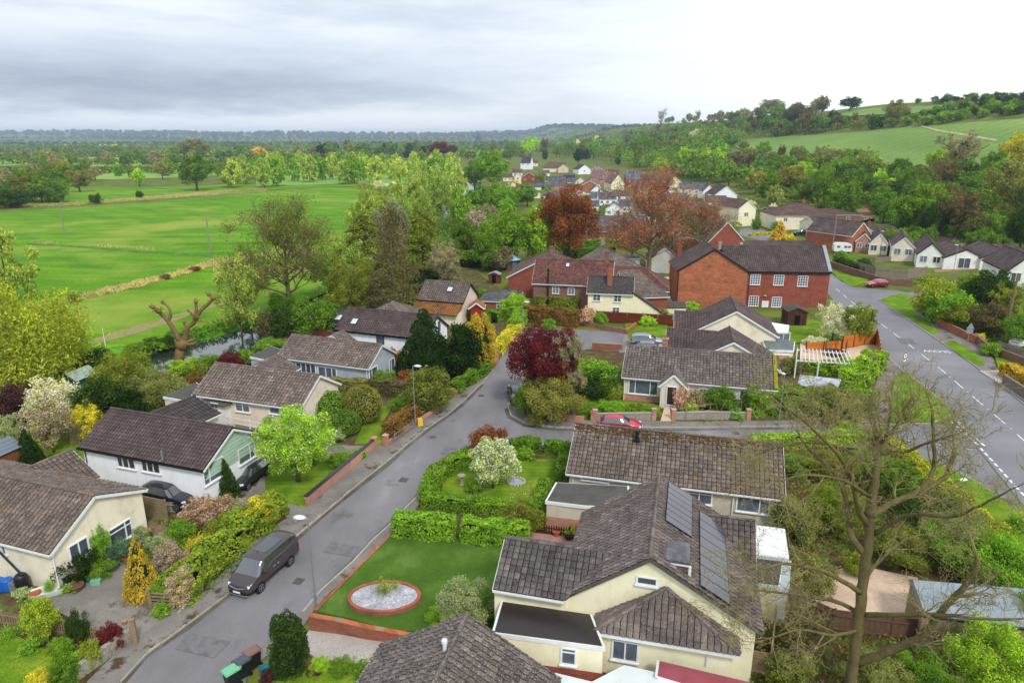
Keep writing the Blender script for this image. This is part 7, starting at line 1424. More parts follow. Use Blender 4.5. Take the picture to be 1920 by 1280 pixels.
for x, w in st_: vs += [(x, -w, .42), (x, -w * .7, .05), (x, w * .7, .05), (x, w, .42), (x, w * .85, .4), (x, w * .6, .2), (x, -w * .6, .2), (x, -w * .85, .4)]
m.add(vs, [(i * 8 + j, i * 8 + (j + 1) % 8, (i + 1) * 8 + (j + 1) % 8, (i + 1) * 8 + j) for i in range(5) for j in range(8)] + [tuple(range(8))[::-1]]); m.build('hull', WHITEP, T); T.location = (*P(95, 1118)[:2], .14); T.rotation_euler = (0, 0, rad(25))
plant_at(Vector((*P(95, 1116)[:2], .4)), .9, .7, 'tuft', 'fresh', 'strap leaved plant growing in the dinghy planter', lod=1)
TERRA = plain('terracotta', '#a8603c', .9, .2, .2, 3)
for x, y, r, h, mt, lb in ((68, 1122, .3, .35, TERRA, 'terracotta pot near the dinghy planter'), (238, 1056, .32, .42, TERRA, 'terracotta pot beside the blue grey shrub'), (212, 1062, .3, .3, BLACK, 'black tub left of the terracotta pot'), (224, 1056, .26, .28, BLACK, 'smaller black tub behind the black tub'), (1043, 1008, .26, .4, TERRA, 'terracotta pot on the red patio'), (1067, 1014, .36, .42, BLACK, 'black planter with yellow green shrub on the red patio'), (145, 1110, .42, .4, plain('log_tub', '#6d5640', .9, .2, .2, 4), 'wooden half barrel at the edge of the drive')):
 m = MB(); q = P(x, y); m.lathe((q.x, q.y, .15), [(r * .7, 0), (r, h * .85), (r * 1.1, h * .88), (r * 1.1, h), (r * .9, h * .97)], 16); solo(m, 'plant_pot', mt, lb, 'pot')
for x, y, rz, lb in ((182, 1098, .3, 'pale green crate tipped on the drive'), (172, 1092, .9, 'dark green trough beside the pale green crate')): m = MB(); q = P(x, y); m.box((q.x, q.y, .32), (.5, .36, .34), rz, 0, 1.15); solo(m, 'plastic_crate', plain('crate%d' % (x), '#7fb59a' if x == 182 else '#2f7a5c', .5, .4, .1, 3), lb, 'crate')
m = MB(); q = P(272, 1132); m.box((q.x, q.y, .2), (.45, .3, .06), .5); solo(m, 'litter_bag', plain('pink_paper', '#b58a94', .8, .2, .4, 9), 'crumpled pink and white litter on the drive', 'litter')
m = MB(); q = P(1805, 903); m.box((q.x, q.y, .22), (.7, .35, .12), .3, 0, .7); solo(m, 'white_stone', WHITEP, 'flat white slab lying on the grass verge at the junction', 'slab')
m = MB(); q = P(747, 702); m.lathe((q.x, q.y, .1), [(.12, 0), (.08, .65), (.6, .68), (.6, .74), (.1, .76)], 14); solo(m, 'garden_table', plain('pale_teak', '#b5a88c', .8, .2, .1, 3), 'round pale garden table beside the blue grey bungalow', 'table')
for x, y, s_ in ((462, 985, 1), (452, 988, 1.3), (468, 992, .8)): pass
for i, (x, y, s_, lb) in enumerate(((285, 990, .5, 'brown rockery boulder nearest the fence panel'), (300, 1000, .6, 'broad brown boulder in the rockery'), (322, 1002, .45, 'blue grey boulder at the end of the rockery'), (275, 1003, .4, 'small brown boulder at the front of the rockery'))):
 m = MB(); q = P(x, y); m.lathe((q.x, q.y, .05), [(s_, 0), (s_ * .95, s_ * .4), (s_ * .6, s_ * .75), (s_ * .1, s_ * .85)], 7); m.v = [(a + R.uniform(-.07, .07), b_ + R.uniform(-.07, .07), c + R.uniform(-.04, .04)) for a, b_, c in m.v]; solo(m, 'boulder', plain('rock_brown' if i != 2 else 'rock_blue', '#7a6350' if i != 2 else '#66727c', .95, .15, .3, 4, bmp=.03, fine=10), lb, 'boulder')
T = thing('trampoline_frame', 'dark netted trampoline standing on the deck behind the pergola', 'trampoline', P(1565, 668)); c = P(1565, 668); m = MB(); m.lathe((c.x, c.y, .6), [(1.3, 0), (1.3, .08)], 20); m.build('mat', BLACK, T)
for i in range(6): a = i * math.pi / 3; m = MB(); m.tube([(c.x + 1.35 * math.cos(a), c.y + 1.35 * math.sin(a), 0), (c.x + 1.35 * math.cos(a), c.y + 1.35 * math.sin(a), 2.3)], .03, 6); m.build('net_pole', BLACK, T)

# ------------------------------------------------------------------ hedges
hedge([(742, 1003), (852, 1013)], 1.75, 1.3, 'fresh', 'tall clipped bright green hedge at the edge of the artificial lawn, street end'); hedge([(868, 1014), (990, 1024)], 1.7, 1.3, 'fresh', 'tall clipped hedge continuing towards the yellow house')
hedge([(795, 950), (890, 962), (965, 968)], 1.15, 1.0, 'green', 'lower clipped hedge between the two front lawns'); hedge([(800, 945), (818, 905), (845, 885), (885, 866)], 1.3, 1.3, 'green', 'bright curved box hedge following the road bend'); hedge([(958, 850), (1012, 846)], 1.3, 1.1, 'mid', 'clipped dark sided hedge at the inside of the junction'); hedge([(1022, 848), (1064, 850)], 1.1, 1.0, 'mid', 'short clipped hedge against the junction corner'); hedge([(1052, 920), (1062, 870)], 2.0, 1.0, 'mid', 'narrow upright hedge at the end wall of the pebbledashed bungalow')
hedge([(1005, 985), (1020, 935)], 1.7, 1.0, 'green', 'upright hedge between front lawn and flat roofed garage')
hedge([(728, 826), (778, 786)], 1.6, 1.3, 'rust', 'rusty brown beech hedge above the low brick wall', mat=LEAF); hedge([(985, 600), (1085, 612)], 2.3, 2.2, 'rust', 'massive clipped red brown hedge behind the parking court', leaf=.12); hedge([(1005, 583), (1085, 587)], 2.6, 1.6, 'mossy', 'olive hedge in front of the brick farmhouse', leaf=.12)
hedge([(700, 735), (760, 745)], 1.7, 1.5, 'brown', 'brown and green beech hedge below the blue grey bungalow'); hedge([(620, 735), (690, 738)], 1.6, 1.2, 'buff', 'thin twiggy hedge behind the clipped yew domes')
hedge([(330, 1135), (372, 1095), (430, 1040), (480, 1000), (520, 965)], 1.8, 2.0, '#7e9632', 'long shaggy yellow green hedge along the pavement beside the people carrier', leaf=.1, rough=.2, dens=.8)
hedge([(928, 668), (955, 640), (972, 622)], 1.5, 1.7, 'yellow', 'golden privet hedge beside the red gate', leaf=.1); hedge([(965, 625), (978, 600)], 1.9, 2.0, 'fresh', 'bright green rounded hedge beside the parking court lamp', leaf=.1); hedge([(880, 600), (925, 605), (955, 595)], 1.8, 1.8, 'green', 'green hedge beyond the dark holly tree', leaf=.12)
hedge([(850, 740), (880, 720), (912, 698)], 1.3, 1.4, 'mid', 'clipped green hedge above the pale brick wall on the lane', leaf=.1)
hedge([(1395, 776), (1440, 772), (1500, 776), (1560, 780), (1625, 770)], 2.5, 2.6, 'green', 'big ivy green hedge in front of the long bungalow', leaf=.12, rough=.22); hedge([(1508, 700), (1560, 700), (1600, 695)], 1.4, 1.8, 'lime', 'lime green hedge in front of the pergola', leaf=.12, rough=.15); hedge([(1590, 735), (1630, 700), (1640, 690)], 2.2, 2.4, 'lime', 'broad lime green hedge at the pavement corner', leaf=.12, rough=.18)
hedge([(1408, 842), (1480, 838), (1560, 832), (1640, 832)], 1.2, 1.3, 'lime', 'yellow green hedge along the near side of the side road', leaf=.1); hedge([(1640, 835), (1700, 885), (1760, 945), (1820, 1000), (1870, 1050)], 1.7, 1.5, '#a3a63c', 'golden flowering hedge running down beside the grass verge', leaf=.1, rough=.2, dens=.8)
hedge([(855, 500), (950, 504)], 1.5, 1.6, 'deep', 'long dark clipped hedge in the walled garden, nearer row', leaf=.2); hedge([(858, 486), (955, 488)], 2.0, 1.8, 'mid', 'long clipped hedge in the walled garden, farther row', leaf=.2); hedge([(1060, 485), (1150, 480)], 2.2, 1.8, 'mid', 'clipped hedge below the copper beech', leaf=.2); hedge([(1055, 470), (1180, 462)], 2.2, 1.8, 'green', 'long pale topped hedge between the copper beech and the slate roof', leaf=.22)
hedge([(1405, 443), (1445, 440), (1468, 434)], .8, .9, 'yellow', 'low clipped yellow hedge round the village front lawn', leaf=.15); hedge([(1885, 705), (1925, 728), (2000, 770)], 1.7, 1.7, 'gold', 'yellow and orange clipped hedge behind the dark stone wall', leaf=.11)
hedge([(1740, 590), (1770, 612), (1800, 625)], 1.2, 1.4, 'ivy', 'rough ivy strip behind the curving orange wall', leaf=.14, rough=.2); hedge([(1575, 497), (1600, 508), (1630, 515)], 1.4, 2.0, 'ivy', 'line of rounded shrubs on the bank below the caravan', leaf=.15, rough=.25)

# ------------------------------------------------------------------ plants one by one: px, base, top, width, kind, colour, label [, material]
PL = '''
40 745 505 270 weep willow|huge yellow green weeping willow at the left edge
22 570 415 105 plume pale|tall pointed pale willow rising behind the weeping willow
120 700 560 110 weep willow|right hand lobe of yellow willow beside the farm track
40 795 712 105 bush purple|dark purple leaved shrub under the weeping willow
110 800 695 100 bush white W|creamy white blossoming tree beside the purple shrub
102 850 752 95 airy buff P|many stemmed pink and white blossoming tree on the back lawn
18 860 775 80 airy silver|pale leaning apple tree at the left edge of the back lawn
165 820 748 72 bush yellow|bright yellow green shrub behind the board fence
195 800 690 95 bush dark|dark green spreading conifer shrub beside the greenhouse
238 755 643 108 bush mossy|big rounded olive green bush near the river
300 770 690 120 bush buff|arching straw tipped shrub above the flat garage
245 795 725 80 bush deep|deep green shrub below the rounded olive bush
285 780 742 48 ball mossy|clipped golden green dome beside the ribbed garage roof
180 705 650 90 bush ivy|dark ivy mound on the near river bank
140 770 720 60 bush brown|russet shrub behind the creamy blossom
255 735 700 45 bush copper|small copper leaved shrub in the middle of the olive bushes
60 880 800 50 cone deep|narrow dark conifer at the left hedge line
220 860 800 60 bush dark|dark laurel behind the ribbed brown garage roof
350 700 668 60 bush lime|lime green bush on the near river bank
395 695 660 60 bush green|bright green bush by the river bend
432 702 655 50 bush maroon|maroon leaved shrub beside the river
460 690 655 40 ball mid|rounded dark green shrub by the grey flat roof
505 660 630 55 bush fresh|fresh green bush between river and flat roof
378 702 680 34 ball mossy|small clipped yellow dome by the river bend
365 725 700 50 bush rust|rust tinted shrub in front of the river bend
335 640 612 55 bush green|leafy clump on the far river bank
300 655 628 70 bush ivy|leafy green clump at the upstream bank edge
260 660 640 60 bush green|leafy green clump at the far bank near the track
530 600 540 60 bush green|fresh green bush at the foot of the large bare tree
545 640 560 90 bush ivy|dark green shrub left of the skylit house
595 650 560 90 tree mid|bushy green tree between the bare tree and the brick annexe
455 640 480 90 airy pale|slim pale leaved tree standing in the river
470 600 520 60 twiggy olive|thin twiggy alder beside the slim pale tree
510 640 578 60 bush brown|brown twiggy bush leaning over the water
545 600 400 215 bud olive|large spreading bare tree with ochre buds beside the river
640 572 432 150 airy pale|bright yellow green willow behind the spreading bare tree
665 600 480 110 airy mossy|yellowish willow hanging over the mill pool
740 595 388 150 larch brown|tall ochre brown larch above the skylit house
690 560 395 130 cedar olive|layered olive conifer left of the tall larch
795 545 390 120 cedar mossy|dense mossy green cedar right of the tall larch
835 560 470 80 twiggy grey|grey twiggy tree behind the mossy roofed cottage
700 600 540 70 bush brown|brown undergrowth at the foot of the larch
800 560 500 70 bush deep|dark evergreen behind the mossy cottage roof
770 600 560 60 bush deep|dark shrubs between the skylit house and the cottage
798 705 570 108 cone deep|tall dark green cypress in front of the skylit house
865 705 598 96 bush deep|broad dark holly tree beside the tall cypress
900 690 585 62 col gold|golden columnar conifer behind the dark holly
805 768 682 100 bush olive|olive bronze acer shrub behind the street lamp
760 770 735 60 bush mid|green shrub below the bronze acer
722 730 690 55 bush green|climbing shrub on the blue grey gable wall
760 725 690 35 bush copper|copper shrub left of the tall cypress
745 695 645 35 bush copper|small dark red shrub at the skylit house gable
610 790 732 78 ball green|large clipped green dome in front of the pinkish cream bungalow
683 790 722 66 ball ochre|large clipped dome tinted bronze on top
640 812 770 72 ball mid|clipped dark mound below the two large domes
620 800 765 55 bush brown|brown tinted shrub left of the clipped mound
625 830 800 50 bush silver|small silver flowered shrub by the curved path
560 905 768 138 tree lime F|bright lime green magnolia with white flowers on the front lawn
575 870 840 50 bush mid|low dark shrubs under the bright green tree
675 860 842 24 ball fresh|small round bush behind the pink brick wall
640 870 848 60 bush green|green border plants behind the pink brick wall
428 935 855 46 cone dark|small pointed green conifer by the dark hatchback
392 985 925 100 bush #9a7a60 P|bushy pink cherry blossom shrub beside the low fence
440 975 930 60 bush buff P|smaller pink blossom shrub right of the pointed conifer
490 985 930 80 bush yellow|bright yellow topped shrub at the end of the shaggy hedge
455 1000 955 90 bush green|mixed green shrub behind the shaggy hedge
420 1010 965 70 bush mossy|mossy green mound in the rockery garden
345 1010 970 60 bush green|leafy green shrub beside the fence panel
270 1120 1003 64 cone gold|golden orange conifer beside the dark bin
228 1055 1005 60 bush teal|blue grey rounded shrub against the cream wall
188 1060 975 48 bush fresh|fresh green climber against the cream gable wall
150 1090 1020 80 bush deep|dark fan leaved shrub at the bungalow corner
190 1085 1045 50 bush green|spiky green clump beside the drive
265 1020 985 45 bush silver|grey green bush under the large gable window
300 1035 1000 45 bush silver|soft silver shrub beside the rockery boulders
320 1075 1010 62 bush grey P|mauve pink heather mound in the rockery garden
350 1070 1035 50 bush pink P|pink flowering clump in the middle of the rockery garden
372 1035 1000 50 tuft yellow|yellow strap leaved clump in the rockery garden
385 1050 1010 55 bush brown|brown dried shrub behind the yellow clump
345 1130 1060 66 bush straw P|white and pink flowering spray behind the field gate
300 1125 1085 44 bush fresh|lime shrub beside the field gate
325 1110 1060 44 bush buff|loose twiggy shrub behind the gate
305 1155 1130 36 bush green|low green clump in front of the field gate
400 1075 1030 50 bush mossy|mossy shrub beside the plank fence
85 1200 1110 68 bush yellowgreen|feathery yellow green shrub at the picket fence
150 1205 1140 44 bush dark|dark evergreen shrub just inside the picket fence
212 1215 1165 50 bush maroon|small maroon acer behind the flint wall
175 1250 1195 40 bush mossy|olive shrub behind the flint wall
125 1285 1225 60 bush mid|broad green shrub at the bottom flint wall corner
75 1300 1258 62 bush yellow|bright yellow shrub at the bottom left corner
115 1225 1195 45 bush fresh|fresh green clump in the lower left border
150 1240 1218 30 bush fresh|small bright clump in the lower left border
60 1225 1195 40 bush green|green clump below the feathery shrub
20 1195 1170 40 tuft green|spiky clump at the far left of the picket fence
130 1110 1090 40 bush green|leafy plants beside the wooden half barrel
45 1120 1100 34 bush silver|pale potted plants beside the blue drums
545 1262 1145 72 col dark|dense dark green egg shaped conifer at the bottom kerb
600 1258 1232 44 bush lime|low lime green plants beside the block drive
640 1262 1235 50 bush green|green flowering border plants beside the block drive
680 1268 1240 40 bush mid|dark green border clump nearest the hipped roof
505 1275 1255 34 bush purple|purple aubrieta mound beside the egg shaped conifer
592 1262 1250 34 bush purple|second purple aubrieta mound right of the conifer
722 1118 1083 40 tuft mossy|spiky mossy shrub in the middle of the gravel bed
742 1112 1088 22 tuft mossy|smaller spiky plant at the right of the gravel bed
870 1165 1090 120 bush silver|broad pale flowering shrub between the lawn and the flat roof
905 1160 1100 70 bush mid|dark green shrub against the yellow house
835 1175 1125 70 bush fresh|fresh green shrub at the corner of the artificial lawn
925 918 828 94 tree pale W|rounded white blossoming tree on the front lawn
914 860 792 82 bush copper|copper red leaved tree behind the white blossom
975 1005 935 75 bush olive|loose olive shrub at the hedge gap
1010 990 950 60 bush mossy|mossy bush beside the flat garage wall
950 1000 965 60 bush ochre|ochre tinted shrub at the end of the tall hedge
890 925 895 36 bush mid|small dark shrub by the birdbath
930 885 862 36 ball green|small round shrub under the copper red tree
985 862 838 40 bush green|low green plants behind the junction hedge
1067 1008 985 30 bush yellowgreen|yellow green potted shrub on the red patio
1020 765 612 128 bud maroon|dark maroon japanese maple above the parked estate car
1035 790 700 120 bush ochre|bronze green arching shrub at the junction corner
985 780 715 50 bush mid|green shrub hiding the blue estate car
1070 775 650 70 twiggy grey|pale thin tree behind the maroon maple
1115 735 665 100 bush fresh|sunlit green bush left of the long bungalow
1120 745 690 80 bush dark|dark green shrub in front of the sunlit bush
1145 748 712 42 ball yellowgreen|yellow green rounded bush beside the bay window
1060 700 660 80 bush mossy|mossy shrubs behind the maroon maple
1100 775 755 50 bush green|low green border plants behind the stone wall
1145 772 752 60 bush fresh|fresh green border plants below the bay window
1200 775 755 60 bush green|mixed border plants under the bay window
1275 768 715 36 bush pink P|pink clematis over the bungalow porch
1305 770 725 40 bush buff P|pink flowered twiggy climber right of the porch
1352 775 718 60 bush mid|ball of green climber between the bungalow windows
1295 778 752 34 bush yellowgreen|yellow green low shrub behind the pierced wall
1380 785 765 40 bush green|green plants below the post and rail frame
1470 700 655 60 bush buff|dry pale shrub at the yellow mossy verge
1560 790 720 120 bush buff|dry twiggy thicket above the ivy green hedge
1500 760 715 50 bush brown|brown twigs beside the corrugated shed roof
1240 605 575 36 bush buff|dry brown shrub beside the pale hipped shed
1297 583 563 30 bush lime|round lime shrub in front of the orange gable
1255 500 470 30 bush green|green shrub against the old garden wall
1605 645 572 66 tree mossy|rounded cream flowering tree beside the main road
1560 640 565 75 airy white W|pale blossoming tree between the brick house and the road
1530 650 630 50 bush white W|low white blossoming shrub behind the orange fence
1125 612 580 30 bush green|green shrub at the red brown board fence
1100 610 570 36 bush pink P|pink cherry blossom shrub beside the yellow cottage
965 590 545 56 bush lime|lime green willow shrub in front of the brick annexe
900 560 540 26 ball mid|round green bush among the vegetable plots
1030 620 595 30 bush green|green bush at the end of the massive hedge
1215 612 590 32 bush lime|low lime shrub at the parking court lawn
1065 500 352 120 tree copper|big rounded copper beech in the middle of the village
1008 500 385 76 tall lime|bright lime green tree in front of the copper beech
955 500 395 100 tree green|broad fresh green tree left of the lime one
915 510 415 60 tall green|slender green tree at the clipped hedges
890 470 385 70 bush grey P|pale pink blossoming thicket by the river gardens
860 440 350 34 tall green|narrow bright green poplar above the river gardens
888 392 348 40 bush fresh|brilliant green round tree beside the village river
925 355 286 70 tree fresh|big round chestnut in fresh leaf left of the village
890 355 300 44 tall mid|dark green poplar beside the round chestnut
1215 530 345 190 bud redbud|huge red budding tree in the middle of the village
1310 480 385 110 bud redbud|smaller red budding tree beside the large one
1260 500 400 120 twiggy brown|tangled brown branched tree behind the white walled house
1185 490 420 100 bud redbud|low red budding branches left of the large red tree
1460 452 411 32 cone gold|golden green conifer beside the village lane
1478 455 436 26 bush yellow|yellow bush beside the golden green conifer
1400 392 372 34 bush white W|white blossoming bush behind the two storey cream house
1575 495 470 26 ball green|dark rounded shrub in front of the caravan
1600 500 478 40 bush green|yellow topped shrub below the caravan
1618 505 484 26 ball dark|clipped dark ball beside the grey board fence
1700 484 474 18 ball silver|small pale clipped dome below the second white bungalow
1750 600 515 84 bush yellowgreen|golden green shrub at the corner of the curving wall
1775 610 530 90 bush fresh|fresh green mass behind the curving wall
1810 590 505 70 bush mid|green tree in front of the broad white gable
1850 600 505 80 tree dark|dark green tree left of the leaning pole
1800 618 560 80 bush mossy|mossy shrub behind the far pavement wall
1855 630 560 80 bush brown|brownish twiggy bush behind the communal bin
1815 613 590 56 ball yellow|bright yellow clipped shrub behind the orange wall
1835 640 622 24 bush yellow|small yellow gorse beside the stone wall
1890 620 545 70 twiggy mossy|tangled mossy tree around the leaning pole
1905 650 580 60 bush green|green climber mass near the white van
1880 560 520 60 bush forest|hedge shrub below the red parked car
1740 535 512 40 bush mossy|small mossy shrub on the verge corner
1857 668 640 40 bush green|trailing green shrub over the stone wall
1490 1010 920 110 bush buff|dry brown brushwood beside the pebbledashed bungalow
1560 1000 900 110 bush mossy|mossy undergrowth behind the bare tree trunk
1620 900 840 110 bush green|green shrub mass above the gravel garden
1560 900 840 120 bush olive|olive shrub mass along the side road hedge
1490 890 850 80 bush mid|green shrub at the corner of the pebbledashed bungalow
1680 930 860 100 bush mid|dark green shrub beside the golden hedge
1730 990 910 120 bush ivy|ivy covered shrub below the golden hedge
1790 1075 960 130 bush green|bright leaved laurel mass above the long shed
1860 1110 990 130 bush fresh|fresh green bush at the right edge above the long shed
1690 1060 990 120 bush olive|olive twiggy shrub above the patio
1520 1110 1040 90 bush buff|dry olive bush left of the patio slabs
1450 1140 1090 70 bush olive|olive thicket beside the green tank
1500 1220 1150 110 twiggy brown|brown twiggy thicket in front of the brown board fence
1640 1290 1230 130 bush buff|dry olive brown bush at the bottom beside the bare trunk
1740 1290 1230 130 bush mid|dark green undergrowth at the bottom right
1850 1290 1160 150 bush lime|bright lime leaved bush in the bottom right corner
1920 1200 1100 110 bush green|green bush behind the long shed roof
1480 1290 1220 100 bush olive|olive green brush at the bottom near the timber fence
1350 945 925 26 bush yellow|yellow flowering shrub against the pebbledashed wall
1600 1080 1030 50 bush mossy|small mossy shrub at the trunk of the bare tree
1590 820 790 60 bush fresh|low green growth at the end of the side road hedge
1900 1000 960 40 bush green|small bush by the grass verge at the right edge
'''
MM = {'W': LEAF_W, 'P': LEAF_P, 'F': LEAF_FW}
for ln in PL.strip().split('\n'):
 a, lb = ln.split('|'); a = a.split(); px, bs, tp, w = map(float, a[:4])
 if a[4] == 'bud' and w > 100 and a[5] in ('maroon',): a[4] = 'tree'
 plant(px, bs, tp, w * 1.08, a[4], a[5], lb, mat=MM.get(a[6]) if len(a) > 6 else None)

# ------------------------------------------------------------------ rows and woods made of single trees
def inpoly(x, y, q):
 c = False; j = len(q) - 1
 for i in range(len(q)):
  if (q[i][1] > y) != (q[j][1] > y) and x < (q[j][0] - q[i][0]) * (y - q[i][1]) / (q[j][1] - q[i][1]) + q[i][0]: c = not c
  j = i
 return c
SIZEW = ('large', 'mid sized', 'small')
def wood(poly, n, hm, wr, kinds, where, group, avoid=(), seed=1, mind=.5, name=None):
 """n separate trees standing inside a patch of the view; every label names kind, colour, size and place in its row"""
 r = random.Random(seed); xs = [p[0] for p in poly]; ys = [p[1] for p in poly]; L = []; t = 0
 while len(L) < n and t < n * 60:
  t += 1; x, y = r.uniform(min(xs), max(xs)), r.uniform(min(ys), max(ys))
  if not inpoly(x, y, poly) or any(inpoly(x, y, a) for a in avoid): continue
  g = G(x, y)
  if g is None: continue
  h = r.uniform(*hm); w = h * r.uniform(*wr); wp = w * F / max(g.y, 1)
  if any(math.hypot(x - a[0], (y - a[1]) * 2.2) < mind * (wp + a[4]) / 2 for a in L): continue
  k = r.choices(kinds, [q[2] for q in kinds])[0]; L.append((x, y, g, (h, w), wp, k))
 L.sort(key=lambda a: a[0]); cnt = {}; lo, hi = hm
 tot = {}
 def key(a): s = SIZEW[0 if a[3][0] > lo + (hi - lo) * .66 else (1 if a[3][0] > lo + (hi - lo) * .33 else 2)]; return (s, a[5][3])
 for a in L: tot[key(a)] = tot.get(key(a), 0) + 1
 for a in L:
  kk = key(a); i = cnt.get(kk, 0); cnt[kk] = i + 1
  lb = '%s %s %s, %s from the left' % (kk[0], kk[1], where, ordn(i)) if tot[kk] > 1 else 'only %s %s %s' % (kk[0], kk[1], where)
  K = a[5]; nm = 'scrub_bush' if K[0] in ('bush', 'ball') else None; plant_at(a[2], a[3][0], a[3][1], K[0], K[1], lb, group=group, px=a[4] * .533, mat=K[4] if len(K) > 4 else None, j=.16, name=nm, cat='tree' if K[0] not in ('bush', 'ball') else 'shrub')
VIL = [(940, 300), (1110, 305), (1180, 315), (1290, 330), (1420, 370), (1440, 395), (1540, 400), (1640, 440), (1920, 480), (1920, 640), (1500, 560), (1000, 560), (960, 380)]
HK = [('tree', 'forest', 5, 'green tree'), ('tree', 'wood', 4, 'olive brown tree'), ('tall', 'mid', 3, 'upright green tree'), ('twiggy', 'brown', 3, 'bare brown tree'), ('tree', 'lime', 2, 'lime green tree'), ('tree', 'green', 4, 'bright green tree'), ('bush', 'green', 3, 'bright green bush'), ('bush', 'dark', 3, 'dark green bush'), ('tree', 'buff', 1.5, 'buff grey tree'), ('bush', 'white', .5, 'white blossoming bush', LEAF_W), ('cone', 'deep', .6, 'dark conifer')]
wood([(1380, 385), (1460, 400), (1560, 405), (1620, 400), (1620, 330), (1560, 308), (1450, 296), (1392, 284), (1330, 290), (1350, 340)], 70, (8, 14), (.75, 1.2), HK, 'on the western field slope', 'trees on the wooded slope below the hill field', (VIL,), 3, .42)
wood([(1690, 450), (1920, 475), (1920, 352), (1800, 338), (1700, 326), (1620, 320), (1620, 395)], 56, (7, 13), (.8, 1.3), HK, 'on the eastern field slope', 'trees on the wooded slope below the hill field', (VIL,), 4, .42)
wood([(1130, 300), (1180, 318), (1290, 335), (1350, 345), (1345, 292), (1392, 270), (1340, 255), (1260, 250), (1180, 255), (1120, 270)], 100, (13, 20), (.6, 1.0), HK, 'in the village wood', 'trees in the wood above the village', (), 5, .30)
wood([(940, 290), (1000, 300), (1130, 302), (1130, 268), (1060, 268), (980, 275)], 50, (14, 24), (.6, 1.0), HK, 'at the village wood end', 'trees in the wood above the village', (), 6, .3)
wood([(1250, 250), (1392, 262), (1480, 256), (1560, 250), (1700, 240), (1735, 236), (1640, 240), (1550, 232), (1470, 232), (1390, 236), (1300, 236)], 60, (9, 16), (.7, 1.1), [('tree', 'brown', 4, 'brown leafless tree'), ('tree', 'forest', 3, 'green tree'), ('bush', 'dark', 3, 'dark bush'), ('bush', 'mid', 3, 'green bush'), ('twiggy', 'brown', 2, 'twiggy grey tree')], 'above the hill field', 'trees along the top of the hill field', (), 7, .3)
wood([(1640, 236), (1760, 234), (1920, 218), (1920, 196), (1830, 200), (1760, 212), (1660, 224)], 40, (5, 9), (1.0, 1.7), [('bush', 'green', 3, 'green scrub bush'), ('bush', 'dark', 3, 'dark scrub bush'), ('bush', 'forest', 2, 'grey green scrub bush')], 'between the hill fields', 'scrub between the hill fields', (), 8, .4)
wood([(1680, 196), (1800, 194), (1920, 192), (1920, 186), (1800, 187), (1680, 190)], 22, (4, 8), (1.0, 2.0), [('bush', 'dark', 3, 'dark skyline bush'), ('bush', 'forest', 3, 'green skyline bush')], 'on the crest of the hill', 'bushes on the hill crest', (), 9, .3)
wood([(1240, 236), (1330, 236), (1450, 230), (1550, 222), (1550, 212), (1450, 216), (1330, 224), (1240, 232)], 44, (10, 20), (.6, 1.0), [('tree', 'brown', 2, 'brown budding tree'), ('tree', 'forest', 3, 'green crowned tree'), ('twiggy', 'grey', 2, 'leafless grey tree'), ('cone', 'deep', .8, 'dark conifer'), ('tree', 'buff', 2, 'buff tree')], 'on the wooded hill skyline', 'trees on the hill skyline', (), 10, .3)
WK = [('plume', 'pale', 6, 'pale green willow'), ('plume', 'green', 3, 'green willow'), ('tall', 'pale', 2, 'feathery grey green tree')]
wood([(430, 356), (560, 350), (700, 346), (820, 352), (860, 345), (840, 316), (700, 312), (560, 312), (440, 320)], 64, (12, 18), (.6, .85), WK, 'beyond the meadow', 'willows in the plantation beyond the meadow', (), 11, .42)
wood([(640, 470), (700, 430), (740, 400), (760, 372), (830, 350), (870, 360), (850, 400), (800, 440), (740, 480)], 18, (12, 17), (.55, .8), [('plume', 'pale', 5, 'yellowish green willow'), ('airy', 'pale', 3, 'loose pale willow'), ('bush', 'grey', 1, 'grey thicket')], 'along the upstream river', 'willows along the upstream river', (), 12, .4)
PK = [('tree', 'forest', 4, 'green tree'), ('tree', 'buff', 3, 'buff brown tree'), ('tree', 'mossy', 2, 'yellow green tree'), ('bush', 'forest', 4, 'grey green thicket'), ('tree', 'grey', 2, 'grey leafless tree'), ('bush', 'mid', 3, 'green bush')]
wood([(-10, 392), (120, 380), (150, 352), (330, 348), (430, 352), (430, 330), (280, 318), (120, 314), (-10, 330)], 34, (8, 15), (.7, 1.1), PK, 'between meadow and plain', 'trees between meadow and plain', [[(100, 352), (330, 350), (430, 346), (430, 340), (100, 342)]], 13, .45)
wood([(-10, 318), (430, 316), (620, 312), (960, 300), (960, 286), (600, 286), (300, 284), (-10, 288)], 70, (10, 17), (.7, 1.2), PK, 'out on the plain', 'trees scattered on the plain', (), 14, .5)
wood([(600, 300), (960, 296), (960, 272), (600, 276)], 36, (14, 22), (.7, 1.1), [('tree', 'forest', 4, 'green wood tree'), ('tree', 'wood', 3, 'olive wood tree'), ('tree', 'mossy', 2, 'yellowish wood tree'), ('tree', 'deep', 1.5, 'dark wood tree')], 'left of the village', 'trees in the far wood left of the village', (), 15, .4)
wood([(860, 520), (870, 400), (930, 370), (1000, 378), (1000, 400), (960, 430), (930, 520)], 22, (5, 10), (.8, 1.2), [('bush', 'green', 3, 'green garden bush'), ('bush', 'grey', 2, 'greyish garden thicket'), ('tree', 'mid', 2, 'green garden tree'), ('bush', 'pink', 1, 'pale blossoming bush', LEAF_P)], 'in the river gardens', 'shrubs in the river gardens', (), 16, .45)
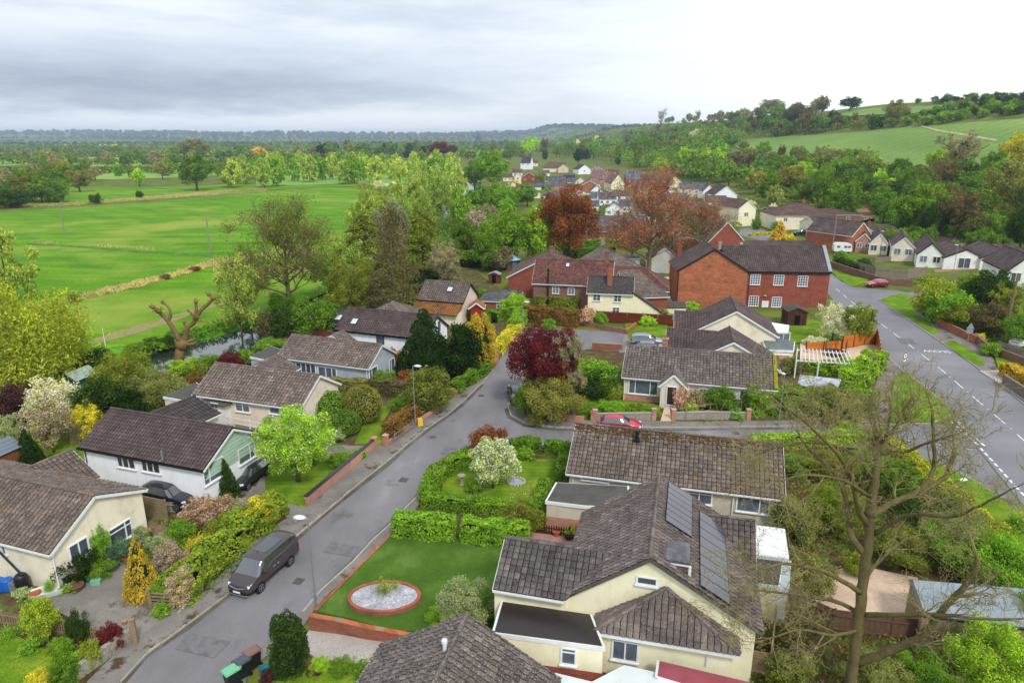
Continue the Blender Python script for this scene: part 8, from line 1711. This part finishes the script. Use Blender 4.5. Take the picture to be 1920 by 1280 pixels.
wood([(960, 372), (1100, 395), (1180, 380), (1270, 375), (1300, 400), (1420, 440), (1480, 455), (1500, 440), (1440, 380), (1300, 345), (1180, 345), (1000, 335), (950, 350)], 18, (3, 5.5), (.9, 1.3), [('bush', 'green', 3, 'small green garden bush'), ('bush', 'mid', 2, 'small dark green garden bush'), ('bush', 'yellow', .7, 'small yellow garden bush'), ('bush', 'white', .6, 'small white blossoming bush', LEAF_W)], 'among village houses', 'garden shrubs among the village houses', (), 17, .5)
wood([(1640, 470), (1740, 480), (1900, 482), (1920, 470), (1800, 440), (1660, 430)], 16, (3, 6), (.9, 1.3), [('bush', 'forest', 3, 'green bank bush'), ('bush', 'green', 2, 'bright bank bush')], 'behind the gabled bungalows', 'bushes behind the gabled bungalows', (), 18, .5)
for ln in '''370 358 292 70 tree forest|big round green tree at the far edge of the meadow
118 376 330 28 tall green|slim light green tree at the meadow edge
60 378 322 80 bush olive|olive tangled thicket at the left meadow edge
20 390 350 70 bush dark|dark thicket in the far left meadow corner
262 350 312 28 tall lime|lone bright lime tree in the hedge beyond the meadow
110 350 305 56 tree mossy|mossy yellow oak beyond the meadow
150 360 318 50 tree buff|buff leafless oak beside the mossy yellow one
370 296 262 60 tree buff|pinkish buff oak far out on the plain
303 308 280 38 tree grey|pale grey bare tree on the plain
485 300 276 28 tree gold|golden brown round tree on the plain
828 300 268 50 tree maroon|round dark red beech on the far village edge
897 268 249 15 cone blue|dark blue green conifer breaking the horizon
765 300 282 22 tree deep|dark evergreen behind the willow rows
735 292 276 20 tree blue|dark bluish evergreen behind the willow rows
995 292 258 40 tree lime|bright lime tree at the start of the hill wood
1084 308 280 24 tree deep|nearly black evergreen above the village roofs
1240 332 298 34 tree yellowgreen|round yellow green tree above the terrace
1330 330 280 60 tree lime|brilliant lime green twin tree on the wooded slope
1205 300 255 60 tree mid|green ivy covered tree on the skyline of the village wood
1593 209 182 38 tree dark|lone round dark oak on the hill skyline
1446 216 186 44 tree mossy|yellow crowned round oak on the hill skyline
1495 236 194 50 tree brown|brown domed leafless tree on the hill skyline
1675 238 189 44 tree buff|brown ivy clad tree between the hill fields
1745 190 163 38 bare grey|lone bare tree standing on the hill crest
1240 240 210 26 bare grey|thin bare tree at the left of the hill skyline
1548 330 280 50 tree buff|round buff tree at the lower edge of the hill field
1624 330 278 44 airy pale|pale leafed tree at the lower edge of the hill field
1790 345 262 90 twiggy grey|wide bare oak at the lower edge of the hill field
1890 420 300 100 tree buff|tall buff tree near the right edge of the slope
1905 330 250 80 tree yellow|bright yellow green tree at the right edge above the slope
1850 400 340 110 tree lime|large lime green dome on the eastern slope
1735 410 350 80 tree yellowgreen|yellow green tree in the middle of the eastern slope
1480 372 310 55 tree ochre|ochre green tree above the stone hut
1795 420 370 70 bush dark|dark bush under the large lime dome
1815 450 412 60 bush fresh|rounded fresh bush on the grass bank
1420 330 300 40 bush white W|white blossoming tree on the wooded slope
1775 405 375 50 twiggy brown|brown twiggy bush beside the grass bank
905 330 296 40 bush mid|rounded green tree behind the chestnut
1015 345 318 26 bush ochre|ochre cedar in front of the thatched house
964 350 336 26 bush yellow|bright yellow shrub beside the slate roofed cream house
1025 368 348 22 bush green|round green shrub among the hipped bungalows
680 356 338 20 bush grey P|pale pink blossoming bush at the meadow end
710 356 336 26 bush white W|white blossoming bush at the meadow end
740 356 340 40 bush white W|long white blossoming thicket at the meadow end
180 382 360 26 bush ivy|dark bush standing in the dry reeds
262 372 356 16 bush ivy|small dark bush in the dry reeds
140 567 548 24 bush brown|brown bramble at the end of the reed bank
310 524 512 20 bush brown|small bramble on the reed bank
365 508 498 26 bush copper|russet clump on the reed bank
'''.strip().split('\n'):
 a, lb = ln.split('|'); a = a.split(); px, bs, tp, w = map(float, a[:4]); plant(px, bs, tp, w * 1.05, a[4], a[5], lb, mat=MM.get(a[6]) if len(a) > 6 else None)

# ------------------------------------------------------------------ the pollarded tree by the river and the big bare tree
def limb_tree(name, label, base, limbs, trunkr, mat, twigs, seed, tw_len, knob=False, sub=3, cat='tree', nsub=7, leafcol=None, thin=.0045):
 T = thing(name, label, cat, base); r = random.Random(seed); mb = MB(); tw = MB(); tips = []
 def grow(p, d, L, rr, lev):
  n = 5 if lev == 0 else 4; pts = [p]; q = p; kink = .16 + .05 * lev
  for i in range(n):
   d = (d + Vector((r.gauss(0, kink), r.gauss(0, kink), r.gauss(0, kink * .8) + .05))).normalized(); q = q + d * L / n; pts.append(q)
  rs = [max(thin, rr * (1 - .8 * i / n)) for i in range(n + 1)]; tw.tube(pts, rs, 5 if lev < 2 else 3, cap=False)
  if lev >= sub: tips.append(pts[-1]); return
  for i in range(4 if lev < sub - 1 else 3):
   k = r.randint(1, n); o = d.orthogonal().normalized(); a = r.uniform(0, 6.28); s = o * math.cos(a) + d.cross(o) * math.sin(a)
   grow(pts[k], (d * r.uniform(.5, 1) + s * r.uniform(.4, .9)).normalized(), L * r.uniform(.45, .75), max(thin, rr * .45), lev + 1)
 for li, (pts, r0, r1, ns) in enumerate(limbs):
  pts = [Vector(q) for q in pts]; P2 = []
  for i in range(len(pts) - 1):
   for k in range(4):
    t = k / 4; a, b, c, e = pts[max(0, i - 1)], pts[i], pts[i + 1], pts[min(len(pts) - 1, i + 2)]
    P2.append(.5 * ((2 * b) + (c - a) * t + (2 * a - 5 * b + 4 * c - e) * t * t + (3 * b - a - 3 * c + e) * t ** 3))
  P2.append(pts[-1]); n = len(P2); R_ = [r0 + (r1 - r0) * (i / (n - 1)) for i in range(n)]; R_ = [x * (1 + r.uniform(-.06, .06)) for x in R_]; m2 = MB(); m2.tube([q + Vector((r.gauss(0, .02), r.gauss(0, .02), 0)) * (i > 0) for i, q in enumerate(P2)], R_, 10)
  if knob:
   e = P2[-1]; m2.lathe((e.x, e.y, e.z), [(r1 * .9, -r1 * 1.4), (r1 * 1.7, -.05), (r1 * 1.5, r1), (r1 * .6, r1 * 1.6)], 8)
   for _ in range(5): dd = Vector((r.gauss(0, 1), r.gauss(0, 1), abs(r.gauss(0, .8)))).normalized(); m2.tube([e, e + dd * r1 * 3.4], [r1 * .6, r1 * .25], 6)
  m2.build('trunk' if li == 0 else 'limb', mat, T, True)
  for _ in range(ns):
   k = r.randint(max(1, int(n * .25)), n - 1); d0 = (P2[min(k + 1, n - 1)] - P2[k - 1]).normalized(); o = d0.orthogonal().normalized(); a = r.uniform(0, 6.28); s = o * math.cos(a) + d0.cross(o) * math.sin(a)
   grow(P2[k], (d0 * .6 + s * .8 + Vector((0, 0, .2))).normalized(), tw_len * r.uniform(.6, 1.2), min(.06, max(.02, R_[k] * .45)), 0)
  if ns: grow(P2[-1], (P2[-1] - P2[-2]).normalized(), tw_len, r1 * .9, 0)
 if tw.v: tw.build('twigs', twigs or mat, T)
 if leafcol and tips:
  rs = np.random.default_rng(seed); A = np.array([tuple(t - Vector(base)) for t in tips]); k = rs.choice(len(A), len(A) // 2); Pq = A[k] + rs.normal(0, .05, (len(k), 3)); V = leaf_quads(Pq, rs.normal(0, 1, (len(k), 3)), .035, .6, 1, rs); o = bpy.data.objects.new('buds', np_mesh('buds', V, len(V) // 4, [LEAF])); COL.objects.link(o); o.parent = T; o.color = colr(leafcol)
 return T
yb = P(338, 690).y; q = lambda x, y, dy=0: PY(x, y, yb + dy)
pb = G(332, 692)
limb_tree('pollarded_tree', 'knobbly pollarded ochre tree with five bare stumps above the river', pb, [
 ([pb, q(335, 675), q(338, 655), q(341, 646)], .62, .5, 0), ([q(341, 648), q(330, 625), q(318, 605), q(306, 592), q(297, 583, -.5)], .36, .2, 0), ([q(297, 583, -.5), q(292, 579, -.8), q(287, 576, -1)], .2, .16, 0),
 ([q(316, 602), q(320, 588), q(316, 575, .4), q(305, 567, .8)], .2, .13, 0), ([q(341, 648), q(348, 630), q(351, 614), q(362, 606), q(368, 594)], .38, .24, 0), ([q(368, 596), q(378, 580), q(390, 570), q(400, 559)], .24, .18, 0),
 ([q(366, 592), q(368, 578), q(367, 566)], .2, .15, 0), ([q(400, 560), q(396, 556), q(391, 552)], .17, .14, 0), ([q(368, 602), q(380, 602), q(390, 606)], .1, .05, 0), ([q(366, 594), q(358, 586), q(353, 583)], .12, .08, 0), ([q(350, 616), q(346, 608), q(346, 604)], .16, .12, 0)], .6, BARKO, None, 5, 1, True)
D0 = 27.4; Q = lambda x, y, dy=0: PY(x, y, D0 + dy)
bt = Vector((*PY(1590, 1335, D0)[:2], 0)); BK = plain('bark_lichen', '#6c6242', .95, .1, .5, 1.6, c2='#3b3422', bmp=.05, fine=14)
limb_tree('bare_tree', 'huge leafless tree with lichened trunk spreading over the lower right corner', bt, [
 ([bt, Q(1596, 1280), Q(1605, 1197), Q(1614, 1137), Q(1620, 1078, .2), Q(1628, 1019, .3), Q(1630, 965, .4)], .28, .21, 0),
 ([Q(1630, 968, .4), Q(1638, 920, .7), Q(1644, 870, 1.0), Q(1645, 835, 1.2), Q(1641, 806, 1.4)], .24, .08, 10),
 ([Q(1608, 1241), Q(1660, 1222, -.8), Q(1720, 1197, -1.5), Q(1765, 1146, -2), Q(1815, 1093, -2.2), Q(1833, 1060, -2.2), Q(1827, 1033, -2.1)], .22, .08, 6),
 ([Q(1622, 1152), Q(1680, 1152, -1), Q(1768, 1152, -2.2), Q(1850, 1160, -3), Q(1925, 1158, -3.6)], .13, .035, 8),
 ([Q(1614, 1110), Q(1566, 1081, -.8), Q(1519, 1063, -1.5), Q(1459, 1057, -2.2), Q(1400, 1078, -3)], .13, .035, 9),
 ([Q(1616, 1152), Q(1578, 1131, .6), Q(1527, 1120, 1.2), Q(1459, 1110, 2), Q(1406, 1105, 2.6)], .12, .035, 8),
 ([Q(1624, 1040, .3), Q(1598, 1008, .6), Q(1590, 960, 1.2), Q(1575, 900, 1.8), Q(1551, 873, 2.2), Q(1516, 840, 2.8), Q(1495, 808, 3.2)], .17, .045, 10),
 ([Q(1628, 985, .4), Q(1608, 950, 0), Q(1598, 900, -.5), Q(1570, 850, -1), Q(1520, 800, -1.6), Q(1480, 770, -2.2)], .16, .03, 10),
 ([Q(1630, 970, .4), Q(1667, 945, .8), Q(1726, 921, 1.5), Q(1765, 900, 2), Q(1779, 884, 2.2), Q(1790, 848, 2.4)], .17, .09, 7),
 ([Q(1726, 921, 1.5), Q(1745, 890, 1.8), Q(1752, 865, 2), Q(1750, 820, 2.3), Q(1749, 775, 2.4)], .11, .07, 6),
 ([Q(1640, 1000, .3), Q(1706, 965, -1), Q(1786, 968, -2.2), Q(1839, 947, -3), Q(1893, 918, -3.8)], .11, .03, 8),
 ([Q(1645, 845, 1.2), Q(1671, 813, 1.6), Q(1687, 786, 1.8)], .1, .07, 5), ([Q(1646, 842, 1.2), Q(1662, 815, 1.0), Q(1671, 775, .8)], .09, .05, 5), ([Q(1645, 850, 1.1), Q(1700, 845, .4), Q(1750, 826, -.4), Q(1790, 815, -1)], .09, .03, 7),
 ([Q(1610, 1180), Q(1560, 1190, -1), Q(1500, 1180, -1.8), Q(1430, 1200, -2.6)], .09, .03, 7), ([Q(1618, 1090), Q(1650, 1050, 1.5), Q(1700, 1010, 3), Q(1740, 1000, 4)], .1, .03, 7),
 ([Q(1640, 900, .8), Q(1600, 850, 1.4), Q(1540, 830, 2), Q(1470, 835, 2.6), Q(1400, 860, 3)], .09, .02, 8), ([Q(1630, 930, .5), Q(1580, 900, -1.4), Q(1510, 890, -2.4), Q(1450, 905, -3)], .08, .02, 7)], .5, BK, plain('pale_twigs', '#8a8058', .95, .1, .3, 2), 11, 1.75, False, 3, leafcol='mossy', thin=.008)

# ------------------------------------------------------------------ ground cover nobody could count, far woods, hills
def cover(name, label, areas, size, col, seed, h=.25, cat=None, mat=None, droop=-1.5, asp=.35, n=None, jit=.8):
 rs = np.random.default_rng(seed); Ps = []
 for (poly, dens) in areas:
  A = [P(*q)[:2] for q in poly]; ax = [a[0] for a in A]; ay = [a[1] for a in A]; area = (max(ax) - min(ax)) * (max(ay) - min(ay)); k = int(min(60000, area * dens)); x = rs.uniform(min(ax), max(ax), k); y = rs.uniform(min(ay), max(ay), k)
  c = np.zeros(k, bool); j = len(A) - 1
  for i in range(len(A)):
   yi, yj, xi, xj = A[i][1], A[j][1], A[i][0], A[j][0]
   if yi != yj: c ^= ((yi > y) != (yj > y)) & (x < (xj - xi) * (y - yi) / (yj - yi) + xi)
   j = i
  Ps.append(np.stack([x[c], y[c], rs.uniform(.1, .1 + h, c.sum()) * (.5 + .5 * np.sin(x[c] * 1.7) * np.cos(y[c] * 1.3)) + .1], 1))
 Pt = np.concatenate(Ps); N = np.tile((0, 0, .6), (len(Pt), 1)); V = leaf_quads(Pt, N, size, asp, jit, rs, droop); o = bpy.data.objects.new(name, np_mesh(name, V, len(V) // 4, [mat or LEAF])); COL.objects.link(o); o.color = colr(col, 0); props(o, label, cat, kind='stuff')
cover('border_plants', 'low mixed leafy growth covering the left hand garden beds', [([(265, 990), (350, 975), (440, 985), (520, 965), (430, 1050), (340, 1130), (300, 1120), (270, 1040)], 60), ([(20, 1190), (120, 1200), (230, 1215), (150, 1280), (100, 1225)], 50), ([(330, 1145), (430, 1060), (520, 985), (530, 990), (440, 1075), (345, 1160)], 40), ([(150, 900), (60, 860), (0, 870), (0, 780), (160, 760), (250, 800)], 25), ([(560, 850), (660, 850), (600, 820), (560, 800)], 30)], .11, 'green', 21)
cover('wild_undergrowth', 'tangled undergrowth under the leafless tree', [([(1480, 860), (1640, 850), (1700, 900), (1850, 1060), (1700, 1050), (1600, 1040), (1480, 1060), (1470, 950)], 40), ([(1400, 1150), (1560, 1190), (1900, 1210), (1900, 1400), (1400, 1400)], 45)], .12, 'olive', 22, .3)
cover('flower_border', 'low flowering border plants in front of the long bungalow', [([(1095, 775), (1240, 772), (1240, 786), (1100, 788)], 45), ([(1262, 778), (1400, 775), (1400, 786), (1262, 787)], 45), ([(985, 790), (1100, 790), (1095, 780), (1000, 775)], 30), ([(590, 1258), (720, 1262), (700, 1235), (610, 1235)], 60), ([(905, 980), (1000, 985), (1000, 1000), (880, 990)], 40)], .1, 'fresh', 23)
cover('lawn_weeds', 'daisies and long grass under the white blossoming tree', [([(860, 930), (900, 905), (1000, 915), (1005, 950), (940, 960)], 70)], .05, 'white', 24, .12)
cover('bank_plants', 'rank green plants along both river banks', [([(230, 680), (300, 640), (400, 608), (490, 588), (500, 600), (430, 620), (370, 636), (290, 664)], 16), ([(320, 742), (400, 695), (480, 662), (600, 628), (600, 645), (450, 702), (330, 748)], 12)], .3, 'mid', 25, .8)
cover('scrub_floor', 'rough scrub and bramble covering the ground beside the upstream river', [([(600, 640), (780, 600), (860, 500), (900, 400), (860, 380), (800, 440), (700, 530), (620, 590)], 5), ([(0, 830), (160, 790), (330, 740), (330, 690), (200, 690), (0, 740)], 10)], .35, 'forest', 26, .9)
cover('garden_foliage', 'mixed shrubbery filling the gardens behind the curving wall', [([(1725, 585), (1730, 540), (1920, 540), (1920, 670), (1850, 650), (1790, 620)], 8), ([(1560, 500), (1640, 520), (1640, 500), (1570, 480)], 10)], .25, 'forest', 27, .8)
cover('reeds', 'pale dry reeds along the ditches of the meadow', [([(150, 556), (230, 536), (330, 512), (400, 490), (480, 480), (600, 472), (600, 480), (480, 488), (400, 500), (330, 520), (235, 546), (150, 563)], 26), ([(-40, 388), (130, 381), (260, 371), (400, 361), (500, 354), (500, 360), (300, 374), (150, 385), (-40, 393)], 7), ([(60, 455), (110, 457), (110, 460), (60, 458)], 8), ([(180, 460), (290, 468), (290, 472), (180, 464)], 6), ([(400, 498), (600, 500), (600, 508), (400, 520)], 14)], .42, 'straw', 31, .5, droop=-4, asp=.14)
def canopy(name, label, poly, n, hh, size, col, seed):
 r = random.Random(seed); rs = np.random.default_rng(seed); xs = [p[0] for p in poly]; ys = [p[1] for p in poly]; C, q = [], []
 while len(C) < n:
  x, y = r.uniform(min(xs), max(xs)), r.uniform(min(ys), max(ys))
  if not inpoly(x, y, poly): continue
  g = G(x, y)
  if g is None: continue
  rr = r.uniform(*hh); C.append((g.x, g.y, g.z + rr * .5)); q.append(rr)
 C, q = np.array(C), np.array(q); m = n * 90; k = rs.integers(0, n, m); d = rs.normal(0, 1, (m, 3)); d[:, 2] = np.abs(d[:, 2]) + .1; d /= np.linalg.norm(d, axis=1, keepdims=True); p = C[k] + d * (q[k] * rs.uniform(.8, 1.05, m))[:, None]
 V = leaf_quads(p, d, size, .65, .8, rs); o = bpy.data.objects.new(name, np_mesh(name, V, len(V) // 4, [LEAF])); COL.objects.link(o); o.color = colr(col, 0); props(o, label, kind='stuff')
canopy('hillside_scrub', 'continuous low scrub filling the slope below the hill field', [(1330, 300), (1400, 288), (1460, 298), (1560, 308), (1700, 326), (1920, 352), (1920, 440), (1830, 430), (1700, 415), (1640, 392), (1560, 400), (1440, 384), (1350, 345)], 420, (2, 4.5), .45, 'wood', 71)
canopy('woodland_understorey', 'dense understorey of the wood above the village', [(960, 290), (1130, 302), (1190, 315), (1290, 336), (1350, 348), (1350, 290), (1392, 268), (1330, 244), (1240, 240), (1100, 256), (1000, 268), (950, 280)], 1000, (5, 11), .9, 'forest', 72)
canopy('hilltop_scrub', 'hedgerow scrub along the top of the hill field', [(1250, 250), (1390, 262), (1480, 256), (1600, 248), (1735, 238), (1740, 232), (1640, 236), (1550, 226), (1450, 226), (1330, 234), (1240, 242)], 200, (3, 6), .7, 'wood', 73)
canopy('village_gardens', 'mixed low garden growth filling the plots of the far village', [(950, 345), (1000, 335), (1180, 345), (1300, 350), (1420, 372), (1440, 395), (1400, 430), (1300, 440), (1180, 452), (1100, 420), (960, 380)], 190, (.8, 2.0), .25, 'wood', 75)
canopy('river_thicket', 'tangled thicket beside the upstream river', [(600, 600), (640, 520), (740, 470), (830, 400), (860, 360), (900, 370), (890, 450), (850, 530), (780, 600), (700, 620)], 120, (1, 2.6), .25, 'wood', 74)
def mass(name, label, line, h, depth, n, size, col, seed, kind='stuff', mat=None):
 rs = np.random.default_rng(seed); A = [Vector((*p, 0)) for p in line]; L = [0]
 for i in range(len(A) - 1): L.append(L[-1] + (A[i + 1] - A[i]).length)
 C, r = [], []; k = int(L[-1] / (h * .55))
 for i in range(k):
  t = L[-1] * (i + rs.uniform(0, 1)) / k; j = max(0, min(len(A) - 2, int(np.searchsorted(L, t)) - 1)); q = A[j].lerp(A[j + 1], (t - L[j]) / (L[j + 1] - L[j])); dy = rs.uniform(-depth / 2, depth / 2); rr = h * rs.uniform(.35, .6)
  C.append((q.x + rs.uniform(-h, h) * .3, q.y + dy, hgt(q.x, q.y + dy) + rr * .75)); r.append(rr)
 p, d = lobes_pts(C, r, n, rs, .15, .5) if k < 600 else (np.array(C)[rs.integers(0, k, n)] + rs.normal(0, h * .28, (n, 3)), np.tile((0, -.3, 1), (n, 1)))
 V = leaf_quads(p, d.astype(float), size, .7, .6, rs); o = bpy.data.objects.new(name, np_mesh(name, V, len(V) // 4, [mat or LEAF])); COL.objects.link(o); o.color = colr(col, 0); props(o, label, kind=kind)
def W_(px, D): return ((px - 960) / F * D * 1.04, D)
for i, (D, h, col, n, a, b_) in enumerate(((560, 6, 'wood', 5000, -40, 520), (760, 8, 'forest', 7000, -60, 700), (1000, 9, 'wood', 8000, -60, 980), (1350, 10, 'forest', 9000, -80, 1040), (1800, 12, 'forest', 10000, -100, 1100), (2500, 14, 'dark', 11000, -150, 1200), (3400, 18, 'forest', 12000, -200, 1250), (4600, 24, 'dark', 13000, -300, 1300))):
 line = [W_(a + (b_ - a) * t / 14, D * (1 + .05 * math.sin(t * 1.7 + i))) for t in range(15)]; mass('distant_woodland', 'distant hedgerow woodland line crossing the plain, %s line from the meadow' % ordn(i), line, h, D * .012, n, h * .16, col, 40 + i)
for i, (D, h, z, col) in enumerate(((6200, 34, 0, 'dark'), (7600, 36, 0, 'deep'))):
 line = [W_(-500 + 1900 * t / 20, D) for t in range(21)]; mass('distant_woodland', 'wooded %s ridge closing the horizon' % ('nearer', 'farthest')[i], line, h, 500, 26000, h * .3, col, 60 + i)
drape('scrub_ground', [(1395, 286), (1460, 296), (1560, 306), (1700, 324), (1800, 334), (1920, 348), (2150, 372)], [(1440, 395), (1560, 400), (1650, 425), (1750, 450), (1850, 470), (1920, 480), (2100, 520)], ground_mat('scrub_slope', [(.3, '#3c4a20'), (.5, '#4f6428'), (.65, '#6b8a30'), (.78, '#8a7a54')], .05, .8, .6), 40, 12, .12)
drape('earth_scar', [(1640, 368), (1655, 372), (1668, 380)], [(1600, 402), (1618, 410), (1640, 408)], plain('bare_earth', '#9a7a5c', .95, .1, .3, .3, c2='#6d5a40'), 12, 6, .3)

# ------------------------------------------------------------------ air
def haze():
 m = bpy.data.materials.new('haze_air'); m.use_nodes = True; nt = m.node_tree; nt.nodes.clear(); o = nt.nodes.new('ShaderNodeOutputMaterial'); v = nt.nodes.new('ShaderNodeVolumePrincipled')
 v.inputs['Color'].default_value = (.66, .82, 1.0, 1); v.inputs['Density'].default_value = 1.25e-4; v.inputs['Anisotropy'].default_value = .1; nt.links.new(v.outputs[0], o.inputs['Volume'])
 mb = MB(); mb.box((0, 4200, 52), (17000, 8900, 110)); ob = mb.build('haze', m); ob['kind'] = 'stuff'; ob['label'] = 'thin blue air over the plain'
haze()
